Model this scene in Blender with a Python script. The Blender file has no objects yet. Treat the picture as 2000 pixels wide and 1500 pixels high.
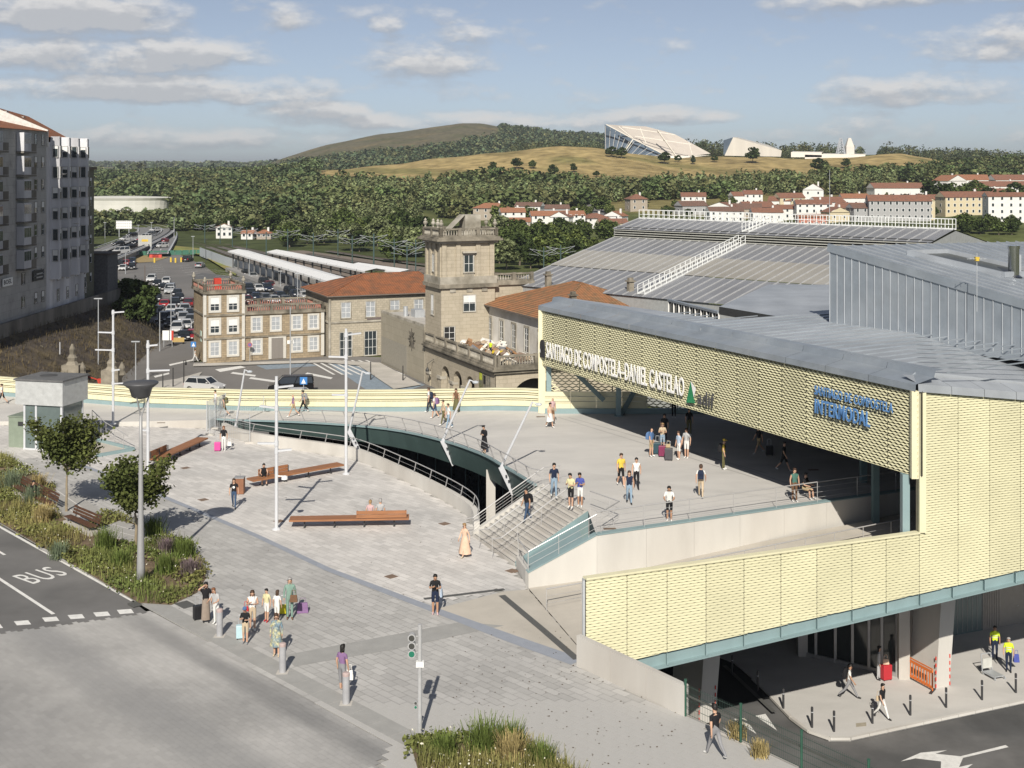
import bpy, bmesh, math, random
import numpy as np
from mathutils import Vector, Matrix
R = math.radians
sc = bpy.context.scene
col = sc.collection
random.seed(7)

# ------------------------------------------------------------------ camera
F, CX, HZ, CH = 2520.0, 1000.0, 330.0, 19.3      # focal length in photo pixels, image axis, horizon row, eye height
cam_d = bpy.data.cameras.new('camera'); cam = bpy.data.objects.new('camera', cam_d); col.objects.link(cam)
cam.location = (0, 0, CH); cam.rotation_euler = (R(90), 0, 0)
cam_d.sensor_width = 36; cam_d.lens = F / 2000 * 36; cam_d.shift_y = -(750 - HZ) / 2000
cam_d.clip_end = 30000; cam_d.clip_start = 0.5
sc.camera = cam
# ------------------------------------------------------------------ sun and sky
SUN_EL, SUN_AZ = R(36), R(3.5)                    # light travels towards +Y and slightly +X
sd = bpy.data.lights.new('sun', 'SUN'); sd.energy = 5.0; sd.angle = R(0.5); sd.color = (1, .94, .84)
so = bpy.data.objects.new('sun', sd); col.objects.link(so)
ldir = Vector((math.sin(SUN_AZ) * math.cos(SUN_EL), math.cos(SUN_AZ) * math.cos(SUN_EL), -math.sin(SUN_EL)))
so.rotation_euler = ldir.to_track_quat('-Z', 'Y').to_euler(); so.location = (0, -50, 80)
w = bpy.data.worlds.new('World'); sc.world = w; w.use_nodes = True
nt = w.node_tree; N = nt.nodes; L = nt.links; N.clear()
out = N.new('ShaderNodeOutputWorld'); bg = N.new('ShaderNodeBackground'); bg.inputs[1].default_value = 0.075
sky = N.new('ShaderNodeTexSky'); sky.sky_type = 'NISHITA'; sky.sun_disc = False
sky.sun_elevation = SUN_EL; sky.sun_rotation = R(180) + SUN_AZ
sky.air_density = .6; sky.dust_density = .4; sky.ozone_density = 3.0
def wn(t, **k):
 n = N.new(t)
 for a, b in k.items(): setattr(n, a, b)
 return n
def wm(op, a, b=None, c=None, clamp=False):
 n = N.new('ShaderNodeMath'); n.operation = op; n.use_clamp = clamp
 for i, v in enumerate((a, b, c)):
  if v is None: continue
  if isinstance(v, (int, float)): n.inputs[i].default_value = v
  else: L.new(v, n.inputs[i])
 return n.outputs[0]
tc = wn('ShaderNodeTexCoord'); sx = wn('ShaderNodeSeparateXYZ'); L.new(tc.outputs['Generated'], sx.inputs[0])
az = wm('ARCTAN2', sx.outputs[0], sx.outputs[1]); el = wm('ARCSINE', sx.outputs[2])
# banks of cumulus: (azimuth deg, elevation deg, half width deg, half height deg, strength); between them and behind us, stray wisps
BANKS = [(-18.5, 6.3, 5.8, 1.15, .42), (-17.2, 4.65, 6.6, 1.0, .46), (-15.2, 3.35, 8.2, .8, .42), (-4.0, 4.75, 3.9, 1.0, .44), (-2.0, 5.75, 1.8, .5, .28), (-8.6, 2.35, 2.9, .68, .42), (-3, 2.1, 7, .5, .36),
         (-15, 1.25, 6.5, .65, .34), (7, 2.3, 3.3, .55, .42), (17.5, 3.2, 5.4, .8, .42), (20.8, 5.2, 3.8, 1.0, .4), (17, 7.3, 6.5, .75, .34), (-9.7, 6.5, 1.5, .7, .26), (-5.5, 6.3, .9, .45, .26), (11, 1.4, 2, .35, .28), (-11.5, 4.7, 1.8, .5, .3)]
def cover(de):
 cm = wn('ShaderNodeCombineXYZ'); L.new(az, cm.inputs[0]); e_ = wm('ADD', el, R(de)); L.new(wm('MULTIPLY', e_, 2.3), cm.inputs[1])
 def noise(scale, detail, rough, off):
  n = wn('ShaderNodeTexNoise'); n.inputs['Scale'].default_value = scale; n.inputs['Detail'].default_value = detail; n.inputs['Roughness'].default_value = rough
  m = wn('ShaderNodeMapping'); m.inputs['Location'].default_value = off; L.new(cm.outputs[0], m.inputs[0]); L.new(m.outputs[0], n.inputs[0]); return n.outputs['Fac']
 n1, n2 = noise(15, 9, .62, (3.1, 1.7, 0)), noise(50, 7, .6, (9.0, 4.0, 0)); tot = None
 for a0, e0, wa, we, s in BANKS:
  dx = wm('MULTIPLY', wm('SUBTRACT', az, R(a0)), 1 / R(wa * 1.12)); dy = wm('MULTIPLY', wm('SUBTRACT', e_, R(e0)), 1 / R(we * 1.25))
  dy2 = wm('MULTIPLY', dy, wm('SUBTRACT', 1.2, wm('MULTIPLY', wm('SIGN', dy), .25)))       # flat-bottomed
  g = wm('MULTIPLY', wm('SUBTRACT', 1, wm('ADD', wm('MULTIPLY', dx, dx), wm('MULTIPLY', dy2, dy2)), clamp=True), s * 1.9)
  tot = g if tot is None else wm('MAXIMUM', tot, g)
 v = wm('ADD', wm('ADD', tot, wm('MULTIPLY', wm('SUBTRACT', n1, .5), 2.3)), wm('MULTIPLY', wm('SUBTRACT', n2, .5), .7))
 return wm('SMOOTH_MIN', wm('MULTIPLY', wm('SUBTRACT', v, .07), 1.5, clamp=True), 1.0, .15), v
cov, dens = cover(0); cov2, _ = cover(.42)
lit = wn('ShaderNodeMixRGB'); lit.inputs[1].default_value = (5.0, 5.25, 5.7, 1); lit.inputs[2].default_value = (9.3, 9.1, 8.9, 1)
L.new(wm('ADD', wm('MULTIPLY', wm('SUBTRACT', cov, cov2), 1.3), .34, clamp=True), lit.inputs[0])      # lit tops, grey bases
mixc = wn('ShaderNodeMixRGB'); L.new(wm('MULTIPLY', cov, .9), mixc.inputs[0]); hs_ = wn('ShaderNodeHueSaturation'); hs_.inputs['Saturation'].default_value = .64; hs_.inputs['Value'].default_value = 1.0; L.new(sky.outputs[0], hs_.inputs['Color']); L.new(hs_.outputs[0], mixc.inputs[1]); L.new(lit.outputs[0], mixc.inputs[2])
L.new(mixc.outputs[0], bg.inputs[0]); L.new(bg.outputs[0], out.inputs[0])
w.cycles.sampling_method = 'MANUAL'; w.cycles.sample_map_resolution = 512
sc.view_settings.view_transform = 'Standard'; sc.view_settings.look = 'None'; sc.view_settings.exposure = 0.12; sc.view_settings.gamma = 1
sc.cycles.max_bounces = 5; sc.cycles.diffuse_bounces = 2; sc.cycles.glossy_bounces = 2; sc.cycles.transmission_bounces = 4; sc.cycles.transparent_max_bounces = 8
# ------------------------------------------------------------------ helpers
LOW = -6.5                                          # level of the old forecourt, the car park and the lower street
def G(x, y, z=0.0):                                  # the point at height z that the photograph shows at pixel (x, y)
 d = F * (CH - z) / (y - HZ); return Vector(((x - CX) / F * d, d, z))
def D(x, y, d):                                      # the point at distance d seen at pixel (x, y)
 return Vector(((x - CX) / F * d, d, CH - (y - HZ) * d / F))
def v3(p, z=None): return Vector((p[0], p[1], (p[2] if len(p) > 2 else 0) if z is None else z))
MATS = {}
def mat(name, rgb=(.5, .5, .5), rough=.7, metal=0.0, var=.12, scale=3.0, bump=0.0, bscale=None, island=0.0, tint=None, coord='Object', spec=.4, detail=5, stretch=None):
 if name in MATS: return MATS[name]
 m = bpy.data.materials.new(name); m.use_nodes = True; t = m.node_tree; n = t.nodes; b = n['Principled BSDF']
 b.inputs['Roughness'].default_value = rough; b.inputs['Metallic'].default_value = metal; b.inputs['Specular IOR Level'].default_value = spec
 base = n.new('ShaderNodeRGB'); base.outputs[0].default_value = (*rgb, 1); cur = base.outputs[0]
 co = n.new('ShaderNodeTexCoord'); src = co.outputs[coord]
 if stretch:
  mp = n.new('ShaderNodeMapping'); mp.inputs['Scale'].default_value = stretch; t.links.new(src, mp.inputs[0]); src = mp.outputs[0]
 if var or tint:
  nz = n.new('ShaderNodeTexNoise'); nz.inputs['Scale'].default_value = scale; nz.inputs['Detail'].default_value = detail; nz.inputs['Roughness'].default_value = .6
  t.links.new(src, nz.inputs[0])
  mr = n.new('ShaderNodeMapRange'); mr.inputs[1].default_value = .3; mr.inputs[2].default_value = .7; mr.inputs[3].default_value = 1 - var; mr.inputs[4].default_value = 1 + var
  t.links.new(nz.outputs['Fac'], mr.inputs[0])
  if tint:
   r2 = n.new('ShaderNodeMapRange'); r2.inputs[1].default_value = .42; r2.inputs[2].default_value = .68
   n2_ = n.new('ShaderNodeTexNoise'); n2_.inputs['Scale'].default_value = scale * .37; n2_.inputs['Detail'].default_value = 6; t.links.new(src, n2_.inputs[0])
   t.links.new(n2_.outputs['Fac'], r2.inputs[0])
   mx = n.new('ShaderNodeMixRGB'); t.links.new(r2.outputs[0], mx.inputs[0]); t.links.new(cur, mx.inputs[1]); mx.inputs[2].default_value = (*tint, 1); cur = mx.outputs[0]
  mu = n.new('ShaderNodeVectorMath'); mu.operation = 'SCALE'; t.links.new(cur, mu.inputs[0]); t.links.new(mr.outputs[0], mu.inputs['Scale']); cur = mu.outputs[0]
 if island:
  ge = n.new('ShaderNodeNewGeometry'); r3 = n.new('ShaderNodeMapRange'); r3.inputs[3].default_value = 1 - island; r3.inputs[4].default_value = 1 + island
  t.links.new(ge.outputs['Random Per Island'], r3.inputs[0])
  mu = n.new('ShaderNodeVectorMath'); mu.operation = 'SCALE'; t.links.new(cur, mu.inputs[0]); t.links.new(r3.outputs[0], mu.inputs['Scale']); cur = mu.outputs[0]
 t.links.new(cur, b.inputs['Base Color'])
 if bump:
  nb = n.new('ShaderNodeTexNoise'); nb.inputs['Scale'].default_value = bscale or scale * 4; nb.inputs['Detail'].default_value = 4; t.links.new(src, nb.inputs[0])
  bp = n.new('ShaderNodeBump'); bp.inputs['Strength'].default_value = bump; bp.inputs['Distance'].default_value = .05
  t.links.new(nb.outputs['Fac'], bp.inputs['Height']); t.links.new(bp.outputs[0], b.inputs['Normal'])
 MATS[name] = m; return m
def glass(name='glass', rgb=(.035, .045, .05), rough=.06):
 return mat(name, rgb, rough, var=.25, scale=.6, spec=.8)
def clear_glass(name='clear_glass', rgb=(.75, .85, .84), alpha=.3):
 if name in MATS: return MATS[name]
 m = bpy.data.materials.new(name); m.use_nodes = True; t = m.node_tree; n = t.nodes; b = n['Principled BSDF']
 b.inputs['Base Color'].default_value = (*rgb, 1); b.inputs['Roughness'].default_value = .05; b.inputs['Alpha'].default_value = alpha
 MATS[name] = m; return m
class MB:
 """collects faces; build() links them as ONE mesh object"""
 def __init__(s): s.v = []; s.f = []; s.m = []; s.k = 0
 def add(s, vs, fs, k=None):
  o = len(s.v); s.v += [tuple(p) for p in vs]; s.f += [tuple(i + o for i in q) for q in fs]; s.m += [s.k if k is None else k] * len(fs); return s
 def quad(s, a, b, c, d, k=None): return s.add((a, b, c, d), ((0, 1, 2, 3),), k)
 def poly(s, pts, k=None): return s.add(pts, (tuple(range(len(pts))),), k)
 def box(s, x0, x1, y0, y1, z0, z1, k=None):
  return s.add([(x0, y0, z0), (x1, y0, z0), (x1, y1, z0), (x0, y1, z0), (x0, y0, z1), (x1, y0, z1), (x1, y1, z1), (x0, y1, z1)],
                     [(3, 2, 1, 0), (4, 5, 6, 7), (0, 1, 5, 4), (1, 2, 6, 5), (2, 3, 7, 6), (3, 0, 4, 7)], k)
 def bar(s, p, q, w=.05, h=.05, k=None, up=(0, 0, 1)):      # box beam from p to q
  p, q = Vector(p), Vector(q); d = (q - p).normalized(); u = Vector(up)
  if abs(d.dot(u)) > .98: u = Vector((0, 1, 0))
  a = d.cross(u).normalized() * (w / 2); b = a.cross(d).normalized() * (h / 2)
  vs = [p - a - b, p + a - b, p + a + b, p - a + b, q - a - b, q + a - b, q + a + b, q - a + b]
  return s.add(vs, [(3, 2, 1, 0), (4, 5, 6, 7), (0, 1, 5, 4), (1, 2, 6, 5), (2, 3, 7, 6), (3, 0, 4, 7)], k)
 def tube(s, p, q, r0, r1=None, n=8, k=None, cap=True):
  r1 = r0 if r1 is None else r1; p, q = Vector(p), Vector(q); d = (q - p).normalized()
  u = Vector((0, 0, 1)) if abs(d.z) < .9 else Vector((1, 0, 0)); a = d.cross(u).normalized(); b = d.cross(a)
  vs = []
  for c, r in ((p, r0), (q, r1)):
   for i in range(n):
    t = 2 * math.pi * i / n; vs.append(c + a * (r * math.cos(t)) + b * (r * math.sin(t)))
  fs = [(i, i + n, (i + 1) % n + n, (i + 1) % n) for i in range(n)]
  if cap: fs += [tuple(range(n)), tuple(range(2 * n - 1, n - 1, -1))]
  return s.add(vs, fs, k)
 def path(s, pts, r, n=6, k=None):
  for a, b in zip(pts[:-1], pts[1:]): s.tube(a, b, r, r, n, k)
  return s
 def lathe(s, prof, c=(0, 0, 0), n=12, k=None, sx=1, sy=1):    # prof: (radius, z)
  vs = []; c = Vector(c)
  for r, z in prof:
   for i in range(n):
    t = 2 * math.pi * i / n; vs.append((c.x + r * sx * math.cos(t), c.y + r * sy * math.sin(t), c.z + z))
  fs = []
  for j in range(len(prof) - 1):
   for i in range(n): fs.append((j * n + i, j * n + (i + 1) % n, (j + 1) * n + (i + 1) % n, (j + 1) * n + i))
  fs += [tuple(range(n - 1, -1, -1)), tuple(range((len(prof) - 1) * n, len(prof) * n))]
  return s.add(vs, fs, k)
 def prism(s, pts, z0, z1, k=None):                             # plan polygon, z may be a function of the point
  f0 = z0 if callable(z0) else (lambda p: z0); f1 = z1 if callable(z1) else (lambda p: z1)
  n = len(pts); vs = [(p[0], p[1], f0(p)) for p in pts] + [(p[0], p[1], f1(p)) for p in pts]
  ar = sum(pts[i][0] * pts[(i + 1) % n][1] - pts[(i + 1) % n][0] * pts[i][1] for i in range(n))
  idx = list(range(n)) if ar > 0 else list(range(n - 1, -1, -1))
  fs = [tuple(i + n for i in idx), tuple(reversed(idx))]
  for a in range(n):
   i, j = idx[a], idx[(a + 1) % n]; fs.append((i, j, j + n, i + n))
  return s.add(vs, fs, k)
 def build(s, name, mats, parent=None, world=False, smooth=False, bevel=0):
  me = bpy.data.meshes.new(name); vs = s.v
  if world and parent is not None:
   M = Matrix.LocRotScale(parent.location, parent.rotation_euler.to_quaternion(), parent.scale).inverted()
   vs = [tuple(M @ Vector(p)) for p in vs]
  me.from_pydata(vs, [], s.f)
  if not isinstance(mats, (list, tuple)): mats = [mats]
  for m in mats: me.materials.append(m)
  if len(mats) > 1: me.polygons.foreach_set('material_index', s.m)
  if smooth: me.polygons.foreach_set('use_smooth', [True] * len(s.f))
  o = bpy.data.objects.new(name, me); col.objects.link(o)
  if parent is not None: o.parent = parent
  if bevel:
   b = o.modifiers.new('bevel', 'BEVEL'); b.width = bevel; b.segments = 2; b.limit_method = 'ANGLE'
  return o
def tag(o, label=None, cat=None, group=None, kind=None):
 if label: o['label'] = label
 if cat: o['category'] = cat
 if group: o['group'] = group
 if kind: o['kind'] = kind
 return o
def thing(name, label, cat, loc=(0, 0, 0), rz=0.0, group=None):
 o = bpy.data.objects.new(name, None); col.objects.link(o); o.location = loc; o.rotation_euler = (0, 0, rz); o.empty_display_size = .3
 return tag(o, label, cat, group)
def struct(name, mb, m, smooth=False): return tag(mb.build(name, m, smooth=smooth), kind='structure')
def copy_tree(o, loc=None, rz=None, label=None, group=None, scale=None, parent=None, mats=None):
 c = o.copy(); col.objects.link(c)
 if parent is not None: c.parent = parent
 if loc is not None: c.location = loc
 if rz is not None: c.rotation_euler = (0, 0, rz)
 if scale is not None: c.scale = scale if hasattr(scale, '__len__') else (scale,) * 3
 if label: c['label'] = label
 if group: c['group'] = group
 if mats and c.type == 'MESH':
  for sl in c.material_slots:
   if sl.material and sl.material.name in mats: sl.link = 'OBJECT'; sl.material = mats[o.data.materials[sl.slot_index].name]
 for ch in KIDS.get(o.name, []): 
  k = copy_tree(ch, parent=c, mats=mats); KIDS.setdefault(c.name, []).append(k)
 return c
KIDS = {}
def kids_of(o):                                      # remembers the parts of a prototype before it is copied
 KIDS[o.name] = [c for c in bpy.data.objects if c.parent == o]
 for c in KIDS[o.name]: kids_of(c)
 return o
def fill(pts, zf=None, k=0):                         # triangulated plan polygon (may be concave) as an MB
 bm = bmesh.new(); vs = [bm.verts.new((p[0], p[1], (zf(p) if zf else (p[2] if len(p) > 2 else 0)))) for p in pts]
 ed = [bm.edges.new((vs[i], vs[(i + 1) % len(vs)])) for i in range(len(vs))]
 bmesh.ops.triangle_fill(bm, use_beauty=True, use_dissolve=False, edges=ed, normal=(0, 0, 1))
 bm.verts.index_update(); m = MB()
 fs = []
 for f in bm.faces:
  idx = [v.index for v in f.verts]
  if f.normal.z < 0: idx.reverse()
  fs.append(tuple(idx))
 m.add([v.co[:] for v in bm.verts], fs, k); bm.free(); return m
def sheet(name, pts, m, zf=None):                    # a flat piece of the ground
 return struct(name, fill(pts, zf), m)
def inside(p, poly):
 x, y = p[0], p[1]; c = False; n = len(poly)
 for i in range(n):
  x1, y1 = poly[i][0], poly[i][1]; x2, y2 = poly[(i + 1) % n][0], poly[(i + 1) % n][1]
  if (y1 > y) != (y2 > y) and x < (x2 - x1) * (y - y1) / (y2 - y1) + x1: c = not c
 return c
def ribbon(pts, wd, z=None):                          # strip of constant width along a plan line
 m = MB(); P = [v3(p) if z is None else v3(p, z) for p in pts]
 Ls, Rs = [], []
 for i, p in enumerate(P):
  d = (P[min(i + 1, len(P) - 1)] - P[max(i - 1, 0)]); d.z = 0; d.normalize(); nrm = Vector((-d.y, d.x, 0)) * (wd / 2)
  Ls.append(p + nrm); Rs.append(p - nrm)
 for i in range(len(P) - 1): m.quad(Rs[i], Rs[i + 1], Ls[i + 1], Ls[i])
 return m
def smoothline(pts, n=6):                             # Catmull-Rom through plan points
 P = [Vector(p) for p in pts]; out = []
 for i in range(len(P) - 1):
  p0, p1, p2, p3 = P[max(i - 1, 0)], P[i], P[i + 1], P[min(i + 2, len(P) - 1)]
  for j in range(n):
   t = j / n; out.append(.5 * ((2 * p1) + (p2 - p0) * t + (2 * p0 - 5 * p1 + 4 * p2 - p3) * t * t + (3 * p1 - p0 - 3 * p2 + p3) * t ** 3))
 out.append(P[-1]); return out
def np_mesh(name, verts, quads, m, parent=None, smooth=False):   # large quad meshes from numpy arrays
 me = bpy.data.meshes.new(name); verts = np.asarray(verts, np.float32); quads = np.asarray(quads, np.int32)
 me.vertices.add(len(verts)); me.vertices.foreach_set('co', verts.ravel())
 nq, c = quads.shape; me.loops.add(nq * c); me.loops.foreach_set('vertex_index', quads.ravel())
 me.polygons.add(nq); me.polygons.foreach_set('loop_start', np.arange(0, nq * c, c, dtype=np.int32))
 me.update(calc_edges=True); me.validate()
 if smooth: me.polygons.foreach_set('use_smooth', np.ones(nq, bool))
 for x in (m if isinstance(m, (list, tuple)) else [m]): me.materials.append(x)
 o = bpy.data.objects.new(name, me); col.objects.link(o)
 if parent is not None: o.parent = parent
 return o
UA = R(23)                                           # the station's own grid is turned 23 degrees
U = Vector((math.cos(UA), math.sin(UA), 0)); V = Vector((math.sin(UA), -math.cos(UA), 0))   # U: right and away, V: right and towards us
def text(name, s, m, loc, rz, size, width=None, extr=.06, bold=.02, parent=None, tilt=R(90), al='LEFT'):
 cu = bpy.data.curves.new(name, 'FONT'); cu.body = s; cu.size = size; cu.extrude = extr; cu.offset = bold; cu.align_x = al; cu.resolution_u = 3; cu.space_character = 1.08
 o = bpy.data.objects.new(name, cu); col.objects.link(o); o.location = loc; o.rotation_euler = (tilt, 0, rz); cu.materials.append(m)
 if width:
  bpy.context.view_layer.update(); o.scale = (width / max(o.dimensions.x, .01), 1, 1)
 bpy.context.view_layer.update(); me = bpy.data.meshes.new_from_object(o.evaluated_get(bpy.context.evaluated_depsgraph_get()))
 me.name = name; mw = Matrix.LocRotScale(Vector(loc), o.rotation_euler.to_quaternion(), o.scale); bpy.data.objects.remove(o); bpy.data.curves.remove(cu)
 o = bpy.data.objects.new(name, me); col.objects.link(o)
 if parent is not None:
  o.parent = parent; o.matrix_local = Matrix.LocRotScale(parent.location, parent.rotation_euler.to_quaternion(), None).inverted() @ mw
 else: o.matrix_world = mw
 return o
# ------------------------------------------------------------------ terrain: one sheet from the forecourt to the horizon
ROWS = {20: [(0, -6.62)], 250: [(0, -6.62)], 300: [(0, -6.7)], 380: [(0, -7)], 450: [(200, -6), (900, -6.5), (1200, -6), (1500, -4), (2000, -2.5)], 550: [(200, -4), (900, -3.5), (1400, -3), (2000, 1)],
  700: [(200, -2), (480, -1), (800, 1), (1200, 2.5), (1600, 4), (2000, 5)], 850: [(200, 1), (480, 3), (600, 6), (800, 10), (1000, 14), (1200, 14), (1600, 12), (1800, 13), (2000, 10)],
  1000: [(200, 4), (480, 8), (560, 13), (600, 17), (700, 21), (800, 24), (900, 29), (1000, 34), (1100, 37), (1180, 34), (1300, 29), (1400, 28), (1600, 28), (1700, 29), (1760, 31), (1850, 25), (2000, 21)],
  1150: [(200, 6), (480, 9), (600, 13), (800, 20), (1000, 29), (1200, 31), (1700, 27), (2000, 20)], 1400: [(200, 8), (480, 10), (700, 16), (1000, 26), (2000, 22)],
  1800: [(200, 10), (480, 11), (600, 26), (740, 44), (900, 56), (1100, 50), (1300, 40), (2000, 30)],
  2200: [(200, 12), (480, 15), (520, 27), (560, 40), (640, 60), (740, 79), (850, 91), (900, 97), (940, 96), (1000, 87), (1100, 78), (1180, 72), (1300, 56), (1400, 48), (2000, 40)],
  2700: [(200, 16), (480, 16), (700, 45), (900, 70), (1100, 60), (1400, 45), (2000, 40)], 3600: [(0, 26)], 5200: [(200, 34), (400, 30), (600, 36), (2000, 34)], 9000: [(0, 46)], 16000: [(0, 50)]}
DL = sorted(ROWS)
_cx = {d: ([p[0] for p in ROWS[d]], [p[1] for p in ROWS[d]]) for d in DL}
def hill(x, d):                                       # terrain height at picture column x and distance d
 x = np.asarray(x, float); d = np.asarray(d, float); zs = np.stack([np.interp(x, *_cx[k]) for k in DL])
 i = np.clip(np.searchsorted(DL, d) - 1, 0, len(DL) - 2); dl = np.array(DL, float)
 t = np.clip((d - dl[i]) / (dl[i + 1] - dl[i]), 0, 1); t2 = t * t * (3 - 2 * t) * .5 + t * .5
 ar = np.arange(x.size).reshape(x.shape)
 z0 = zs.reshape(len(DL), -1)[i.ravel(), ar.ravel()].reshape(x.shape); z1 = zs.reshape(len(DL), -1)[i.ravel() + 1, ar.ravel()].reshape(x.shape)
 rough = np.clip((d - 380) / 500, 0, 1) * (np.sin(x * .021 + d * .009) * .7 + np.sin(x * .057 - d * .021) * .35)
 return z0 + (z1 - z0) * t2 + rough
def colx(X, Y): return 1000 + F * X / np.maximum(Y, 1.0)
def ground_z(X, Y): return float(hill(colx(X, Y), math.hypot(X, Y) if Y < 100 else Y))
azs = np.concatenate([np.linspace(-180, -40, 36)[:-1], np.linspace(-40, 40, 420), np.linspace(40, 180, 36)[1:]])
ds = np.concatenate([np.linspace(20, 380, 10), np.linspace(400, 1200, 110), np.linspace(1220, 2700, 75), np.geomspace(2800, 16000, 26)])
AZ, DD = np.meshgrid(np.radians(azs), ds, indexing='ij')
Xg, Yg = DD * np.sin(AZ), DD * np.cos(AZ)
PX = np.where(np.abs(azs)[:, None] < 60, 1000 + F * np.tan(np.clip(AZ, -1.05, 1.05)), np.sign(AZ) * 6000 + 1000); Zg = hill(PX, np.abs(DD * np.cos(np.clip(AZ, -1.0, 1.0))))
nA, nD = AZ.shape; idx = np.arange(nA * nD).reshape(nA, nD)
q = np.stack([idx[:-1, :-1], idx[1:, :-1], idx[1:, 1:], idx[:-1, 1:]], -1).reshape(-1, 4)[:, ::-1]
vs = np.stack([Xg, Yg, Zg], -1).reshape(-1, 3)
def ramp_noise(x, y, s):
 return (np.sin(x * s * 1.3 + 1.7 * np.sin(y * s * .9)) + np.sin(y * s * 1.1 + 2.1 * np.sin(x * s * .7 + 2)) + .6 * np.sin((x + y) * s * 2.3 + 1)) / 2.6
GOLD, WOOD, HEATH, MEAD = np.array((.36, .275, .125)), np.array((.065, .08, .032)), np.array((.135, .12, .075)), np.array((.15, .165, .055))
px, dd, zz = PX.ravel(), DD.ravel(), vs[:, 2]; nz = ramp_noise(vs[:, 0], vs[:, 1], .02); nz2 = ramp_noise(vs[:, 0], vs[:, 1], .006)
c = WOOD[None] + (MEAD - WOOD)[None] * np.clip(.35 + nz * .5, 0, 1)[:, None]
def blend(c, colr, wgt): return c * (1 - wgt[:, None]) + np.asarray(colr)[None] * wgt[:, None]
c = blend(c, GOLD, np.clip((dd - 835 + nz * 45) / 30, 0, 1) * np.clip((1230 - dd) / 60, 0, 1) * np.clip((px - 555) / 60, 0, 1))
c = blend(c, GOLD * .8, np.clip((dd - 620 + nz * 140) / 60, 0, 1) * np.clip((900 - dd) / 40, 0, 1) * np.clip((px - 620) / 200, 0, .55))
MBD = lambda x: np.interp(x, [470, 520, 560, 640, 740, 850, 900, 950, 975, 990], [336, 326, 309, 297, 286, 276, 270, 258, 246, 200])
row = HZ + (CH - zz) * F / np.maximum(vs[:, 1], 1); nz3 = ramp_noise(vs[:, 0], vs[:, 1], .045)
c = blend(c, MEAD * .75, np.clip((dd - 850) / 30, 0, 1) * np.clip((1230 - dd) / 60, 0, 1) * np.clip(nz3 * 1.4 - .35, 0, .6)); c = blend(c, GOLD * .62, np.clip((dd - 880) / 30, 0, 1) * np.clip((1230 - dd) / 60, 0, 1) * np.clip(-nz3 * nz * 3, 0, .6))
hw_ = np.clip((dd - 1600) / 60, 0, 1) * np.clip((2700 - dd) / 50, 0, 1) * np.clip((MBD(px) + 16 - row + nz * 3) / 5, 0, 1)
c = blend(c, HEATH, hw_); c = blend(c, MEAD * .55, hw_ * np.clip(nz3 * 1.2 - .1, 0, .5)); c = blend(c, GOLD * .6, hw_ * np.clip(-nz3 - .2, 0, .45))
c = blend(c, GOLD * .75, np.clip((dd - 2600) / 300, 0, 1) * np.clip(nz2 - .1, 0, .6))
ground = tag(np_mesh('ground', vs, q, mat('terrain_placeholder'), smooth=True), kind='structure')
gm = bpy.data.materials.new('terrain'); gm.use_nodes = True; t = gm.node_tree; b = t.nodes['Principled BSDF']; b.inputs['Roughness'].default_value = .95; b.inputs['Specular IOR Level'].default_value = .1
at = t.nodes.new('ShaderNodeAttribute'); at.attribute_name = 'cover'; nzn = t.nodes.new('ShaderNodeTexNoise'); nzn.inputs['Scale'].default_value = .12; nzn.inputs['Detail'].default_value = 8
tcn = t.nodes.new('ShaderNodeTexCoord'); t.links.new(tcn.outputs['Object'], nzn.inputs[0]); mr = t.nodes.new('ShaderNodeMapRange'); mr.inputs[1].default_value = .3; mr.inputs[2].default_value = .7; mr.inputs[3].default_value = .6; mr.inputs[4].default_value = 1.35
t.links.new(nzn.outputs['Fac'], mr.inputs[0]); sm = t.nodes.new('ShaderNodeVectorMath'); sm.operation = 'SCALE'; t.links.new(at.outputs['Color'], sm.inputs[0]); t.links.new(mr.outputs[0], sm.inputs['Scale']); t.links.new(sm.outputs[0], b.inputs['Base Color'])
a = ground.data.color_attributes.new('cover', 'FLOAT_COLOR', 'POINT'); a.data.foreach_set('color', np.concatenate([c, np.ones((len(c), 1))], 1).astype(np.float32).ravel()); ground.data.materials[0] = gm

# ------------------------------------------------------------------ plaza, crossing, beds, road (upper level, z = 0)
K = Vector((.676, -.737, 0)); KN = Vector((.737, .676, 0))      # along the kerb / away from the road
conc = mat('concrete', (.50, .47, .43), .85, var=.10, scale=.6, bump=.05, tint=(.42, .40, .36))
conc_w = mat('pale_concrete', (.57, .55, .51), .85, var=.08, scale=.5, tint=(.43, .40, .36), stretch=(1, 1, .25))
asph = mat('asphalt', (.17, .165, .16), .9, var=.16, scale=.35, tint=(.11, .108, .105), bump=.1, bscale=30)
asph_d = mat('dark_asphalt', (.085, .085, .085), .9, var=.25, scale=.4, tint=(.16, .155, .15))
asph_l = mat('car_park_asphalt', (.185, .175, .165), .9, var=.12, scale=.12, tint=(.14, .135, .13))
white = mat('road_paint', (.72, .71, .68), .7, var=.12, scale=4)
slab_l = mat('pale_paving_slab', (.60, .575, .545), .8, var=.10, scale=.35, island=.10, tint=(.50, .485, .465))
slab_d = mat('grey_paving_slab', (.445, .435, .415), .8, var=.09, scale=.4, island=.10, tint=(.385, .375, .36))
sett = mat('crossing_sett', (.42, .408, .39), .8, var=.12, scale=.3, island=.05, tint=(.27, .265, .258), stretch=(.75, .75, 1))
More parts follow.
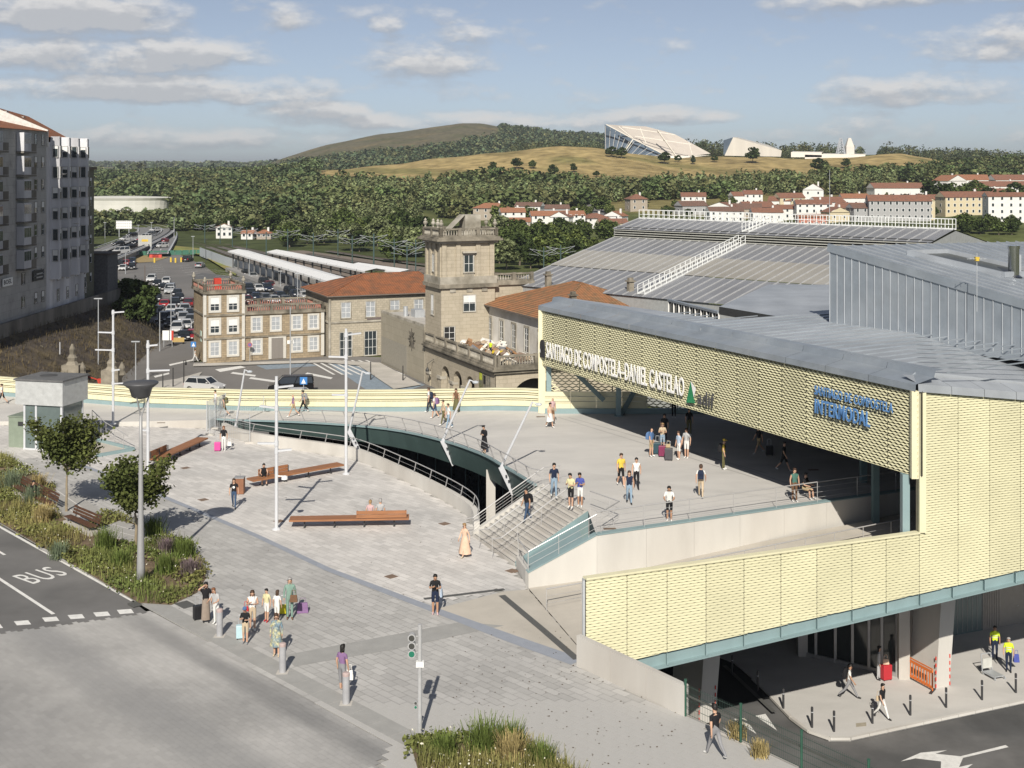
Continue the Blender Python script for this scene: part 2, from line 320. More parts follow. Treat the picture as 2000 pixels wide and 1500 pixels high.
def tyre_stain(m, lanes):                              # rubber left along the wheel tracks, parallel to the kerb
 t = m.node_tree; n = t.nodes; b = n['Principled BSDF']; cur = b.inputs['Base Color'].links[0].from_socket; co = n.new('ShaderNodeTexCoord'); dp = n.new('ShaderNodeVectorMath'); dp.operation = 'DOT_PRODUCT'; dp.inputs[1].default_value = (.737, .676, 0); t.links.new(co.outputs['Object'], dp.inputs[0])
 nz = n.new('ShaderNodeTexNoise'); nz.inputs['Scale'].default_value = .45; nz.inputs['Detail'].default_value = 6; t.links.new(co.outputs['Object'], nz.inputs[0])
 for c0, hw, dk in lanes:
  s_ = n.new('ShaderNodeMath'); s_.operation = 'SUBTRACT'; t.links.new(dp.outputs['Value'], s_.inputs[0]); s_.inputs[1].default_value = c0; a = n.new('ShaderNodeMath'); a.operation = 'ABSOLUTE'; t.links.new(s_.outputs[0], a.inputs[0])
  r = n.new('ShaderNodeMapRange'); r.interpolation_type = 'SMOOTHSTEP'; r.inputs[1].default_value = hw * .2; r.inputs[2].default_value = hw; r.inputs[3].default_value = 1; r.inputs[4].default_value = 0; t.links.new(a.outputs[0], r.inputs[0])
  k = n.new('ShaderNodeMath'); k.operation = 'MULTIPLY'; t.links.new(r.outputs[0], k.inputs[0]); t.links.new(nz.outputs['Fac'], k.inputs[1]); mx = n.new('ShaderNodeMixRGB'); t.links.new(k.outputs[0], mx.inputs[0]); t.links.new(cur, mx.inputs[1]); mx.inputs[2].default_value = (dk, dk, dk, 1); cur = mx.outputs[0]
 t.links.new(cur, b.inputs['Base Color'])
tyre_stain(sett, ((25.45, .8, .16), (21.6, 1.7, .22)))
joint = mat('paving_joint', (.33, .32, .30), .9)
kerb_m = mat('kerb_strip', (.33, .325, .31), .8, var=.08, scale=1.5)
blue_drain = mat('blue_grey_strip', (.30, .32, .36), .6, var=.06, scale=2)
dark_drain = mat('drain_grating', (.10, .10, .095), .6, var=.2, scale=20)
deck_m = mat('deck_concrete', (.56, .54, .51), .8, var=.06, scale=.45, tint=(.50, .485, .46), stretch=(1, 2.2, 1))
PARC = smoothline([(-21.2, 94.2, 0), (-18.3, 90.7, 0), (-11.9, 86.8, 0), (-9.9, 84.9, 0), (-7.0, 80.3, 0), (-5.2, 77.2, 0), (-3.36, 73.7, 0), (-2.25, 70.8, 0), (-2.0, 67.9, 0)], 4)   # edge of the plaza above the sunken hall
DARC = smoothline([(-21.9, 95.9, 0), (-14.6, 92.2, 0), (-8.5, 87.8, 0), (-4.5, 82.7, 0), (-1.8, 77.8, 0), (-.38, 74, 0), (1.3, 69.6, 0)], 4)       # edge of the footbridge deck
WALL_E = Vector((2.5, 50.1, 0)); WD = Vector((.61, -.79, 0))                                    # line of the concrete wall and the fence
S0, S1, S2, S3 = Vector((-2.0, 67.6, 0)), Vector((.15, 62.6, 0)), Vector((1.75, 69.5, 2.2)), Vector((3.8, 64.6, 2.2))   # stair: bottom left/right, top left/right
ROADEDGE = [G(-150, 942), G(0, 1022), G(275, 1178)]
road_pts = [(-75, 110), (-62, 110), G(-700, 640), G(-150, 942), G(0, 1022), G(262, 1174), G(296, 1200), G(-30, 1248), G(-600, 1345), (-75, 50)]
plaza_pts = [(-46, 97.4), (-30, 97), (-22.6, 96.0)] + PARC + [S1, (.75, 59.2), (2.9, 51.2), WALL_E + WD * .1, WALL_E + WD * 30, (14, 10), (-8, 30), G(770, 1456), G(300, 1194), G(275, 1180), G(0, 1022), G(-150, 942), G(-700, 640)]
sheet('plaza', [(*p[:2], -.03) for p in plaza_pts], joint)
cross_pts = [G(290, 1196), G(300, 1194), G(770, 1456), (-8, 30), (14, 10), (-60, 10), (-60, 45), G(-30, 1241)]
sheet('road_crossing', [(*p[:2], -.045) for p in cross_pts], joint)
sheet('road', [(*p[:2], -.06) for p in road_pts], asph)
def slabs(poly, holes, lx, ly, ax, z, name, m, near_n, group_name, bond=.5, jw=.005, parent=None, jit=.001):
 """rows of slabs inside a polygon: the largest in view are objects, the rest one mesh"""
 ay = Vector((-ax.y, ax.x, 0)); P = [v3(p, 0) for p in poly]
 us = [p.dot(ax) for p in P]; ws = [p.dot(ay) for p in P]; cs = []
 r = random.Random(3)
 for j in range(int(math.floor(min(ws) / ly)), int(max(ws) / ly) + 1):
  off = (j % 2) * bond * lx + r.uniform(-.1, .1) * lx
  for i in range(int(math.floor(min(us) / lx)) - 1, int(max(us) / lx) + 1):
   c = ax * (i * lx + off + lx / 2) + ay * (j * ly + ly / 2)
   if c.y < 28 or abs(c.x) > c.y * .42 + 1: continue
   if inside(c, poly) and not any(inside(c, h) for h in holes): cs.append(c)
 cs.sort(key=lambda p: p.y)
 cs = [c for c in cs if F * CH / c.y + HZ < 1530] ; near, far = cs[:near_n], cs[near_n:]
 hx, hy = lx / 2 - jw, ly / 2 - jw; V_, Q_ = [], []
 for c in far:
  zz = z + r.uniform(-jit, jit); o = len(V_)
  V_ += [(c - ax * hx - ay * hy)[:2] + (zz,), (c + ax * hx - ay * hy)[:2] + (zz,), (c + ax * hx + ay * hy)[:2] + (zz,), (c - ax * hx + ay * hy)[:2] + (zz,)]; Q_.append((o, o + 1, o + 2, o + 3))
 o = np_mesh(name, V_, Q_, m, parent); tag(o, kind='stuff')
 if near:
  b = MB().box(-hx, hx, -hy, hy, -.03, 0); first = None
  for c in near:
   if first is None: first = k = b.build(group_name, m, parent); k.rotation_euler = (0, 0, math.atan2(ax.y, ax.x))
   else: k = first.copy(); col.objects.link(k)
   k.location = (c.x, c.y, z + r.uniform(-jit, jit))
plaza = bpy.data.objects['plaza']; crossing = bpy.data.objects['road_crossing']
INNER = PARC + [S1, (.75, 59.2), G(985, 1152), G(830, 1180), G(640, 1112), G(500, 1046), G(300, 962), G(150, 905), (-46, 92), (-46, 97.4), (-30, 97), (-22.6, 96)]
BED1 = [G(-420, 800), G(-150, 860), G(0, 885), G(105, 950), G(120, 975), G(165, 985), G(235, 1010), G(300, 1040), G(372, 1062), G(398, 1105), G(402, 1130), G(385, 1158), G(335, 1182), G(272, 1178), G(0, 1021), G(-150, 941), G(-700, 700)]
BED2 = [G(800, 1448), G(850, 1440), G(920, 1440), G(1000, 1452), G(1060, 1478), G(1150, 1530), G(1150, 1640), G(860, 1640), G(815, 1500)]
KSTRIP = [G(335, 1184), G(780, 1415), G(1130, 1620), G(1060, 1640), G(770, 1456), G(300, 1194)]
CSTRIP = [G(555, 1280), G(900, 1215), G(985, 1222), G(770, 1268), G(575, 1302)]
RAMPQ = [(.75, 59.2), (2.9, 51.2), G(1127, 1290), G(850, 1190), G(985, 1155)]
outer = [p for p in plaza_pts]
slabs(outer, [INNER], .72, .36, K, 0, 'paving', slab_d, 300, 'paving_slab', parent=plaza)
slabs(INNER, [], .72, .36, K, 0, 'pale_paving', slab_l, 0, 'paving_slab', parent=plaza)
slabs(cross_pts, [], .42, .21, K, -.015, 'sett_paving', sett, 0, 'sett', parent=crossing, jw=.002, jit=.001)
def strip(name, pts, m, z, parent=None):
 o = fill([(*v3(p)[:2], z) for p in pts]).build(name, m, parent); 
 if parent is None: tag(o, kind='structure')
 return o
# smooth kerb strip: long stones end to end
ks = MB()
for i in range(34):
 a = G(335, 1184) + K * (i * 1.2 - 1.0); 
 if a.y < 30: break
 p = [a + K * .01, a + K * 1.19, a + K * 1.19 - KN * .88, a + K * .01 - KN * .88]
 o = MB().prism(p, -.03, .007).build('kerb_stone', kerb_m, plaza)
strip('grey_path_band', CSTRIP, kerb_m, .006, plaza)
strip('ramp_foot', RAMPQ, mat('beige_concrete', (.50, .46, .40), .85, var=.1, scale=.5, tint=(.42, .39, .34)), .005, plaza)
def polystrip(name, pts, ws, m, z):
 P = [v3(p) for p in pts]; mb = MB(); Ls, Rs = [], []
 for i, p in enumerate(P):
  d = P[min(i + 1, len(P) - 1)] - P[max(i - 1, 0)]; d.z = 0; d.normalize(); n_ = Vector((-d.y, d.x, 0)) * ws[i] / 2
  Ls.append(v3(p + n_, z)); Rs.append(v3(p - n_, z))
 for i in range(len(P) - 1): mb.quad(Rs[i], Rs[i + 1], Ls[i + 1], Ls[i])
 return mb.build(name, m, plaza)
polystrip('blue_grey_strip', [G(150, 905), G(300, 962), G(500, 1046), G(640, 1112), G(850, 1192), G(1000, 1248), G(1128, 1293)], [.3, .34, .36, .4, .5, .72, .8], blue_drain, .010)
polystrip('drain_channel', [G(980, 1163), G(1060, 1230), G(1127, 1288)], [.32] * 3, dark_drain, .012)
polystrip('drain_channel', [G(828, 1170), G(985, 1151)], [.25] * 2, dark_drain, .012)
for x, y in ((397, 976), (545, 1018), (868, 1023), (764, 1126), (362, 914), (1000, 1115), (775, 927)):        # small brown inspection covers
 p = G(x, y); mb = MB().prism([p + K * .25 + KN * .25, p - K * .25 + KN * .25, p - K * .25 - KN * .25, p + K * .25 - KN * .25], -.02, .008); mb.build('inspection_cover', mat('rusty_cover', (.2, .14, .1), .7), plaza)
for x, y, s in ((362, 1181, .45), (263, 1180, .3)):
 p = G(x, y); MB().prism([p + K * s + KN * s * .7, p - K * s + KN * s * .7, p - K * s - KN * s * .7, p + K * s - KN * s * .7], -.02, .009).build('drain_grate', dark_drain, plaza)
# road markings
road = bpy.data.objects['road']
def mark(pts, z, parent, m=white, name='road_marking'): return fill([(*v3(p)[:2], z) for p in pts]).build(name, m, parent)
e0, e1 = G(-150, 942), G(262, 1170); rn = Vector((-(e1 - e0).normalized().y, (e1 - e0).normalized().x, 0)); rd = (e1 - e0).normalized()
mark([e0, e1, e1 + rn * -.16, e0 + rn * -.16], -.054, road, name='edge_line')
l0, l1 = G(0, 1125), G(108, 1196)
mark([l0 - rd * 4, l1, l1 - rn * .16, l0 - rd * 4 - rn * .16], -.054, road, name='lane_line')
d0 = G(12, 1081); mark([d0, d0 - rd * 2.2, d0 - rd * 2.2 - rn * .14, d0 - rn * .14], -.054, road, name='lane_dash')
for x, y in ((45, 1215), (100, 1208), (150, 1203), (200, 1198), (246, 1193), (-10, 1222)):
 p = G(x, y); mark([G(x - 18, y - 4), G(x + 10, y - 6), G(x + 16, y + 2), G(x - 12, y + 4)], -.052, road, name='give_way_mark')
tb = text('road_lettering', 'BUS', white, (0, 0, 0), 0, 1, extr=.002, bold=.0)
tb.parent = road; pB = G(62, 1139); base_dir = (G(123, 1117) - G(62, 1139)); base_dir.z = 0
ex = base_dir.normalized(); ey = -rd
bpy.context.view_layer.update(); sx_ = base_dir.length / tb.dimensions.x
tb.matrix_local = Matrix(((ex.x * sx_, ey.x * 2.7, 0, pB.x), (ex.y * sx_, ey.y * 2.7, 0, pB.y), (0, 0, 1, -.052), (0, 0, 0, 1)))

# ------------------------------------------------------------------ footbridge deck and upper forecourt
def deckz(X): return float(np.interp(X, [-30, -20, -8, 0], [.28, .75, 1.6, 2.2]))
PAR = smoothline([(-60, 115.5, 0), (-43, 108.4, 0), (-30, 103.2, 0), (-18.4, 98.5, 0), (-8, 94.3, 0), (2.3, 90.9, 0)], 5)     # yellow parapet line
DW = [Vector((3.95, 60.0, 0)), Vector((16.1, 66.0, 0)), Vector((34, 74.6, 0))]                                     # top of the ramp's concrete wall
deck_pts = [(-60, 97.4), (-46, 97.4), (-30, 97), (-22.6, 96)] + DARC + [S2, S3, DW[0], DW[1], DW[2], (34, 92), (2.3, 91)] + PAR[::-1]
# split the deck into cells so that its fall to the left is smooth
deck = sheet('footbridge_deck', deck_pts, deck_m, lambda p: deckz(p[0]))
for a, b in ((G(1090, 815, 2.2), G(1480, 935, 2.2)), (G(1110, 815, 2.2), G(1500, 925, 2.2)), (G(1290, 860, 2.2), G(1600, 965, 2.2))):
 ribbon([v3(a, 2.206), v3(b, 2.206)], .05).build('deck_joint', mat('joint_line', (.3, .29, .28), .8), deck)
for x, y in ((1057, 814), (863, 825), (1192, 1033), (1590, 918), (315, 812)):
 p = G(x, y, 2.2 if x > 900 else 1.0); p.z = deckz(p.x) + .006; MB().quad(p + Vector((-.3, -.15, 0)), p + Vector((.3, -.1, 0)), p + Vector((.25, .2, 0)), p + Vector((-.35, .15, 0))).build('deck_cover', mat('rusty_cover'), deck)
# pale step between deck and plaza on the left
mb = MB()
for (a, b) in (((-46, 97.4), (-30, 97)), ((-30, 97), (-22.6, 96))): mb.quad((*a, -.02), (*b, -.02), (*b, deckz(b[0])), (*a, deckz(a[0])))
mb.build('deck_edge_step', conc_w, deck)
# ------------------------------------------------------------------ new station building
yel = mat('yellow_metal', (.62, .59, .39), .55, var=.07, scale=.5, spec=.35); yt = yel.node_tree; yb = yt.nodes['Principled BSDF']; yo = yt.nodes.new('ShaderNodeObjectInfo'); ym = yt.nodes.new('ShaderNodeMapRange'); ym.inputs[3].default_value = .9; ym.inputs[4].default_value = 1.06; yt.links.new(yo.outputs['Random'], ym.inputs[0]); ys = yt.nodes.new('ShaderNodeVectorMath'); ys.operation = 'SCALE'; yt.links.new(yb.inputs['Base Color'].links[0].from_socket, ys.inputs[0]); yt.links.new(ym.outputs[0], ys.inputs['Scale']); yt.links.new(ys.outputs[0], yb.inputs['Base Color'])      # sheets from different batches
yel_pl = mat('yellow_plank', (.71, .67, .46), .55, var=.05, scale=1)
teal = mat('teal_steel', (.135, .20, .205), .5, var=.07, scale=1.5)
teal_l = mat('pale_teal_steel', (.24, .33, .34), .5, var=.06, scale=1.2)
steel = mat('stainless_steel', (.50, .49, .48), .4, .35, var=.06, scale=3)
galv = mat('galvanised_steel', (.5, .52, .54), .5, .4, var=.08, scale=2)
zinc = mat('zinc_sheet', (.28, .315, .355), .45, .3, var=.12, scale=.8, tint=(.34, .37, .40))
zinc_l = mat('pale_zinc', (.41, .435, .465), .5, .25, var=.12, scale=.6, tint=(.33, .355, .385))
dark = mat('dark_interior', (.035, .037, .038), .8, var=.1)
glz = glass()
def railing(name, label, pts, h=1.05, sp=2.0, rods=3, group=None, m=None, lean=(0, 0), hr=.03):
 m = m or steel; P = [Vector(p) for p in pts]; t = thing(name, label, 'railing', P[0], 0, group); ln = Vector((lean[0], lean[1], 0))
 up = Vector((0, 0, h)) + ln
 MB().path([p + up for p in P], hr, 6).build('handrail', m, t, world=True)
 for j in range(rods):
  MB().path([p + up * ((j + 1) / (rods + 1)) for p in P], .009, 4).build('rail', m, t, world=True)
 acc = 0; nxt = 0; first = None
 for a, b in zip(P[:-1], P[1:]):
  l = (b - a).length
  while nxt <= acc + l + 1e-6:
   q = a + (b - a) * ((nxt - acc) / max(l, 1e-6)); o = MB().bar(q, q + up, .025, .06).build('post', m, t, world=True); nxt += sp
  acc += l
 return t
# --- sunken hall under the bridge: floor, back wall, plaza edge wall
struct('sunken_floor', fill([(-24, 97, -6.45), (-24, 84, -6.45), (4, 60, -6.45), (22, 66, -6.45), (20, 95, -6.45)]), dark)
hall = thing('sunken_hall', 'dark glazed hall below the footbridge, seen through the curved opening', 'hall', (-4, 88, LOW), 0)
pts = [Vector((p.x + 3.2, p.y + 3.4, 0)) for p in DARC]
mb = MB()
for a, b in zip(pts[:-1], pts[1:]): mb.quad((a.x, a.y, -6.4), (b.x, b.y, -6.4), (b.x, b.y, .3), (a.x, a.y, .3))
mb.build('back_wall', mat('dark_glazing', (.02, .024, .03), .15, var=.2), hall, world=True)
for i in range(1, len(pts) - 1, 1):
 p = pts[i]; MB().bar((p.x - .1, p.y - .1, -6.4), (p.x - .1, p.y - .1, .2), .08, .12).build('mullion', teal, hall, world=True)
p = G(915, 962, -3); MB().box(p.x - 1.2, p.x + 1.2, p.y, p.y + .1, -3.6, -2.5).build('dim_poster', mat('dim_poster', (.2, .2, .2), .6, var=.5, scale=3), hall, world=True)
MB().box(-1.55, -1.0, 77.6, 78.2, -6.4, 1.2).build('column', conc_w, hall, world=True)
# edge wall of the plaza above the hall, curved, with its rail
ew = thing('curved_parapet', 'low curved pale concrete parapet around the sunken opening', 'parapet', PARC[0])
segs = [Vector((p.x, p.y, 0)) for p in PARC]
n_ = len(segs); nrm = []
for i in range(n_):
 d = segs[min(i + 1, n_ - 1)] - segs[max(i - 1, 0)]; nrm.append(Vector((-d.y, d.x, 0)).normalized())
for i in range(0, n_ - 1, 2):
 mb = MB()
 for j in range(i, min(i + 2, n_ - 1)):
  a, b, na, nb = segs[j], segs[j + 1], nrm[j] * .3, nrm[j + 1] * .3
  za, zb = .75, .75
  A, B_, C_, D_ = a, b, b + nb, a + na
  up = lambda p, z: Vector((p.x, p.y, z))
  mb.add([up(A, -6.4), up(B_, -6.4), up(C_, -6.4), up(D_, -6.4), up(A, za), up(B_, zb), up(C_, zb), up(D_, za)], [(4, 5, 6, 7), (0, 1, 5, 4), (2, 3, 7, 6), (1, 2, 6, 5), (3, 0, 4, 7)])
 mb.build('wall_section', conc_w, ew, world=True)
railing('curved_railing', 'slim steel railing curving along the low parapet of the sunken opening', [Vector((p.x, p.y, .75)) + nrm[i] * .15 for i, p in enumerate(segs)], .55, 2.2, 1, lean=(.12, .16))
# bridge fascia beam (dark teal), in bent plates
fb = thing('footbridge_beam', 'dark teal curved steel beam carrying the edge of the footbridge', 'beam', DARC[0])
dn = []
for i, p in enumerate(DARC):
 d = DARC[min(i + 1, len(DARC) - 1)] - DARC[max(i - 1, 0)]; dn.append(Vector((-d.y, d.x, 0)).normalized())
for i in range(len(DARC) - 1):
 mb = MB(); a, b = DARC[i], DARC[i + 1]; za, zb = deckz(a.x), deckz(b.x)
 ha, hb = np.interp(i / len(DARC), [0, .15, .5, 1], [.5, 1.0, 1.4, 1.55]), np.interp((i + 1) / len(DARC), [0, .15, .5, 1], [.5, 1.0, 1.4, 1.55])
 A0_, B0_ = Vector((a.x, a.y, za + .05)), Vector((b.x, b.y, zb + .05))
 A1, B1 = Vector((a.x, a.y, za - ha)) + dn[i] * .35, Vector((b.x, b.y, zb - hb)) + dn[i + 1] * .35
 A2, B2 = Vector((a.x, a.y, za - ha)) + dn[i] * 3, Vector((b.x, b.y, zb - hb)) + dn[i + 1] * 3
 mb.quad(A1, B1, B0_, A0_).quad(A2, B2, B1, A1)
 mb.build('fascia_plate', mat('dark_teal_plate', (.062, .098, .092), .5, var=.1, scale=.8, stretch=(1, 1, .2)), fb, world=True)
 MB().bar(A0_ - dn[i] * .02, B0_ - dn[i + 1] * .02, .14, .12).build('edge_angle', teal_l, fb, world=True)
railing('footbridge_railing', 'steel railing along the curved edge of the footbridge deck', [Vector((p.x, p.y, deckz(p.x))) for p in DARC[3:]] + [Vector((1.9, 69.0, 2.2))], 1.05, 2.0, 2, lean=(-.35, -.3))
# --- stair up to the deck
stair = thing('stair', 'pale concrete stair with dark step edges between plaza and deck', 'stair', S0)
NS = 14; run0, run1 = S2 - S0, S3 - S1
for i in range(NS):
 f0, f1 = i / NS, (i + 1) / NS; z = 2.2 * f1
 a, b, c, d = S0 + run0 * f0, S1 + run1 * f0, S1 + run1 * f1, S0 + run0 * f1
 MB().prism([a, b, c, d], -.05, z).build('step', conc_w, stair, world=True)
 nn = Vector((.0, .0, .004)); e = (S2 - S0).normalized() * .035; e.z = 0
 MB().quad(v3(a, z + .004) + e, v3(b, z + .004) + e, v3(b, z + .004) + e * 2.6, v3(a, z + .004) + e * 2.6).build('step_edge', mat('step_edge', (.12, .12, .115), .7), stair, world=True)
def onst(f, s): # point on the stair: f along the run, s across from left to right
 a, b = S0 + run0 * f, S1 + run1 * f; return a + (b - a) * s
for s, sp in ((.36, 2.3), (.68, 2.3)):
 t = railing('stair_handrail', 'double steel handrail in the %s of the wide stair' % ('left half' if s < .5 else 'right half'), [v3(onst(-.12, s), 0)] + [onst(f, s) for f in (0, .25, .5, .75, 1)] + [v3(onst(1.12, s), 2.2)], .95, 1.55, 2)
railing('stair_side_railing', 'steel railing with mesh on the left flank of the stair', [v3(onst(-.1, -.02), .0), onst(0, -.02), onst(.5, -.02), onst(1, -.02), v3(onst(1.25, -.02), 2.2)], 1.0, 1.5, 5)
cheek = thing('stair_flank_wall', 'pale concrete flank wall on the left side of the stair', 'wall', S0)
q0, q1 = onst(0, -.005), onst(1, -.005); nl = Vector((-(S1 - S0).x, -(S1 - S0).y, 0)).normalized() * .28
MB().add([v3(q0, -6.4), v3(q1, -6.4), v3(q1, 2.3), v3(q0, .25), v3(q0 + nl, -6.4), v3(q1 + nl, -6.4), v3(q1 + nl, 2.3), v3(q0 + nl, .25)], [(0, 1, 2, 3), (7, 6, 5, 4), (3, 2, 6, 7), (4, 0, 3, 7), (1, 5, 6, 2)]).build('wall_face', conc_w, cheek, world=True)
# teal side panel of the stair and the slot beside it
sp_ = thing('teal_cladding', 'plain teal steel panel closing the right flank of the stair', 'panel', S1)
a, b = v3(onst(.0, 1.005), .28), onst(1.0, 1.005); MB().quad(v3(a, -1.6), v3(b, -1.6), b, a).build('panel_face', teal_l, sp_, world=True)
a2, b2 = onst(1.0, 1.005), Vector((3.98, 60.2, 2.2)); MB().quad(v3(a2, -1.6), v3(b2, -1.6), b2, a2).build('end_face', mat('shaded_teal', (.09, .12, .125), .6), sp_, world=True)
MB().add([v3(onst(.0, 1.006), .12), Vector((.95, 59.5, .42)), Vector((3.4, 60.05, 1.55)), v3(onst(.86, 1.006), 1.62)], [(0, 1, 2, 3)]).build('sloping_cover', teal_l, sp_, world=True)
# concrete wall beside the ramp
rw = thing('ramp_wall', 'long pale concrete wall carrying the deck edge beside the ramp', 'wall', (.75, 59.2, 0))
W0, W1, W2, W3 = Vector((.75, 59.2, .75)), Vector((3.95, 60.0, 2.25)), Vector((16.1, 66, 2.25)), Vector((34, 74.6, 2.25))
def rampz(p): return max(0.0, (Vector((p[0], p[1], 0)) - Vector((2.93, 51, 0))).dot(U) * .055 - .0)
for a, b, n in ((W0, W1, 1), (W1, W2, 5), (W2, W3, 5)):
 for i in range(n):
  p, q = a + (b - a) * (i / n), a + (b - a) * ((i + 1) / n); bk = Vector((-.14, .3, 0)); g = (q - p).normalized() * .006
  P, Q = p + g, q - g
  MB().add([v3(P, -.1), v3(Q, -.1), Q, P, v3(P + bk, -.1), v3(Q + bk, -.1), Q + bk, P + bk], [(0, 1, 2, 3), (7, 6, 5, 4), (3, 2, 6, 7), (4, 0, 3, 7), (1, 5, 6, 2)]).build('wall_panel', conc_w, rw, world=True)
  MB().bar(P + bk * .5 + Vector((0, 0, .03)), Q + bk * .5 + Vector((0, 0, .03)), .4, .05).build('coping', teal_l, rw, world=True)
e = Vector((.2, 62.5, .55)); MB().add([(.75, 59.2, -.1), (e.x, e.y, -.1), e, W0, (.95, 59.4, -.1), (e.x + .28, e.y, -.1), (e.x + .28, e.y, .55), (.98, 59.35, .75)], [(3, 2, 1, 0), (3, 7, 6, 2), (4, 5, 6, 7)]).build('end_wall', conc_w, rw, world=True)
railing('deck_edge_railing', 'long steel railing with wire mesh along the deck edge above the ramp', [W1 + Vector((0, .2, 0)), W2 + Vector((0, .2, 0)), W3 + Vector((0, .2, 0))], 1.05, 2.6, 3)
railing('slot_railing', 'sloping steel railing on the ramp wall beside the teal slot', [W0 + Vector((0, .15, 0)), W1 + Vector((0, .15, 0))], .95, 1.6, 2, hr=.02)
railing('slot_end_railing', 'short steel railing closing the foot of the teal slot', [Vector((.3, 62.4, .5)), W0 + Vector((0, .15, 0))], .9, 1.5, 2)
railing('slot_head_railing', 'short steel railing across the head of the teal slot', [S3 + Vector((.1, -.1, 0)), Vector((5.2, 62.5, 2.2)), W1 + Vector((.2, .3, 0))], 1.0, 1.6, 2)
beige = mat('beige_concrete')
rp = [(.75, 59.2), (2.93, 51.2), tuple((Vector((2.93, 51.2, 0)) + U * 40)[:2]), tuple((Vector((.75, 59.2, 0)) + U * 42)[:2])]
struct('ramp', fill([(p[0], p[1], rampz(p) + .004) for p in rp]), beige)
railing('ramp_handrail', 'triple steel handrail standing in the middle of the ramp', [Vector((1.5, 56.3, .02)) + U * s + Vector((0, 0, .055 * max(s - 1, 0))) for s in (0, 2.2, 5, 12, 20)], .95, 1.7, 2)
# --- expanded-metal cladding
def mesh_panel(name, parent, p0, d, w, zb, zt, nrm_, m, ph=.13, t=.08, a=.025, cw=.36, dep=.05, off=0.0):
 """one sheet of expanded metal: zigzag strands tilted outwards, open lens-shaped holes between"""
 nk = max(2, int(round(w / (cw / 2)))); r0, r1 = int(min(zb(0), zb(w)) / ph) - 1, int(max(zt(0), zt(w)) / ph) + 1
 rs = np.arange(r0, r1); ks = np.arange(nk + 1); s = ks * w / nk
 Zc = rs[:, None] * ph + np.where((ks[None] + rs[:, None]) % 2 == 0, a, -a)
 lo, hi = np.array([zb(x) for x in s])[None], np.array([zt(x) for x in s])[None]
 zl, zu = np.clip(Zc - t / 2, lo, hi), np.clip(Zc + t / 2, lo, hi)
 base = np.array(p0)[None, None, :2] + s[None, :, None] * np.array(d)[None, None, :2]; nn = np.array(nrm_)[None, None, :2]
 PL = np.concatenate([np.broadcast_to(base + nn * (dep + off), (len(rs), nk + 1, 2)), zl[..., None]], -1); PU = np.concatenate([np.broadcast_to(base + nn * off, (len(rs), nk + 1, 2)), zu[..., None]], -1)
 ok = (zu - zl)[:, :-1] + (zu - zl)[:, 1:] > .02; n = len(rs) * (nk + 1); ii = np.arange(n).reshape(len(rs), nk + 1)
 Q = np.stack([ii[:, :-1], ii[:, 1:], ii[:, 1:] + n, ii[:, :-1] + n], -1)[ok]
 V_ = np.concatenate([PL.reshape(-1, 3), PU.reshape(-1, 3)]) - np.array(parent.location)[None]
 return np_mesh(name, V_, Q, m, parent)
A0, AD, AL = Vector((2.0, 90.7, 0)), Vector((.435, -.90, 0)).normalized(), 37.0
AN = Vector((AD.y, -AD.x, 0)); AC = A0 + AD * AL
fa = thing('sign_facade', 'pale yellow expanded-metal facade carrying the station name, above the dark passage', 'facade', A0 + Vector((0, 0, 5.6)))
NP = 19; pw = AL / NP
for i in range(NP):
 p = A0 + AD * (i * pw + .003); mesh_panel('mesh_panel', fa, p, AD, pw - .022, lambda s: 5.6, lambda s: 9.4, AN, yel, t=.066, a=.032, dep=.06)
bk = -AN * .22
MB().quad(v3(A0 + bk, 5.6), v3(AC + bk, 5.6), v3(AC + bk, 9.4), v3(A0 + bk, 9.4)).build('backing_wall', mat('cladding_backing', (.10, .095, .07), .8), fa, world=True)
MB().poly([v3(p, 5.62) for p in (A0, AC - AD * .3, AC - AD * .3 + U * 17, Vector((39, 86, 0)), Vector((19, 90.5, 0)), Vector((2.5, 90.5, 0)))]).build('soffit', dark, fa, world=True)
# facade facing the street with the long lower band
B0 = Vector((2.93, 51.2, 0)); BN = Vector((U.y, -U.x, 0)); TB = 16.6
def bz(t): return -.60 + .055 * t
fbz = thing('street_facade', 'pale yellow expanded-metal street facade with a long low band screening the ramp', 'facade', B0)
NB = 9
for i in range(NB):
 p = B0 + U * (i * TB / NB + .003); t0 = i * TB / NB; mesh_panel('mesh_panel', fbz, p, U, TB / NB - .022, lambda s, t0=t0: bz(t0 + s), lambda s: 3.0, BN, yel, ph=.115, t=.094, a=.0105, dep=.032)
mesh_panel('mesh_panel', fbz, B0 + U * TB, U, .36, lambda s: bz(TB + s), lambda s: 3.0, BN, yel, ph=.115, t=.094, a=.0105, dep=.032)
def btop(t): return 9.35 - .13 * (t - TB)
for i in range(8):
 t0 = TB + .35 + i * 1.85; p = B0 + U * (t0 + .003); mesh_panel('mesh_panel', fbz, p, U, 1.83, lambda s, t0=t0: bz(t0 + s), lambda s, t0=t0: btop(t0 + s), BN, yel, ph=.115, t=.094, a=.0105, dep=.032)
BE = B0 + U * 31.5
mb = MB(); bk = -BN * .22
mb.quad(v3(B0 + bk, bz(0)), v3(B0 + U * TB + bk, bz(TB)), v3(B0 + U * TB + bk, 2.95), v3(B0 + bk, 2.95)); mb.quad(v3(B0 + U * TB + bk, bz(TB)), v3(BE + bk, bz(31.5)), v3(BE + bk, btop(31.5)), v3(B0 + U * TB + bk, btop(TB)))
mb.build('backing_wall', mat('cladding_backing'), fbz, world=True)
MB().bar(v3(B0, 3.03) - BN * .1, v3(B0 + U * TB, 3.03) - BN * .1, .34, .08).build('band_coping', yel_pl, fbz, world=True)
MB().bar(v3(B0 - U * .05 - BN * .1, -.6), v3(B0 - U * .05 - BN * .1, 3.0), .1, .36).build('band_end_trim', galv, fbz, world=True)
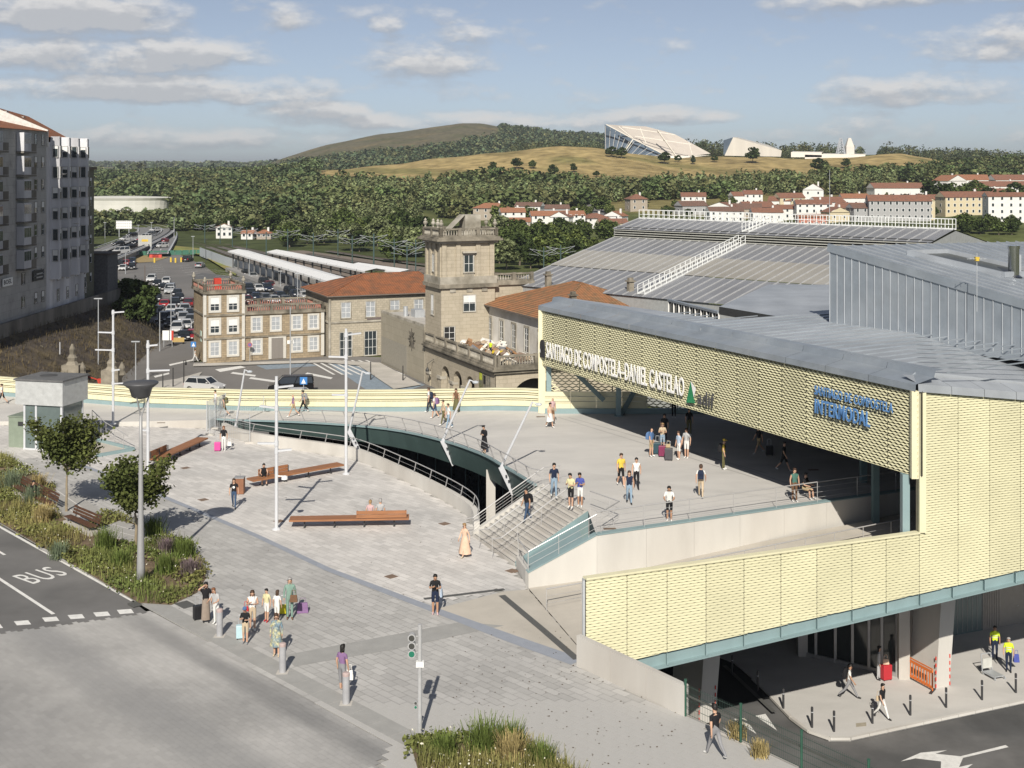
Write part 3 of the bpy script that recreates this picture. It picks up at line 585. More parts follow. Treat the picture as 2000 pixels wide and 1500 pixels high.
MB().bar(v3(B0 + U * (TB + .15), 3.05), v3(B0 + U * (TB + .15), 9.4), .3, .26).build('corner_jamb', yel_pl, fbz, world=True)
MB().bar(v3(B0 + U * (TB - .25) - AN * -.03, 5.5), v3(B0 + U * (TB - .25) - AN * -.03, 9.4), .32, .3).build('corner_trim', yel_pl, fa, world=True)
# teal steel edge beam under the band with stiffeners
for i in range(17):
 a, b = B0 + U * (i * 1.85), B0 + U * (i * 1.85 + 1.84); za, zb = bz(i * 1.85), bz(i * 1.85 + 1.84)
 MB().bar(v3(a, za - .28) - BN * .18, v3(b, zb - .28) - BN * .18, .12, .5).build('edge_beam', teal_l, fbz, world=True)
 MB().bar(v3(a, za - .55) - BN * .05, v3(b, zb - .55) - BN * .05, .4, .05).build('beam_flange', teal_l, fbz, world=True)
 MB().bar(v3(a, za - .5) - BN * .02, v3(a, za - .05) - BN * .02, .04, .26).build('stiffener', teal_l, fbz, world=True)
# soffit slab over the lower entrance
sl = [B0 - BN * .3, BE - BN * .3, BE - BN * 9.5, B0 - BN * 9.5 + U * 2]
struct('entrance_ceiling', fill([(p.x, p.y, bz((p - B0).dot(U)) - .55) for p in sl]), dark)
# columns of the passage, steel, and the slanting concrete piers below
for x, y, z0, z1, nm in ((1072, 806, 2.2, 5.7, 'a'), (1208, 812, 2.2, 5.7, 'b')):
 p = G(x, y, z0); c = thing('steel_column', ('slim teal steel column in full sun at the left end of the passage' if nm == 'a' else 'slim teal steel column in the shade behind the passage screen'), 'column', p)
 MB().bar(v3(p, z0), v3(p, z1), .34, .3).build('shaft', teal_l, c, world=True); MB().box(-.3, .3, -.3, .3, 0, .04).build('base_plate', teal_l, c)
for k_, p in enumerate((Vector((18.7, 66.4, 0)), B0 + U * (TB - .3) - BN * .6, Vector((19.2, 70.5, 0)))):
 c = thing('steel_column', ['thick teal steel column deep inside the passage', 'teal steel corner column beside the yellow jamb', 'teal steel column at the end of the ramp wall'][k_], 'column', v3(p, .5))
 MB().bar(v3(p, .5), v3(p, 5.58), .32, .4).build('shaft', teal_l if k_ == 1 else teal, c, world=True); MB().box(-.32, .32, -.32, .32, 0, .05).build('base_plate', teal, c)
def pier(label, px, py, lean, wd):
 p = G(px, py, LOW); c = thing('concrete_pier', label, 'column', p)
 top = -.6 + .055 * (p - B0).dot(U) - .5
 a = p; b = v3(p, top) + U * lean; mb = MB(); dpt = -BN * 2.6
 q = [a - U * wd / 2, a + U * wd / 2, b + U * wd * .55, b - U * wd * .55]
 mb.add(q + [x + dpt for x in q], [(0, 1, 2, 3), (7, 6, 5, 4), (1, 5, 6, 2), (4, 0, 3, 7), (3, 2, 6, 7)]); mb.build('pier_body', conc_w, c, world=True)
 for s in (-1, 1):
  for j in range(5):
   z = LOW + .15 + j * .34; pp = v3(a + U * (s * (wd / 2 + .012)) + BN * .02, z); MB().bar(pp, pp + Vector((0, 0, .17)), .05, .05).build('red_warning_stripe', mat('red_stripe', (.6, .05, .03), .5), c, world=True)
pier('slanting concrete pier near the fence under the yellow band', 1381, 1412, .5, .85)
pier('slanting concrete pier beside the orange barrier at the lower entrance', 1841, 1346, .55, .85)
# passage back screen (open mesh against the light) and hall walls
bs = thing('passage_screen', 'open yellow mesh screen closing the back of the passage', 'screen', Vector((2.4, 90.6, 2.2)))
for i in range(7):
 mesh_panel('mesh_panel', bs, Vector((2.5 + i * 2.3, 90.55, 0)), Vector((1, 0, 0)), 2.25, lambda s: 3.7, lambda s: 6.2 if i < 1 else 6.6, Vector((0, -1, 0)), yel, ph=.2, t=.075, a=.055, cw=.5, dep=.05)
 MB().bar((2.45 + i * 2.3, 90.6, 2.2), (2.45 + i * 2.3, 90.6, 8), .08, .08).build('mullion', yel_pl if i < 2 else teal, bs, world=True)
for i in range(3, 7): mesh_panel('mesh_panel', bs, Vector((2.5 + i * 2.3, 90.5, 0)), Vector((1, 0, 0)), 2.25, lambda s: 2.3, lambda s: 3.7, Vector((0, -1, 0)), yel, ph=.2, t=.075, a=.055, cw=.5, dep=.05)
MB().bar((3.3, 90.0, 6.2), (6.4, 89.8, 3.2), .2, .3).build('brace', teal, bs, world=True); MB().bar((7.6, 89.8, 2.2), (9.6, 89.9, 5.8), .22, .3).build('brace', teal, bs, world=True)
MB().bar((2.1, 90.6, 2.2), (2.1, 90.6, 9.4), .5, .5).build('end_post', yel_pl, bs, world=True)
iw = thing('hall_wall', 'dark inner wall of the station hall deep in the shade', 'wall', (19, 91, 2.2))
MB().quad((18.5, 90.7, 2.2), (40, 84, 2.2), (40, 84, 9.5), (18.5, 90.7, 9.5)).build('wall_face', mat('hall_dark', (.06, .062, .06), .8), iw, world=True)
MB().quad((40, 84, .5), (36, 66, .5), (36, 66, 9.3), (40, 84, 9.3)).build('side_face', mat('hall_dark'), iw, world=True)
# --- zinc roofs
rf = thing('zinc_roof', 'wide blue-grey zinc roof behind the yellow facades', 'roof', A0 + Vector((0, 0, 9.4)))
def rz(p):
 s = (Vector((p[0], p[1], 0)) - A0).dot(-AN); return 10.05 + .03 * s
RB = [A0 - AN * .1, AC - AN * .1, B0 + U * (TB + .2) - BN * .05, BE]
eA, eB = v3(A0 + AN * .15, 9.42), v3(AC + AN * .15, 9.42)
for i in range(12):
 a, b = A0 + AD * (AL * i / 12), A0 + AD * (AL * (i + 1) / 12 - .02)
 MB().add([v3(a + AN * .18, 9.41), v3(b + AN * .18, 9.41), v3(b + AN * .16, 9.72), v3(a + AN * .16, 9.72), v3(b - AN * .9, 9.95), v3(a - AN * .9, 9.95), v3(b - AN * 1.0, 10.25), v3(a - AN * 1.0, 10.25), v3(a - AN * 1.5, 10.27), v3(b - AN * 1.5, 10.27)],
             [(0, 1, 2, 3), (3, 2, 4, 5), (5, 4, 6, 7), (7, 6, 9, 8)]).build('parapet_flashing', zinc, rf, world=True)
for i in range(8):
 a, b = B0 + U * (TB - .2 + i * 1.9), B0 + U * (TB + 1.68 + i * 1.9); za, zb = btop(TB - .2 + i * 1.9), btop(TB + 1.68 + i * 1.9)
 MB().add([v3(a + BN * .18, za), v3(b + BN * .18, zb), v3(b + BN * .16, zb + .35), v3(a + BN * .16, za + .35), v3(b - BN * .9, zb + .62), v3(a - BN * .9, za + .62)], [(0, 1, 2, 3), (3, 2, 4, 5)]).build('parapet_flashing', zinc_l, rf, world=True)
r0 = A0 + AD * .5 - AN * 1.2; rpts = [r0, AC - AN * 1.0 - AD * 1.2, B0 + U * (TB + .4) - BN * 1.0, BE - BN * 1.0, BE - BN * 18, A0 + AD * 18 - AN * 16, A0 + AD * 16 - AN * 4.2, A0 + AD * .5 - AN * 2.4]
fill([(p.x, p.y, btop((p - B0).dot(U)) + .6 if i in (2, 3) else rz(p)) for i, p in enumerate(rpts)]).build('roof_sheet', zinc_l, rf, world=True)
for i in range(26):                                  # standing seams
 a = A0 + AD * (12 + i * 1.0) - AN * 1.6; b = a - AN * min(14, 3 + max(0, i - 3) * 2.2); MB().bar(v3(a, rz(a) + .03), v3(b, rz(b) + .03), .03, .06).build('standing_seam', zinc, rf, world=True)
# plant box on the roof
X0, X1, X2, X3 = Vector((18.6, 75.6, 0)), Vector((28.6, 60.8, 0)), Vector((47, 71, 0)), Vector((42, 89, 0)); xd = (X1 - X0).normalized()
def xz(p): return 14.8 - .172 * (Vector((p[0], p[1], 0)) - X0).dot(xd)
pb = thing('roof_plant_box', 'tall zinc-clad plant box with sloping roof and standing seams', 'roof box', v3(X0, 10))
MB().prism([X0, X1, X2, X3], 9.6, lambda p: xz(p) - .02).build('box_body', zinc, pb, world=True)
for i in range(33):
 p = X0 + xd * (i * .55 + .05) - Vector((.83, .56, 0)) * .03; MB().bar(v3(p, 9.9), v3(p, xz(p)), .05, .04).build('standing_seam', zinc_l, pb, world=True)
for i in range(30):
 p = X0 + (X3 - X0) * (i / 30); q = X1 + (X2 - X1) * (i / 30); MB().bar(v3(p, xz(p) + .02), v3(q, xz(q) + .02), .04, .07).build('roof_seam', zinc_l, pb, world=True)
MB().bar(v3(X0, 14.7) - xd * .1, v3(X1, xz(X1) - .1), .16, .45).build('verge', zinc, pb, world=True)
c0 = X0 + xd * 2.6 + (X3 - X0).normalized() * 3.5; e1, e2 = xd * 5.5 + (X3 - X0).normalized() * 1.0, (X3 - X0).normalized() * 3.2
q_ = [c0, c0 + e1, c0 + e1 + e2, c0 + e2]; mb = MB()
for i in range(4): mb.bar(v3(q_[i], xz(q_[i]) + .12), v3(q_[(i + 1) % 4], xz(q_[(i + 1) % 4]) + .12), .3, .3)
mb.build('skylight_kerb', zinc_l, pb, world=True); MB().poly([v3(p, xz(p) + .06) for p in q_]).build('skylight_well', mat('skylight_well', (.05, .055, .05), .3), pb, world=True)
fl = G(1980, 541, 13.3); ch = thing('flue_pipe', 'shiny stainless steel flue pipe on the zinc roof box', 'flue', fl)
MB().lathe([(.5, 0), (.3, .12), (.3, 1.55), (.33, 1.56), (.33, 1.75), (0.02, 1.76)], n=16).build('pipe', mat('polished_steel', (.55, .55, .55), .18, 1.0, var=.05), ch, smooth=False)
MB().lathe([(.12, 0), (.12, 1.2), (.02, 1.25)], (.38, .2, 0), n=8).build('side_pipe', galv, ch)
an = D(1908, 590, 66); at_ = thing('roof_antenna', 'thin yagi antenna mast on the edge of the roof box', 'antenna', v3(an, 12.6)); MB().tube((0, 0, -.6), (0, 0, 2.4), .02, n=5).build('mast', galv, at_)
ab = MB().bar((-.5, 0, 2.1), (.5, 0, 2.1), .03, .03)
for i in range(6): ab.bar((-.45 + i * .18, -.25, 2.1), (-.45 + i * .18, .25, 2.1), .015, .015)
ab.build('yagi', galv, at_); MB().box(-.1, .1, -.1, .1, 2.0, 2.2).build('amplifier', mat('yellow_plastic', (.6, .42, .05), .5), at_)
gl = thing('glazed_link', 'row of white-framed clerestory windows between tiled roof and zinc roof', 'windows', G(1310, 640, 9.0))
g0, g1 = D(1307, 640, 92), D(1405, 648, 84); g0.z = g1.z = 8.3
MB().quad(g0, g1, v3(g1, 9.9), v3(g0, 9.9)).build('pane_band', glz, gl, world=True)
for i in range(10):
 p = g0 + (g1 - g0) * (i / 9) - Vector((.05, .08, 0)); MB().bar(v3(p, 8.3), v3(p, 9.9), .1, .1).build('mullion', white, gl, world=True)
MB().bar(v3(g0, 9.95), v3(g1, 9.95), .3, .15).build('head', zinc, gl, world=True)
lr = thing('lower_zinc_roof', 'low zinc roof between the train shed and the roof box', 'roof', (13, 82, 9))
pp = [D(1405, 628, 84), D(1620, 652, 76), D(1624, 610, 96), D(1500, 618, 96)]
for p in pp: p.z = 10.1 + (p.y - 76) * .03
fill([p[:] for p in pp]).build('roof_sheet', zinc_l, lr, world=True)
MB().bar(pp[0] - Vector((0, .1, .25)), pp[1] - Vector((0, .1, .25)), .1, .5).build('louvre_strip', dark, lr, world=True)
# --- signs
sgn = thing('station_sign', 'white raised letters SANTIAGO DE COMPOSTELA–DANIEL CASTELAO on the yellow facade', 'sign', v3(A0 + AD * 1 + AN * .14, 6.25))
rzA = math.atan2(AD.y, AD.x); wl = mat('white_letter', (.85, .84, .82), .5, var=.02)
text('lettering', 'SANTIAGO DE COMPOSTELA–DANIEL CASTELAO', wl, v3(A0 + AD * 1.25 + AN * .2, 6.25), rzA, 1.55, 17.2, .022, .008, sgn)
bd = thing('sign_emblem', 'dark round-topped emblem at the start of the station sign', 'emblem', v3(A0 + AD * .35 + AN * .15, 6.2))
mb = MB(); prof = [(-.32, 0), (.32, 0), (.32, .75)] + [(.32 * math.cos(t), .75 + .32 * math.sin(t)) for t in np.linspace(0, math.pi, 8)[1:-1]] + [(-.32, .75)]
base = A0 + AD * .65 + AN * .14
mb.add([v3(base + AD * x, 6.15 + z * 1.15) for x, z in prof] + [v3(base + AD * x + AN * .09, 6.15 + z * 1.15) for x, z in prof], [tuple(range(len(prof), 2 * len(prof)))] + [(i, (i + 1) % len(prof), (i + 1) % len(prof) + len(prof), i + len(prof)) for i in range(len(prof))])
mb.build('emblem_plate', mat('emblem_dark', (.03, .03, .035), .5), bd, world=True)
mb = MB(); st = [v3(base + AN * .24 + AD * (.13 * math.cos(t) * (1 if i % 2 == 0 else .4)), 6.62 + .2 * math.sin(t) * (1 if i % 2 == 0 else .4)) for i, t in enumerate(np.linspace(0, 2 * math.pi, 17)[:-1])]
mb.poly(st).build('emblem_star', wl, bd, world=True)
lg = thing('operator_logo', 'green folded arrow with dark lowercase letters adif beside the station name', 'logo', v3(A0 + AD * 18.8 + AN * .15, 6.0))
b0 = A0 + AD * 18.7 + AN * .2
MB().add([v3(b0, 5.95), v3(b0 + AD * .45, 7.25), v3(b0 + AD * .75, 6.35), v3(b0 + AD * .95, 6.05)], [(0, 2, 1), (0, 3, 2)]).build('green_arrow', mat('logo_green', (.02, .22, .09), .5), lg, world=True)
MB().add([v3(b0 + AD * .45, 7.25), v3(b0 + AD * 1.0, 6.9), v3(b0 + AD * .78, 6.35)], [(0, 2, 1)]).build('white_fold', wl, lg, world=True)
text('lettering', 'adif', mat('logo_grey', (.08, .08, .085), .5), v3(b0 + AD * 1.15, 6.1), rzA, 1.1, 1.6, .02, .01, lg)
s2 = thing('intermodal_sign', 'blue raised letters SANTIAGO DE COMPOSTELA over INTERMODAL on the yellow facade', 'sign', v3(A0 + AD * 30 + AN * .15, 7.3)); bl = mat('blue_letter', (.10, .24, .50), .45, var=.03)
text('upper_lettering', 'SANTIAGO DE COMPOSTELA', bl, v3(A0 + AD * 30.05 + AN * .2, 8.2), rzA, .66, 5.5, .02, .0, s2)
text('lower_lettering', 'INTERMODAL', bl, v3(A0 + AD * 30.05 + AN * .2, 7.3), rzA, 1.0, 3.95, .025, .01, s2)
# --- yellow parapet along the far edge of the deck
pr = thing('yellow_parapet', 'long yellow ribbed metal parapet along the far edge of the deck', 'parapet', PAR[-1])
P3 = [Vector((p.x, p.y, deckz(p.x))) for p in PAR]
Lw = 0
for i in range(len(P3) - 1):
 a, b = P3[i], P3[i + 1]; mb = MB(); 
 for (z0, z1, o) in ((.32, .71, 0), (.77, .84, .05), (.90, 1.1, .0), (1.16, 1.23, .05), (1.29, 1.5, 0)):
  of = Vector((0, -o, 0)); mb.add([a + of + Vector((0, 0, z0)), b + of + Vector((0, 0, z0)), b + of + Vector((0, 0, z1)), a + of + Vector((0, 0, z1)), a + Vector((0, .1, z1)), b + Vector((0, .1, z1)), a + Vector((0, .1, z0)), b + Vector((0, .1, z0))], [(0, 1, 2, 3), (3, 2, 5, 4), (6, 7, 1, 0)])
 mb.build('ribbed_panel', yel_pl, pr, world=True)
 n = int((b - a).length / .42); MB().quad(a + Vector((0, .11, .3)), b + Vector((0, .11, .3)), b + Vector((0, .11, 1.5)), a + Vector((0, .11, 1.5))).build('backing', mat('cladding_backing'), pr, world=True)
 vb = MB()
 for j in range(n):
  p = a + (b - a) * (j / n) + Vector((0, -.015, 0)); vb.bar(p + Vector((0, 0, .33)), p + Vector((0, 0, .74)), .03, .03)
 vb.build('slat_ribs', yel_pl, pr, world=True)
 MB().add([a + Vector((0, -.14, 0)), b + Vector((0, -.14, 0)), b + Vector((0, -.14, .3)), a + Vector((0, -.14, .3)), a + Vector((0, .1, .3)), b + Vector((0, .1, .3))], [(0, 1, 2, 3), (3, 2, 5, 4)]).build('plinth', teal_l, pr, world=True)
 MB().bar(a + Vector((0, .1, 1.53)), b + Vector((0, .1, 1.53)), .36, .06).build('top_rail', yel_pl, pr, world=True)
MB().box(2.3, 18.6, 90.15, 90.45, 2.2, 2.55).build('plinth', teal_l, pr, world=True)
for i in range(9):
 a, b = Vector((2.3 + i * 1.8, 90.3, 2.2)), Vector((4.08 + i * 1.8, 90.3, 2.2)); mb = MB()
 for (z0, z1, o) in ((.32, .75, 0), (.75, .82, .06), (.85, 1.1, .0), (1.1, 1.17, .06), (1.2, 1.5, 0)):
  of = Vector((0, -o, 0)); mb.add([a + of + Vector((0, 0, z0)), b + of + Vector((0, 0, z0)), b + of + Vector((0, 0, z1)), a + of + Vector((0, 0, z1)), a + Vector((0, .2, z1)), b + Vector((0, .2, z1))], [(0, 1, 2, 3), (3, 2, 5, 4)])
 if i < 4: mb.build('ribbed_panel', yel_pl, pr, world=True)
# --- concrete wall and mesh fence at the plaza edge, retaining wall below
cw_ = thing('plaza_edge_wall', 'low pale concrete wall at the plaza edge in front of the yellow band', 'wall', WALL_E)
wn_ = Vector((-WD.y, WD.x, 0)) * .22
for i in range(3):
 a, b = WALL_E + WD * (i * 1.95 + .01), WALL_E + WD * (i * 1.95 + 1.94); ht = 1.18 - .04 * i
 MB().prism([a, b, b + wn_, a + wn_], -.1, lambda p: 1.2 - .02 * (Vector((p[0], p[1], 0)) - WALL_E).length).build('wall_panel', conc_w, cw_, world=True)
rt = MB(); a, b = WALL_E - WD * .3, WALL_E + WD * 34; rt.prism([a + wn_ * .2, b + wn_ * .2, b + wn_ * 1.2, a + wn_ * 1.2], -6.6, -.035); tag(rt.build('retaining_wall', conc), kind='structure')
c0_ = WALL_E - WD * .3; MB().quad(v3(c0_, -6.6), v3(c0_ + U * .3, -6.6), v3(c0_ + U * .3, -.1), v3(c0_, -.1)).build('retaining_return', conc, bpy.data.objects['retaining_wall'])
fg = mat('green_fence', (.03, .09, .06), .5); fgd = mat('fence_wire', (.035, .06, .05), .5)
fe = thing('mesh_fence', 'dark green welded-mesh fence along the plaza edge above the lower street', 'fence', WALL_E + WD * 5.85)
f0 = WALL_E + WD * 5.85 + wn_ * .3
for i in range(5):
 a, b = f0 + WD * (i * 2.6), f0 + WD * (i * 2.6 + 2.6)
 MB().tube(v3(a, 0), v3(a, 1.25), .045, n=8).build('post', fg, fe, world=True); MB().tube(v3(a, 1.25), v3(a, 1.3), .055, n=8).build('post_cap', fg, fe, world=True)
 mb = MB()
 for j in range(33): p = a + (b - a) * ((j + .5) / 33); mb.bar(v3(p, .06), v3(p, 1.16), .008, .008)
 for z in (.1, .35, .6, .85, 1.08): mb.bar(v3(a, z), v3(b, z), .012, .012)
 mb.build('mesh_infill', fgd, fe, world=True)
 MB().bar(v3(a, .72) + wn_ * .3, v3(b, .72) + wn_ * .3, .05, .06).build('guard_rail', mat('dull_rail', (.1, .1, .09), .6), fe, world=True)
# --- lower street, pavement, lower entrance
sheet('lower_street', [(2, 51, 0), (2, 74, 0), (60, 90, 0), (60, 25, 0), (14, 25, 0)], asph_d, lambda p: LOW - .08)
pv = [G(2300, 1308, -6.4), G(2000, 1367, -6.4), G(1660, 1440, -6.4), G(1620, 1440, -6.4), G(1580, 1426, -6.4), G(1545, 1400, -6.4), G(1505, 1358, -6.4), G(1470, 1325, -6.4), G(1432, 1293, -6.4), (6, 74, 0), (40, 90, 0)]
pvm = MB().prism([(p[0], p[1]) for p in pv], -6.62, -6.4); ms = pvm.build('lower_pavement', deck_m); tag(ms, kind='structure')
for a, b in zip(pv[:8], pv[1:8]):
 l = (b - a).length; n = max(1, int(l / 1.0))
 for j in range(n):
  p, q = a + (b - a) * (j / n), a + (b - a) * ((j + .98) / n); MB().bar(v3(p, -6.45), v3(q, -6.45), .16, .12).build('kerb_stone', conc_w, ms)
ls = bpy.data.objects['lower_street']
for tri in (((1432, 1404), (1455, 1402), (1478, 1434)), ((1475, 1398), (1495, 1394), (1518, 1427)), ((1410, 1420), (1425, 1428), (1440, 1442))):
 mark([G(x, y, -6.57) for x, y in tri], -6.572, ls, name='give_way_triangle')
mark([G(x, y, -6.57) for x, y in ((1759, 1487), (1798, 1470), (1850, 1465), (1827, 1472), (1876, 1477), (1964, 1455), (1970, 1459), (1881, 1480), (1873, 1498), (1900, 1492), (1870, 1515), (1837, 1520), (1838, 1487), (1788, 1481))], -6.572, ls, name='direction_arrow')
polystrip_ = ribbon([G(1415, 1300, -6.4), G(1512, 1391, -6.4)], .22, -6.392); polystrip_.build('drain_channel', dark_drain, ms)
le = thing('lower_entrance', 'glazed lower entrance in a concrete frame under the yellow band', 'entrance', G(1660, 1300, LOW))
g0, g1 = G(1575, 1281, -6.4), G(1752, 1321, -6.4); gd = (g1 - g0).normalized(); gn = Vector((gd.y, -gd.x, 0))
MB().quad(g0, g1, v3(g1, -2.9), v3(g0, -2.9)).build('glass_front', glass('entrance_glass', (.03, .035, .035), .08), le, world=True)
for i, f in enumerate((0, .11, .33, .52, .70, .84, 1.0)):
 p = g0 + (g1 - g0) * f + gn * .05; MB().bar(v3(p, -6.4), v3(p, -2.9), .14, .1).build('door_frame', mat('door_metal', (.36, .35, .34), .5, .3), le, world=True)
MB().bar(v3(g0 + gn * .05, -3.0), v3(g1 + gn * .05, -3.0), .12, .35).build('door_head', mat('door_metal'), le, world=True); MB().bar(v3(g0 + gn * .05, -6.3), v3(g1 + gn * .05, -6.3), .12, .2).build('threshold', mat('door_metal'), le, world=True)
p = g1 + gd * .3; MB().bar(v3(p, -6.4), v3(p, -2.3), .55, .5).build('jamb', conc, le, world=True); p = g0 - gd * .25; MB().bar(v3(p, -6.4), v3(p, -1), .5, .5).build('jamb', conc, le, world=True)
w0, w1 = G(1775, 1322, -6.4), G(1856, 1240, -6.4)
MB().quad(v3(g1 + gd * .5, -6.4), v3(G(1815, 1290, -6.4), -6.4), v3(G(1815, 1290, -6.4), 0), v3(g1 + gd * .5, 0)).build('wall_panel', mat('taupe_panel', (.30, .275, .24), .6, var=.06), le, world=True)
for i in range(5):
 w2 = G(1838, 1246, -6.4); e = (G(2000, 1216, -6.4) - w2).normalized(); a, b = w2 + e * (i * 3), w2 + e * (i * 3 + 2.98)
 MB().quad(a, b, v3(b, .8), v3(a, .8)).build('wall_panel', mat('green_glass_panel', (.15, .19, .185), .25, var=.1, stretch=(6, 6, .3)) if i == 0 else mat('taupe_panel'), le, world=True)
w2 = G(1838, 1246, -6.4); e = (G(2000, 1216, -6.4) - w2).normalized()
for j in range(9): p = w2 + e * (.35 * j + .1); MB().bar(v3(p, -6.3), v3(p, .8), .02, .04).build('glass_joint', mat('door_metal'), le, world=True)
for j in range(8): p = w2 + e * (3.0 + .17 * j); MB().bar(v3(p, -6.3), v3(p, .8), .07, .1).build('louvre_slat', mat('taupe_slat', (.36, .33, .3), .6), le, world=True)
p = w2 + e * 5.4; MB().bar(v3(p, -5.35) - gn * 0 + Vector((.02, -.06, 0)), v3(p + e * .14, -5.35) + Vector((.02, -.06, 0)), .03, .03).build('door_handle', steel, le, world=True)
MB().quad((4, 66, -6.4), (21, 74, -6.4), (21, 74, 1), (4, 66, 1)).build('back_wall', dark, le, world=True)
# ------------------------------------------------------------------ old station and its neighbours
def masonry(name, c1, c2, mortar, bw=.6, bh=.3, stain=(.12, .10, .07), amt=.5, bump=.35):
 if name in MATS: return MATS[name]
 m = bpy.data.materials.new(name); m.use_nodes = True; t = m.node_tree; n = t.nodes; b = n['Principled BSDF']; b.inputs['Roughness'].default_value = .9; b.inputs['Specular IOR Level'].default_value = .2
 co = n.new('ShaderNodeTexCoord'); s = n.new('ShaderNodeSeparateXYZ'); t.links.new(co.outputs['Object'], s.inputs[0]); ad = n.new('ShaderNodeMath'); t.links.new(s.outputs[0], ad.inputs[0]); t.links.new(s.outputs[1], ad.inputs[1])
 cb = n.new('ShaderNodeCombineXYZ'); t.links.new(ad.outputs[0], cb.inputs[0]); t.links.new(s.outputs[2], cb.inputs[1])
 br = n.new('ShaderNodeTexBrick'); br.inputs['Scale'].default_value = 1; br.inputs['Brick Width'].default_value = bw; br.inputs['Row Height'].default_value = bh; br.inputs['Mortar Size'].default_value = .018; br.inputs['Mortar Smooth'].default_value = .3; br.inputs['Bias'].default_value = -.1
 br.inputs['Color1'].default_value = (*c1, 1); br.inputs['Color2'].default_value = (*c2, 1); br.inputs['Mortar'].default_value = (*mortar, 1); t.links.new(cb.outputs[0], br.inputs[0])
 nz = n.new('ShaderNodeTexNoise'); nz.inputs['Scale'].default_value = .55; nz.inputs['Detail'].default_value = 8; nz.inputs['Roughness'].default_value = .7; t.links.new(co.outputs['Object'], nz.inputs[0])
 mr = n.new('ShaderNodeMapRange'); mr.inputs[1].default_value = .5; mr.inputs[2].default_value = .75; mr.inputs[4].default_value = amt; t.links.new(nz.outputs['Fac'], mr.inputs[0])
 mx = n.new('ShaderNodeMixRGB'); t.links.new(mr.outputs[0], mx.inputs[0]); t.links.new(br.outputs[0], mx.inputs[1]); mx.inputs[2].default_value = (*stain, 1)
 t.links.new(mx.outputs[0], b.inputs['Base Color']); bp = n.new('ShaderNodeBump'); bp.inputs['Strength'].default_value = bump; bp.inputs['Distance'].default_value = .04; bp.invert = True
 t.links.new(br.outputs['Fac'], bp.inputs['Height']); t.links.new(bp.outputs[0], b.inputs['Normal']); MATS[name] = m; return m
def tiles(name, c1, c2, moss=(.16, .13, .08)):
 if name in MATS: return MATS[name]
 m = mat(name, c1, .85, var=.17, scale=2.6, island=.0, tint=c2, detail=8); t = m.node_tree; n = t.nodes; b = n['Principled BSDF']
 co = n.new('ShaderNodeTexCoord'); cur = b.inputs['Base Color'].links[0].from_socket
 for ax_, sc_, lo in (('Z', 2.6, .62), ('X', .9, .8), ('Y', .9, .8)):       # courses of tiles and their barrels
  wv = n.new('ShaderNodeTexWave'); wv.bands_direction = ax_; wv.inputs['Scale'].default_value = sc_; wv.inputs['Distortion'].default_value = .8; t.links.new(co.outputs['Object'], wv.inputs[0])
  mr = n.new('ShaderNodeMapRange'); mr.inputs[3].default_value = lo; mr.inputs[4].default_value = 1.12; t.links.new(wv.outputs['Fac'], mr.inputs[0]); mu = n.new('ShaderNodeVectorMath'); mu.operation = 'SCALE'; t.links.new(cur, mu.inputs[0]); t.links.new(mr.outputs[0], mu.inputs['Scale']); cur = mu.outputs[0]
 t.links.new(cur, b.inputs['Base Color']); return m
stone = masonry('granite', (.46, .405, .315), (.41, .36, .275), (.33, .29, .22), .9, .42, (.19, .165, .12), .5, .2)
stone_g = masonry('granite_grey', (.46, .41, .32), (.38, .34, .265), (.27, .245, .2), .55, .3, (.17, .15, .11), .4)
stone_o = masonry('ochre_stone', (.385, .305, .205), (.28, .225, .155), (.21, .175, .125), .62, .3, (.075, .06, .042), .6, .5)
trim = mat('stone_trim', (.42, .39, .33), .9, var=.16, scale=1.2, tint=(.20, .18, .14))
trim_d = mat('weathered_stone', (.27, .24, .19), .9, var=.25, scale=1.4, tint=(.10, .09, .07))
pale_trim = mat('pale_surround', (.56, .54, .49), .85, var=.08, scale=2)
wht = mat('white_window', (.80, .80, .78), .5, var=.03)
render_w = mat('white_render', (.62, .60, .56), .85, var=.1, scale=.8, tint=(.5, .47, .42))
tile_m = tiles('terracotta', (.33, .125, .055), (.21, .10, .055)); tile_o = tiles('old_terracotta', (.36, .165, .075), (.22, .14, .075))
blind = mat('white_blind', (.72, .72, .70), .7, var=.05); curt = mat('curtained_pane', (.36, .38, .40), .25, var=.2, scale=1)
def wpt(face, s, z, o):                               # local point on a wall: s along it, o outwards
 return {'F': (s, -o, z), 'L': (-o, s, z)}[face]
def fbox(mb, face, s0, s1, z0, z1, o0, o1):
 if face[0] == 'F': y = face[1]; return mb.box(s0, s1, y - o1, y - o0, z0, z1)
 if face[0] == 'L': x = face[1]; return mb.box(x - o1, x - o0, s0, s1, z0, z1)
 if face[0] == 'R': x = face[1]; return mb.box(x + o0, x + o1, s0, s1, z0, z1)
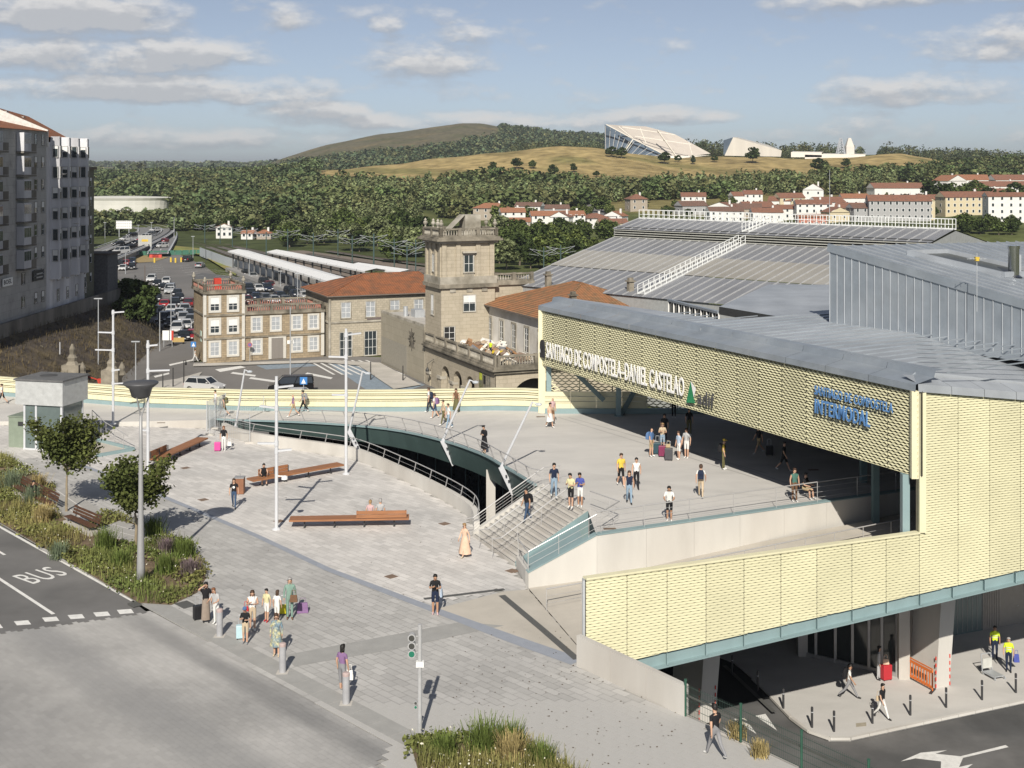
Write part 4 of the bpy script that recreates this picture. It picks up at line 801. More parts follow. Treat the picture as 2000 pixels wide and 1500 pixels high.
def window(t, face, s, z, w, h, sur=.18, sm=None, fm=None, cols=2, rows=3, gl=None, sill=True, name='window', shut=0.0):
 fm = fm or wht; gl = gl or glz; mb = MB()
 if sur:
  fbox(mb, face, s - w / 2 - sur, s - w / 2, z, z + h, -.02, .07); fbox(mb, face, s + w / 2, s + w / 2 + sur, z, z + h, -.02, .07)
  fbox(mb, face, s - w / 2 - sur, s + w / 2 + sur, z + h, z + h + sur, -.02, .07); fbox(mb, face, s - w / 2 - sur, s + w / 2 + sur, z - sur, z, -.02, .1 if sill else .07)
 else: fbox(mb, face, s - w / 2 - .05, s + w / 2 + .05, z - .06, z, -.02, .08)
 wo = mb.build(name, sm or pale_trim, t)
 mb = MB(); fbox(mb, face, s - w / 2, s + w / 2, z, z + h, -.03, .012); mb.build('pane', gl, wo)
 mb = MB()
 for i in range(cols + 1):
  c = s - w / 2 + w * i / cols; q = .045 if 0 < i < cols else .07; fbox(mb, face, c - q / 2, c + q / 2, z, z + h, .0, .04)
 for j in range(rows + 1):
  c = z + h * j / rows; q = .04 if 0 < j < rows else .07; fbox(mb, face, s - w / 2, s + w / 2, c - q / 2, c + q / 2, .0, .038)
 mb.build('glazing_bars', fm, wo)
 if shut: mb = MB(); fbox(mb, face, s - w / 2 + .04, s + w / 2 - .04, z + h * (1 - shut), z + h - .03, .005, .03); mb.build('blind', blind, wo)
 return wo
def balustrade(t, p, q, h=1.0, bays=3, m=None, mb_=None):     # local points, bays of turned balusters between piers
 m = m or trim_d; p, q = Vector(p), Vector(q); d = (q - p); n = bays
 for i in range(n + 1):
  c = p + d * (i / n); MB().box(c.x - .2, c.x + .2, c.y - .2, c.y + .2, c.z, c.z + h + .06).build('pier', m, t)
 for i in range(n):
  a, b = p + d * (i / n), p + d * ((i + 1) / n); up = Vector((0, 0, 1))
  MB().bar(a + up * (h - .09), b + up * (h - .09), .32, .18).build('top_rail', m, t); MB().bar(a + up * .08, b + up * .08, .3, .16).build('base_rail', m, t)
  k = max(2, int((b - a).length / .3)); x = MB()
  for j in range(1, k): c = a + (b - a) * (j / k); x.lathe([(.05, .14), (.1, .3), (.05, .55), (.07, h - .17)], c, n=6)
  tag(x.build('balusters', mb_ or trim, t), kind='stuff')
def urn(t, x, y, z, s=.5): MB().lathe([(.18 * s, 0), (.12 * s, .2 * s), (.4 * s, .6 * s), (.45 * s, .9 * s), (.2 * s, 1.1 * s), (.3 * s, 1.3 * s), (.03, 1.65 * s)], (x, y, z), 8).build('urn', trim, t)
def hip(t, x0, x1, y0, y1, z, h, m, ov=.5, ends=(1, 1), name='roof'):    # hipped roof with its ridge along the longer side
 x0 -= ov; x1 += ov; y0 -= ov; y1 += ov; lx, ly = x1 - x0, y1 - y0; mb = MB()
 if lx > ly: r0, r1 = (x0 + ly / 2 * ends[0], (y0 + y1) / 2, z + h), (x1 - ly / 2 * ends[1], (y0 + y1) / 2, z + h)
 else: r0, r1 = ((x0 + x1) / 2, y0 + lx / 2 * ends[0], z + h), ((x0 + x1) / 2, y1 - lx / 2 * ends[1], z + h)
 c = [(x0, y0, z), (x1, y0, z), (x1, y1, z), (x0, y1, z)]
 if lx > ly: mb.poly([c[0], c[1], r1, r0]); mb.poly([c[2], c[3], r0, r1]); mb.poly([c[3], c[0], r0]); mb.poly([c[1], c[2], r1])
 else: mb.poly([c[3], c[0], r0, r1]); mb.poly([c[1], c[2], r1, r0]); mb.poly([c[0], c[1], r0]); mb.poly([c[2], c[3], r1])
 mb.poly(c[::-1]); o = mb.build(name, m, t)
 rb = MB().bar(r0, r1, .25, .16)
 for a, b in ((c[0], r0), (c[3], r0 if lx > ly else r1), (c[1], r1 if lx > ly else r0), (c[2], r1)): rb.bar(a, b, .2, .12)
 rb.build('ridge_tiles', m, o); e = MB()
 for i in range(4): e.bar(Vector(c[i]) - Vector((0, 0, .08)), Vector(c[(i + 1) % 4]) - Vector((0, 0, .08)), .14, .14)
 e.build('eaves_gutter', mat('gutter', (.16, .13, .11), .7), o); return o
O1 = Vector((-1.7, 134.6, LOW)); VM = -V                        # local y (away) = -V
def frame(label, cat, p, name, g=None): return thing(name, label, cat, p, UA, g)
# --- arcade terrace: local x along U, y away; left face x = 0 with arches
ar = frame('granite arcade with round arches and a balustraded terrace heaped with rubble', 'building', O1, 'arcade_building')
H1 = 4.7; LY = 22.3
arch = [(19.0, 2.8, 1.7), (15.1, 2.8, 1.7), (11.1, 2.8, 1.7), (7.2, 2.8, 1.7)]
def arched(face, s0, s1, z1, arches, name, m, o=0.0, dep=.7):
 mb = MB(); ss = np.arange(s0, s1 + 1e-6, (s1 - s0) / round((s1 - s0) / .16))
 def top(s):
  for c, w_, sp in arches:
   if abs(s - c) < w_ / 2: return sp + math.sqrt(max(0, (w_ / 2) ** 2 - (s - c) ** 2))
  return 0
 P = lambda s, z, d: (d - o, s, z) if face == 'L' else (s, d - o, z)
 for a, b in zip(ss[:-1], ss[1:]):
  ta, tb_ = top(a), top(b)
  if top((a + b) / 2) == 0: ta = tb_ = 0
  mb.quad(P(a, ta, 0), P(b, tb_, 0), P(b, z1, 0), P(a, z1, 0))
  if ta or tb_: mb.quad(P(a, ta, 0), P(b, tb_, 0), P(b, tb_, dep), P(a, ta, dep))
 for c, w_, sp in arches:
  for e in (-1, 1): s = c + e * w_ / 2; mb.quad(P(s, 0, 0), P(s, sp, 0), P(s, sp, dep), P(s, 0, dep))
 return mb.build(name, m, ar)
arched('L', 0, LY, H1, arch, 'arcade_wall', stone, .06); arched('F', 0, 16, H1, [(4.4, 5.6, .9)], 'front_wall', stone)
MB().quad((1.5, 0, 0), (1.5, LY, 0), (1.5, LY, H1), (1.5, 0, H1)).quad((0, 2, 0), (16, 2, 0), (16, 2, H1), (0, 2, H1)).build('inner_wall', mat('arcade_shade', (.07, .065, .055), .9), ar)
for c, w_, sp in arch:
 for e in (-1,): MB().box(-.22, .5, c + w_ / 2 - .1, c + w_ / 2 + 1.2, sp - .3, sp + .05).build('capital', trim, ar); MB().box(-.1, .5, c + w_ / 2 + .02, c + w_ / 2 + 1.08, 0, sp - .3).build('pier', stone, ar)
MB().box(-.55, 16, -.55, LY, H1, H1 + .18).build('cornice', trim_d, ar); MB().box(-.35, 16, -.35, LY, H1 + .18, H1 + .42).build('cornice_upper', trim_d, ar); MB().box(-.3, 16, -.3, LY, H1 - .3, H1).build('frieze', trim_d, ar)
MB().box(0, 16, 0, LY, H1 + .2, H1 + .45).build('terrace_floor', conc, ar)
balustrade(ar, (0, 0, H1 + .42), (0, LY, H1 + .42), 1.15, 6); balustrade(ar, (.2, 0, H1 + .42), (9, 0, H1 + .42), 1.15, 2)
MB().box(-.06, -.02, 1.3, 4.6, 1.2, 4.1).build('poster', mat('poster', (.42, .45, .44), .6, var=.6, scale=.9, tint=(.25, .3, .05)), ar); MB().box(-.075, -.061, 3.7, 4.45, 3.2, 3.95).build('poster_patch', mat('lime', (.5, .55, .06), .6), ar); MB().box(-.078, -.061, 2.7, 3.3, 2.9, 3.8).build('poster_figure', mat('black', (.015, .015, .015), .6), ar)
MB().tube((-.9, 19, 2.9), (-.1, 19, 3.4), .03).tube((-.9, 19, 2.9), (-.9, 19, 2.5), .03).lathe([(.05, .0), (.25, -.35), (.2, -.5)], (-.9, 19, 2.5), 8).build('wall_lantern', mat('iron', (.05, .05, .05), .6), ar)
# rubble on the terrace
rb = random.Random(5); rubcols = [(.55, .47, .36), (.62, .58, .52), (.30, .17, .09), (.42, .33, .24), (.7, .68, .64), (.22, .16, .12), (.16, .16, .17)]
for i in range(75):
 sx_, sy_ = rb.uniform(1.0, 5.2), rb.uniform(.8, 15); h = rb.uniform(.1, .9); m = mat('rubble_%d' % (i % 7), rubcols[i % 7], .9, var=.2)
 mb = MB(); kind = rb.random(); c = Vector((0, 0, 0))
 if kind < .45:
  a, b_, e = rb.uniform(.3, 1.0), rb.uniform(.2, .6), rb.uniform(.04, .3); mb.box(-a, a, -b_, b_, -e, e)
 elif kind < .7: mb.box(-rb.uniform(.6, 1.3), 1, -.07, .07, -.04, .04)
 else:
  n = 7; mb.lathe([(.15, 0), (.5 * rb.uniform(.6, 1), .15), (.4, .4), (.1, .55)], n=n)
 o = tag(mb.build('rubble_piece', m), '%s %s in the rubble heap on the station terrace' % (('tan', 'pale', 'rust-brown', 'brown', 'white', 'dark brown', 'grey')[i % 7], 'broken slab' if kind < .45 else 'long board' if kind < .7 else 'rounded lump'), 'rubble', 'rubble heaped on the station terrace')
 w_ = O1 + U * sx_ + VM * sy_; o.location = (w_.x, w_.y, LOW + H1 + .45 + h * .75); o.rotation_euler = (rb.uniform(-.7, .7), rb.uniform(-.7, .7), rb.uniform(0, 6))
wb = MB().box(-.6, .6, -.35, .35, .35, .6); o = tag(wb.build('wheelbarrow_tray', mat('barrow_yellow', (.62, .45, .02), .5)), 'bright yellow barrow tray among the rubble on the terrace', 'barrow'); w_ = O1 + U * 2.2 + VM * 4.8; o.location = (w_.x, w_.y, LOW + H1 + .8); o.name = 'barrow'
# --- white-walled station wing with tiled hip roof
wg = frame('white rendered station wing with orange tiled hip roof behind the rubble terrace', 'building', O1 + U * 6 + Vector((0, 0, H1 + .4)), 'station_wing')
MB().box(0, 16, 0, 18.5, 0, 4.75).build('wall', render_w, wg)
for i, s in enumerate((2.0, 5.6, 9.2, 12.8, 16.4)): window(wg, ('L', 0), s, .5, 1.05, 2.7, .22, trim, cols=2, rows=4, shut=.0)
MB().box(-.25, 16.2, -.25, 18.7, 4.5, 4.75).build('eaves_cornice', trim_d, wg); hip(wg, 0, 16, 0, 18.5, 4.75, 2.9, tile_o, .6)
for x, y, z, h in ((11.5, 3.0, 5.9, 2.2), (4.0, 2.2, 5.6, 1.3), (6.2, 13.5, 6.2, 2.0)): c = MB().box(x - .3, x + .3, y - .3, y + .3, z, z + h).box(x - .45, x + .45, y - .45, y + .45, z + h, z + h + .14).box(x - .25, x + .25, y - .25, y + .25, z + h + .14, z + h + .45).build('chimney', trim_d, wg)
MB().poly([(-5.6, 19.5, -.2), (0, 16.5, .2), (0, 18.5, 2.3), (-4.6, 20.5, 1.5)]).build('lean_to_roof', tile_o, wg)
# --- tower
TW, TDp = 6.74, 5.6; tw = frame('square granite station tower with cornices, balustrade and stone urns', 'tower', O1 + VM * 16.7, 'station_tower')
MB().box(0, TW, 0, TDp, 0, 12.4).build('lower_shaft', stone, tw); MB().box(-.35, TW + .35, -.35, TDp, 11.9, 12.35).build('string_course', trim_d, tw); MB().box(-.2, TW + .2, -.2, TDp, 12.35, 13.2).build('plinth_band', trim, tw)
MB().box(.08, TW - .08, .08, TDp - .1, 13.2, 17.3).build('upper_shaft', stone, tw)
for x in (.35, 2.1, 4.6, 6.35): MB().box(x - .28, x + .28, -.1, .2, 13.2, 17.1).build('pilaster', stone, tw)
for y in (.4, 2.0, 3.7, 5.2): MB().box(-.1, .2, y - .25, y + .25, 13.2, 17.1).build('pilaster', stone, tw)
MB().box(-.3, TW + .3, -.3, TDp + .3, 17.1, 17.4).build('architrave', trim, tw); MB().box(-.75, TW + .75, -.75, TDp + .75, 17.4, 17.65).build('cornice', trim_d, tw); MB().box(-.5, TW + .5, -.5, TDp + .5, 17.65, 17.85).build('cornice_top', trim_d, tw)
for a, b, n in (((-.1, -.1, 17.85), (TW + .1, -.1, 17.85), 3), ((-.1, -.1, 17.85), (-.1, TDp + .1, 17.85), 2), ((-.1, TDp + .1, 17.85), (TW + .1, TDp + .1, 17.85), 3), ((TW + .1, -.1, 17.85), (TW + .1, TDp + .1, 17.85), 2)): balustrade(tw, a, b, 1.0, n)
for x, y in ((0, 0), (TW, 0), (0, TDp), (TW, TDp), (.3, 2), (.3, 3.6), (TW, 2.8)): urn(tw, x, y, 18.9, .62)
MB().box(4.2, 6.2, 3.2, 5.2, 17.8, 20.3).add([(4.2, 3.2, 20.3), (2.2, 3.2, 18.4), (2.2, 5.2, 18.4), (4.2, 5.2, 20.3)], [(0, 1, 2, 3)]).build('stair_head', trim, tw)
window(tw, ('F', .08), 3.45, 13.7, 1.15, 2.0, .16, trim, cols=2, rows=2); window(tw, ('L', .08), 2.8, 13.7, .9, 2.0, .12, trim, cols=2, rows=2); MB().box(2.6, 4.3, -.35, .1, 15.95, 16.15).build('window_hood', trim, tw)
x = MB()
for j in range(5): x.lathe([(.06, 0), (.11, .25), (.06, .7)], (2.95 + j * .25, -.02, 12.95), 6)
x.box(2.75, 4.15, -.12, .1, 13.6, 13.72); x.build('balconette', trim, tw)
window(tw, ('F', 0), 3.5, 9.1, 1.5, 1.9, .1, trim, cols=2, rows=2, shut=.45); window(tw, ('L', 0), 3.0, 8.6, .9, 2.3, .12, trim, cols=2, rows=3, shut=.8); window(tw, ('F', 0), 1.0, 5.4, 1.3, 2.0, .1, trim, gl=mat('dark_void', (.02, .02, .02), .8))
for x in (1.4, 3.5, 5.4): MB().box(x - .35, x + .35, -.12, .02, 11.4, 11.9).build('garland', trim, tw)
MB().box(TW, TW + 5, .6, TDp, 0, 12.0).build('side_block', stone, tw); MB().box(TW - .2, TW + 5.3, .3, TDp, 12.0, 12.4).build('side_cornice', trim_d, tw); balustrade(tw, (TW + .3, .6, 12.4), (TW + 5, .6, 12.4), 1.0, 2)
# --- clock block
ck = frame('modern stone-clad block with a sunburst clock on its blank wall', 'building', O1 + VM * 22.7, 'clock_block')
panelm = masonry('clad_panel', (.37, .335, .265), (.33, .30, .235), (.26, .235, .185), 1.6, .9, (.2, .18, .14), .25, .15)
MB().box(0, 8, 0, 17.5, 0, 6.7).build('wall', panelm, ck); MB().box(.3, 7.7, .3, 17.2, 6.7, 6.72).build('roof_deck', conc, ck)
x = MB()
for a, b, c_, d in ((0, 8, 0, .25), (0, 8, 17.25, 17.5), (0, .25, .25, 17.25)): x.box(a, b, c_, d, 6.7, 7.0)
x.build('coping', trim, ck)
x = MB()
for i in range(16):
 t_ = 2 * math.pi * i / 16; c_, s_ = math.cos(t_), math.sin(t_); x.bar((-.06, 4.6 + c_ * .45, 4.7 + s_ * .45), (-.06, 4.6 + c_ * (1.35 if i % 2 == 0 else 1.0), 4.7 + s_ * (1.35 if i % 2 == 0 else 1.0)), .1, .09)
x.bar((-.1, 4.6, 4.0), (-.1, 4.6, 5.7), .06, .06); x.build('sunburst_clock', mat('clock_dark', (.10, .09, .075), .6), ck)
MB().box(-.03, .05, 6.6, 17.3, .2, 3.6).build('smooth_panel', mat('smooth_stone', (.30, .28, .235), .6), ck)
for a, y in ((2.2, 10), (3.4, 6), (5, 8)): MB().box(a, a + 1.3, y, y + 1.6, 6.7, 7.7).build('air_unit', galv, ck)
MB().tube((1.6, 12, 6.7), (1.6, 12, 8.0), .3).build('roof_vent', galv, ck)
# --- long two-storey red-roofed building
rbk = frame('long two-storey granite building with a red tiled hip roof', 'building', Vector((-24.8, 176.0, LOW)), 'red_roof_building')
MB().box(0, 16, 0, 13.7, 0, 8.5).build('wall', stone_g, rbk); MB().box(-.15, 16, -.15, 13.8, 4.7, 4.95).build('string_course', trim, rbk); MB().box(-.25, 16.1, -.25, 13.9, 8.2, 8.5).build('eaves_band', trim_d, rbk)
hip(rbk, 0, 16, 0, 13.7, 8.5, 2.3, tile_m, .55, (1, .2))
for s in (2.2, 5.7, 9.2, 12.7): window(rbk, ('F', 0), s, 5.4, 1.3, 2.1, .16, trim, cols=2, rows=3, gl=curt)
for s in (2.2, 5.7): window(rbk, ('F', 0), s, .1, 1.7, 3.3, .12, trim, cols=3, rows=3, name='door_window', sill=False)
MB().box(5.2, 7.4, -.1, 0, 5.0, 5.3).build('name_plate', mat('plate', (.16, .13, .12), .6), rbk); MB().box(-.25, 0, -.25, .1, 0, 8.2).build('quoin', trim, rbk)
hs = frame('small orange hip-roofed pavilion behind the tower', 'building', D(806, 556, 190), 'tiled_pavilion'); hs.location.z = LOW; MB().box(0, 4, 0, 4, 0, 8).build('wall', stone_g, hs); hip(hs, 0, 4, 0, 4, 8, 1.3, tile_o, .5)
# --- ochre stone building with three-storey corner
ob = frame('ochre rusticated stone building with balustraded flat roof and three-storey corner', 'building', Vector((-40.7, 171.0, LOW)), 'ochre_building')
MB().box(0, 5.1, 0, 9, 0, 9.3).build('corner_block', stone_o, ob); MB().box(5.1, 16.1, .15, 9, 0, 6.35).build('long_wing', stone_o, ob)
for x in (0, 5.1): MB().box(x - .22, x + .18, -.1, .25, .2, 9.2).build('quoin', pale_trim, ob)
MB().box(15.75, 16.2, .05, .4, .2, 6.3).build('quoin', pale_trim, ob)
for z in (3.1, 6.2): MB().box(-.15, 5.2, -.15, 9.1, z, z + .25).build('string_course', trim_d, ob)
MB().box(5.25, 16.2, 0, 9.1, 3.1, 3.3).build('string_course', trim_d, ob); MB().box(5.25, 16.3, -.1, 9.1, 6.2, 6.5).build('cornice', trim_d, ob); MB().box(-.3, 5.4, -.3, 9.3, 9.2, 9.5).build('cornice', trim_d, ob)
pink = mat('pink_baluster', (.36, .17, .13), .8, var=.2)
for a, b, n in (((0, 0, 9.5), (5.1, 0, 9.5), 1), ((0, 0, 9.5), (0, 9, 9.5), 2), ((0, 9, 9.5), (5.1, 9, 9.5), 1), ((5.1, 0, 9.5), (5.1, 9, 9.5), 2)): balustrade(ob, a, b, .95, n, mb_=pink)
for a, b, n in (((5.4, .2, 6.5), (16, .2, 6.5), 3), ((5.4, 8.8, 6.5), (16, 8.8, 6.5), 3), ((16, .2, 6.5), (16, 8.8, 6.5), 2)): balustrade(ob, a, b, .95, n, mb_=pink)
MB().box(1.8, 2.7, 3, 3.8, 9.5, 11.0).build('red_roof_box', mat('red_paint', (.5, .05, .03), .6), ob)
for x in (0, 5.1): urn(ob, x, 0, 10.5, .6); urn(ob, x, 9, 10.5, .6)
for z in (1.0, 4.0, 6.95):
 for x in (1.3, 3.7): window(ob, ('F', 0), x, z, 1.15, 1.75, .26, pale_trim, cols=2, rows=3, gl=curt if z < 2 else glz, shut=.5 if z > 2 else 0)
for x in (6.9, 9.5, 12.4, 14.7): window(ob, ('F', .15), x, 4.0, 1.15, 1.75, .24, pale_trim, cols=2, rows=3, gl=curt)
for x in (6.9, 12.4, 14.7): window(ob, ('F', .15), x, 1.0, 1.15, 1.75, .24, pale_trim, cols=2, rows=3, gl=curt)
MB().box(8.9, 10.5, .08, .16, .1, 2.9).build('door', mat('steel_door', (.22, .2, .18), .6, stretch=(8, 1, .1), scale=3), ob)
x = MB().box(8.5, 8.9, .03, .16, .1, 3.3).box(10.5, 10.9, .03, .16, .1, 3.3).box(8.9, 10.5, .03, .16, 2.9, 3.3); x.build('door_surround', pale_trim, ob)
MB().box(11.05, 11.95, .08, .16, 2.0, 2.5).build('wall_plate', wht, ob); MB().box(-.08, .02, 2.5, 3.5, 2.6, 4.0).build('wall_notice', mat('green_notice', (.45, .55, .5), .6), ob)
# --- train shed
sh = thing('train_shed', 'huge train shed with ribbed grey metal roof, louvred lantern and roof walkways', 'train shed', Vector((11.4, 144, LOW)))
ED = Vector((.70, -.714, 0)).normalized(); SDv = Vector((.714, .70, 0)).normalized(); E0 = Vector((11.4, 144, 0))
def shp(s, q): # s along eave, q 0..1 up the slope (plan), returns plan point
 return E0 + ED * s + SDv * (q * 25.0)
def shz(q): return 5.3 + (5.0 * q / .78 if q <= .78 else 5.0 + 1.15 + (q - .78) / .22 * 1.3)
ribm = mat('shed_roof', (.255, .262, .28), .5, .2, var=.08, scale=.4, tint=(.225, .23, .245)); ribo = mat('shed_roof_old', (.34, .33, .305), .7, .1, var=.1, scale=.5, tint=(.28, .265, .235), stretch=(.3, .3, 1)); ribl = mat('roof_rib', (.5, .5, .5), .5, .3)
tiers = [(0, .30, ribm), (.302, .55, ribo), (.552, .78, ribm), (.775, 1.0, ribm)]
for i in range(32):
 s = -17 + i * 1.4
 for ti, (q0, q1, m) in enumerate(tiers):
  z0, z1 = shz(q0 + 1e-4) if ti < 3 else 5.3 + 6.15, shz(q1)
  z1 = shz(q1) if ti != 2 else 5.3 + 5.0
  a, b, c_, d = shp(s, q0), shp(s + 1.4, q0), shp(s + 1.4, q1), shp(s, q1); lift = .05 * (ti == 1) + .0
  o = MB().quad(v3(a, z0 + lift), v3(b, z0 + lift), v3(c_, z1 + lift), v3(d, z1 + lift))
  for f in (0,): e = ED * (1.4 * f); o.bar(v3(a + e, z0 + lift + .05), v3(d + e, z1 + lift + .05), .09, .1, k=1)
  o.build('roof_sheet', [m, ribl], sh, world=True)
for j in range(4):
 z = 5.3 + 5.02 + .3 * j; a, b = shp(-17, .785), shp(27.8, .785); MB().bar(v3(a, z + .08), v3(b, z + .08), .3, .1).build('louvre_blade', mat('louvre', (.42, .42, .38), .6), sh, world=True)
a, b = shp(-17, .80), shp(27.8, .80); MB().quad(v3(a, 10), v3(b, 10), v3(b, 11.7), v3(a, 11.7)).build('louvre_back', dark, sh, world=True)
a, b, c_, d = shp(-17, 1.0), shp(27.8, 1.0), shp(27.8, 1.6), shp(-17, 1.6); MB().quad(v3(a, 12.6), v3(b, 12.6), v3(c_, 9.5), v3(d, 9.5)).build('far_slope', ribm, sh, world=True)
for e_, (s0) in ((0, -17), (1, 27.8)):
 pl = [v3(shp(s0, 0), LOW), v3(shp(s0, 0), 5.25), v3(shp(s0, .78), 10.2), v3(shp(s0, .78), 11.3), v3(shp(s0, 1), 12.5), v3(shp(s0, 1.6), 9.4), v3(shp(s0, 1.6), LOW)]
 MB().poly(pl).build('gable_wall', mat('shed_wall', (.3, .31, .31), .6), sh, world=True)
MB().quad(v3(shp(-17, .01), LOW), v3(shp(27.8, .01), LOW), v3(shp(27.8, .01), 5.2), v3(shp(-17, .01), 5.2)).build('side_wall', mat('shed_wall'), sh, world=True)
wr = mat('white_rail', (.74, .75, .73), .5)
def walkway(label, P, wd, ax, sp=.75, h=1.05):
 t = thing('roof_walkway', label, 'walkway', P[0]); a, b = Vector(P[0]), Vector(P[1]); L_ = (b - a).length; n = int(L_ / sp)
 for sgn_ in (0, 1):
  o = ax * (wd * sgn_); MB().bar(a + o + Vector((0, 0, h)), b + o + Vector((0, 0, h)), .07, .07).bar(a + o + Vector((0, 0, h * .5)), b + o + Vector((0, 0, h * .5)), .05, .05).bar(a + o + Vector((0, 0, .08)), b + o + Vector((0, 0, .08)), .06, .18).build('side_rail', wr, t, world=True)
  for i in range(n + 1): p = a + (b - a) * (i / n) + o; MB().bar(p, p + Vector((0, 0, h)), .07, .07).build('baluster', wr, t, world=True)
 MB().quad(a, b, b + ax * wd, a + ax * wd).build('grating', mat('grating', (.4, .4, .4), .6, .3), t, world=True); return t
walkway('white railed walkway along the ridge of the train shed', (v3(shp(-17, .985), 12.6), v3(shp(27.6, .985), 12.6)), .8, SDv, .85, 1.2)
walkway('white railed stair climbing the lower slope of the train shed roof', (v3(shp(3.0, .02), 5.5), v3(shp(3.0, .77), 10.3)), 1.0, ED, .95)
walkway('short white railed stair over the louvred lantern of the train shed', (v3(shp(3.0, .80), 11.7), v3(shp(3.0, .98), 12.6)), 1.0, ED, .7)
t = thing('lightning_mast', 'thin tall mast standing behind the shed walkway', 'mast', v3(shp(12, 1.0), 12)); MB().tube((0, 0, 0), (0, 0, 7.2), .04, .02, 5).build('shaft', galv, t)
# ------------------------------------------------------------------ lower forecourt, car park, roads
Z1 = LOW + .02
fc = sheet('forecourt_road', [(-46, 118, 0), (6, 100, 0), (8, 136, 0), (-14, 176, 0), (-25, 178, 0), (-43, 172, 0), (-47, 178, 0), (-52, 200, 0), (-58, 206, 0), (-50, 165, 0)], asph_l, lambda p: Z1)
cpk = sheet('car_park', [(-58, 206, 0), (-52, 200, 0), (-47, 178, 0), (-43, 172, 0), (-38, 185, 0), (-8, 196, 0), (-22, 230, 0), G(455, 560, LOW), G(400, 520, LOW), G(330, 487, LOW), G(265, 492, LOW), G(200, 520, LOW), (-75, 260, 0)], asph_l, lambda p: Z1 + .004)
sheet('station_pavement', [Vector((-42, 170.2, 0)), Vector((-24.8, 173.5, 0)), Vector((-17.5, 171, 0)), Vector((-10.8, 153.5, 0)), Vector((-13.8, 150.5, 0)), Vector((-20, 168.5, 0)), Vector((-25, 171.2, 0)), Vector((-41.5, 167.8, 0))], conc, lambda p: LOW + .14)
sheet('forecourt_island', [G(250, 755, LOW), G(345, 742, LOW), G(395, 728, LOW), G(372, 757, LOW), G(330, 770, LOW), G(200, 790, LOW)], conc, lambda p: LOW + .13)
blue_p = mat('blue_bay_paint', (.23, .28, .33), .8, var=.2, scale=2); red_p = mat('patched_asphalt', (.11, .108, .105), .9)
for pts in (((500, 714), (600, 709), (620, 715), (520, 722)), ((640, 710), (700, 706), (830, 752), (800, 762), (720, 765))): mark([G(x, y, LOW) for x, y in pts], Z1 + .008, fc, blue_p, 'blue_bay')
for i in range(9): a, b = G(600 + i * 14, 704, LOW), G(650 + i * 17, 732, LOW); mark([a, a + Vector((.35, 0, 0)), b + Vector((.35, 0, 0)), b], Z1 + .012, fc, name='hatch_line')
for pts in (((455, 727), (500, 733), (498, 736), (450, 730)), ((490, 737), (600, 752), (596, 756), (486, 740)), ((330, 712), (378, 702), (378, 704), (332, 715)), ((300, 735), (330, 728), (331, 731), (303, 738)), ((420, 722), (470, 715), (480, 718), (430, 727)), ((600, 728), (650, 738), (646, 741), (596, 731))):
 mark([G(x, y, LOW) for x, y in pts], Z1 + .012, fc)
mark([G(x, y, LOW) for x, y in ((368, 540), (395, 533), (560, 552), (600, 580), (430, 560))], Z1 + .012, cpk, mat('dark_patch', (.12, .12, .12), .9), 'resurfaced_patch')
rb = random.Random(11)
for r_, (x0, y0, x1, y1, n) in enumerate(((300, 545, 330, 600, 9), (345, 520, 375, 545, 6), (400, 528, 470, 548, 8), (420, 540, 520, 566, 9), (290, 520, 300, 540, 5))):
 for i in range(n):
  f = i / n; p = G(x0 + (x1 - x0) * f, y0 + (y1 - y0) * f, LOW); mark([p, p + Vector((.14, 0, 0)), p + Vector((2.4, 4.2, 0)), p + Vector((2.26, 4.2, 0))], Z1 + .014, cpk, name='bay_line')
# slope below the apartment blocks, terrace and retaining wall
soil = mat('burnt_slope', (.068, .055, .045), .95, var=.5, scale=.6, tint=(.11, .085, .045), bump=.6, bscale=5, detail=8)
nX, nY = 14, 60; vs = []; rr = random.Random(2)
for j in range(nY + 1):
 Y = 105 + j * (210 - 105) / nY; xt = float(np.interp(Y, [105, 158, 195, 206, 210], [-44.5, -48.0, -53, -56.0, -58])); xb = -60.3
 for i in range(nX + 1):
  f = i / nX; X = xb + (xt - xb) * f; top = float(np.interp(Y, [105, 196, 206, 210], [-.4, -.9, -4, -6.4])); vs.append((X, Y, top + (LOW + .02 - top) * f + rr.uniform(-.12, .12) * (0 < f < 1)))
ii = np.arange((nX + 1) * (nY + 1)).reshape(nY + 1, nX + 1); Q = np.stack([ii[:-1, :-1], ii[:-1, 1:], ii[1:, 1:], ii[1:, :-1]], -1).reshape(-1, 4)
bank = tag(np_mesh('embankment', vs, Q, soil), kind='structure')
sheet('terrace', [(-110, 105, 0), (-60.4, 105, 0), (-60.4, 199, 0), (-110, 199, 0)], conc, lambda p: .2)
tr = thing('terrace_wall', 'stained concrete retaining wall along the top of the dark bank', 'wall', (-60, 105, -1)); gry = mat('stained_concrete', (.22, .205, .18), .9, var=.3, scale=.5, tint=(.10, .09, .075), stretch=(1, 1, .3))
for i in range(24): MB().box(-60.6, -60.2, 105 + i * 3.9, 105 + i * 3.9 + 3.88, -1.2, .95).build('wall_panel', gry, tr, world=True)
MB().box(-75, -60.4, 198.6, 199, -6.5, .95).build('end_wall', gry, tr, world=True)
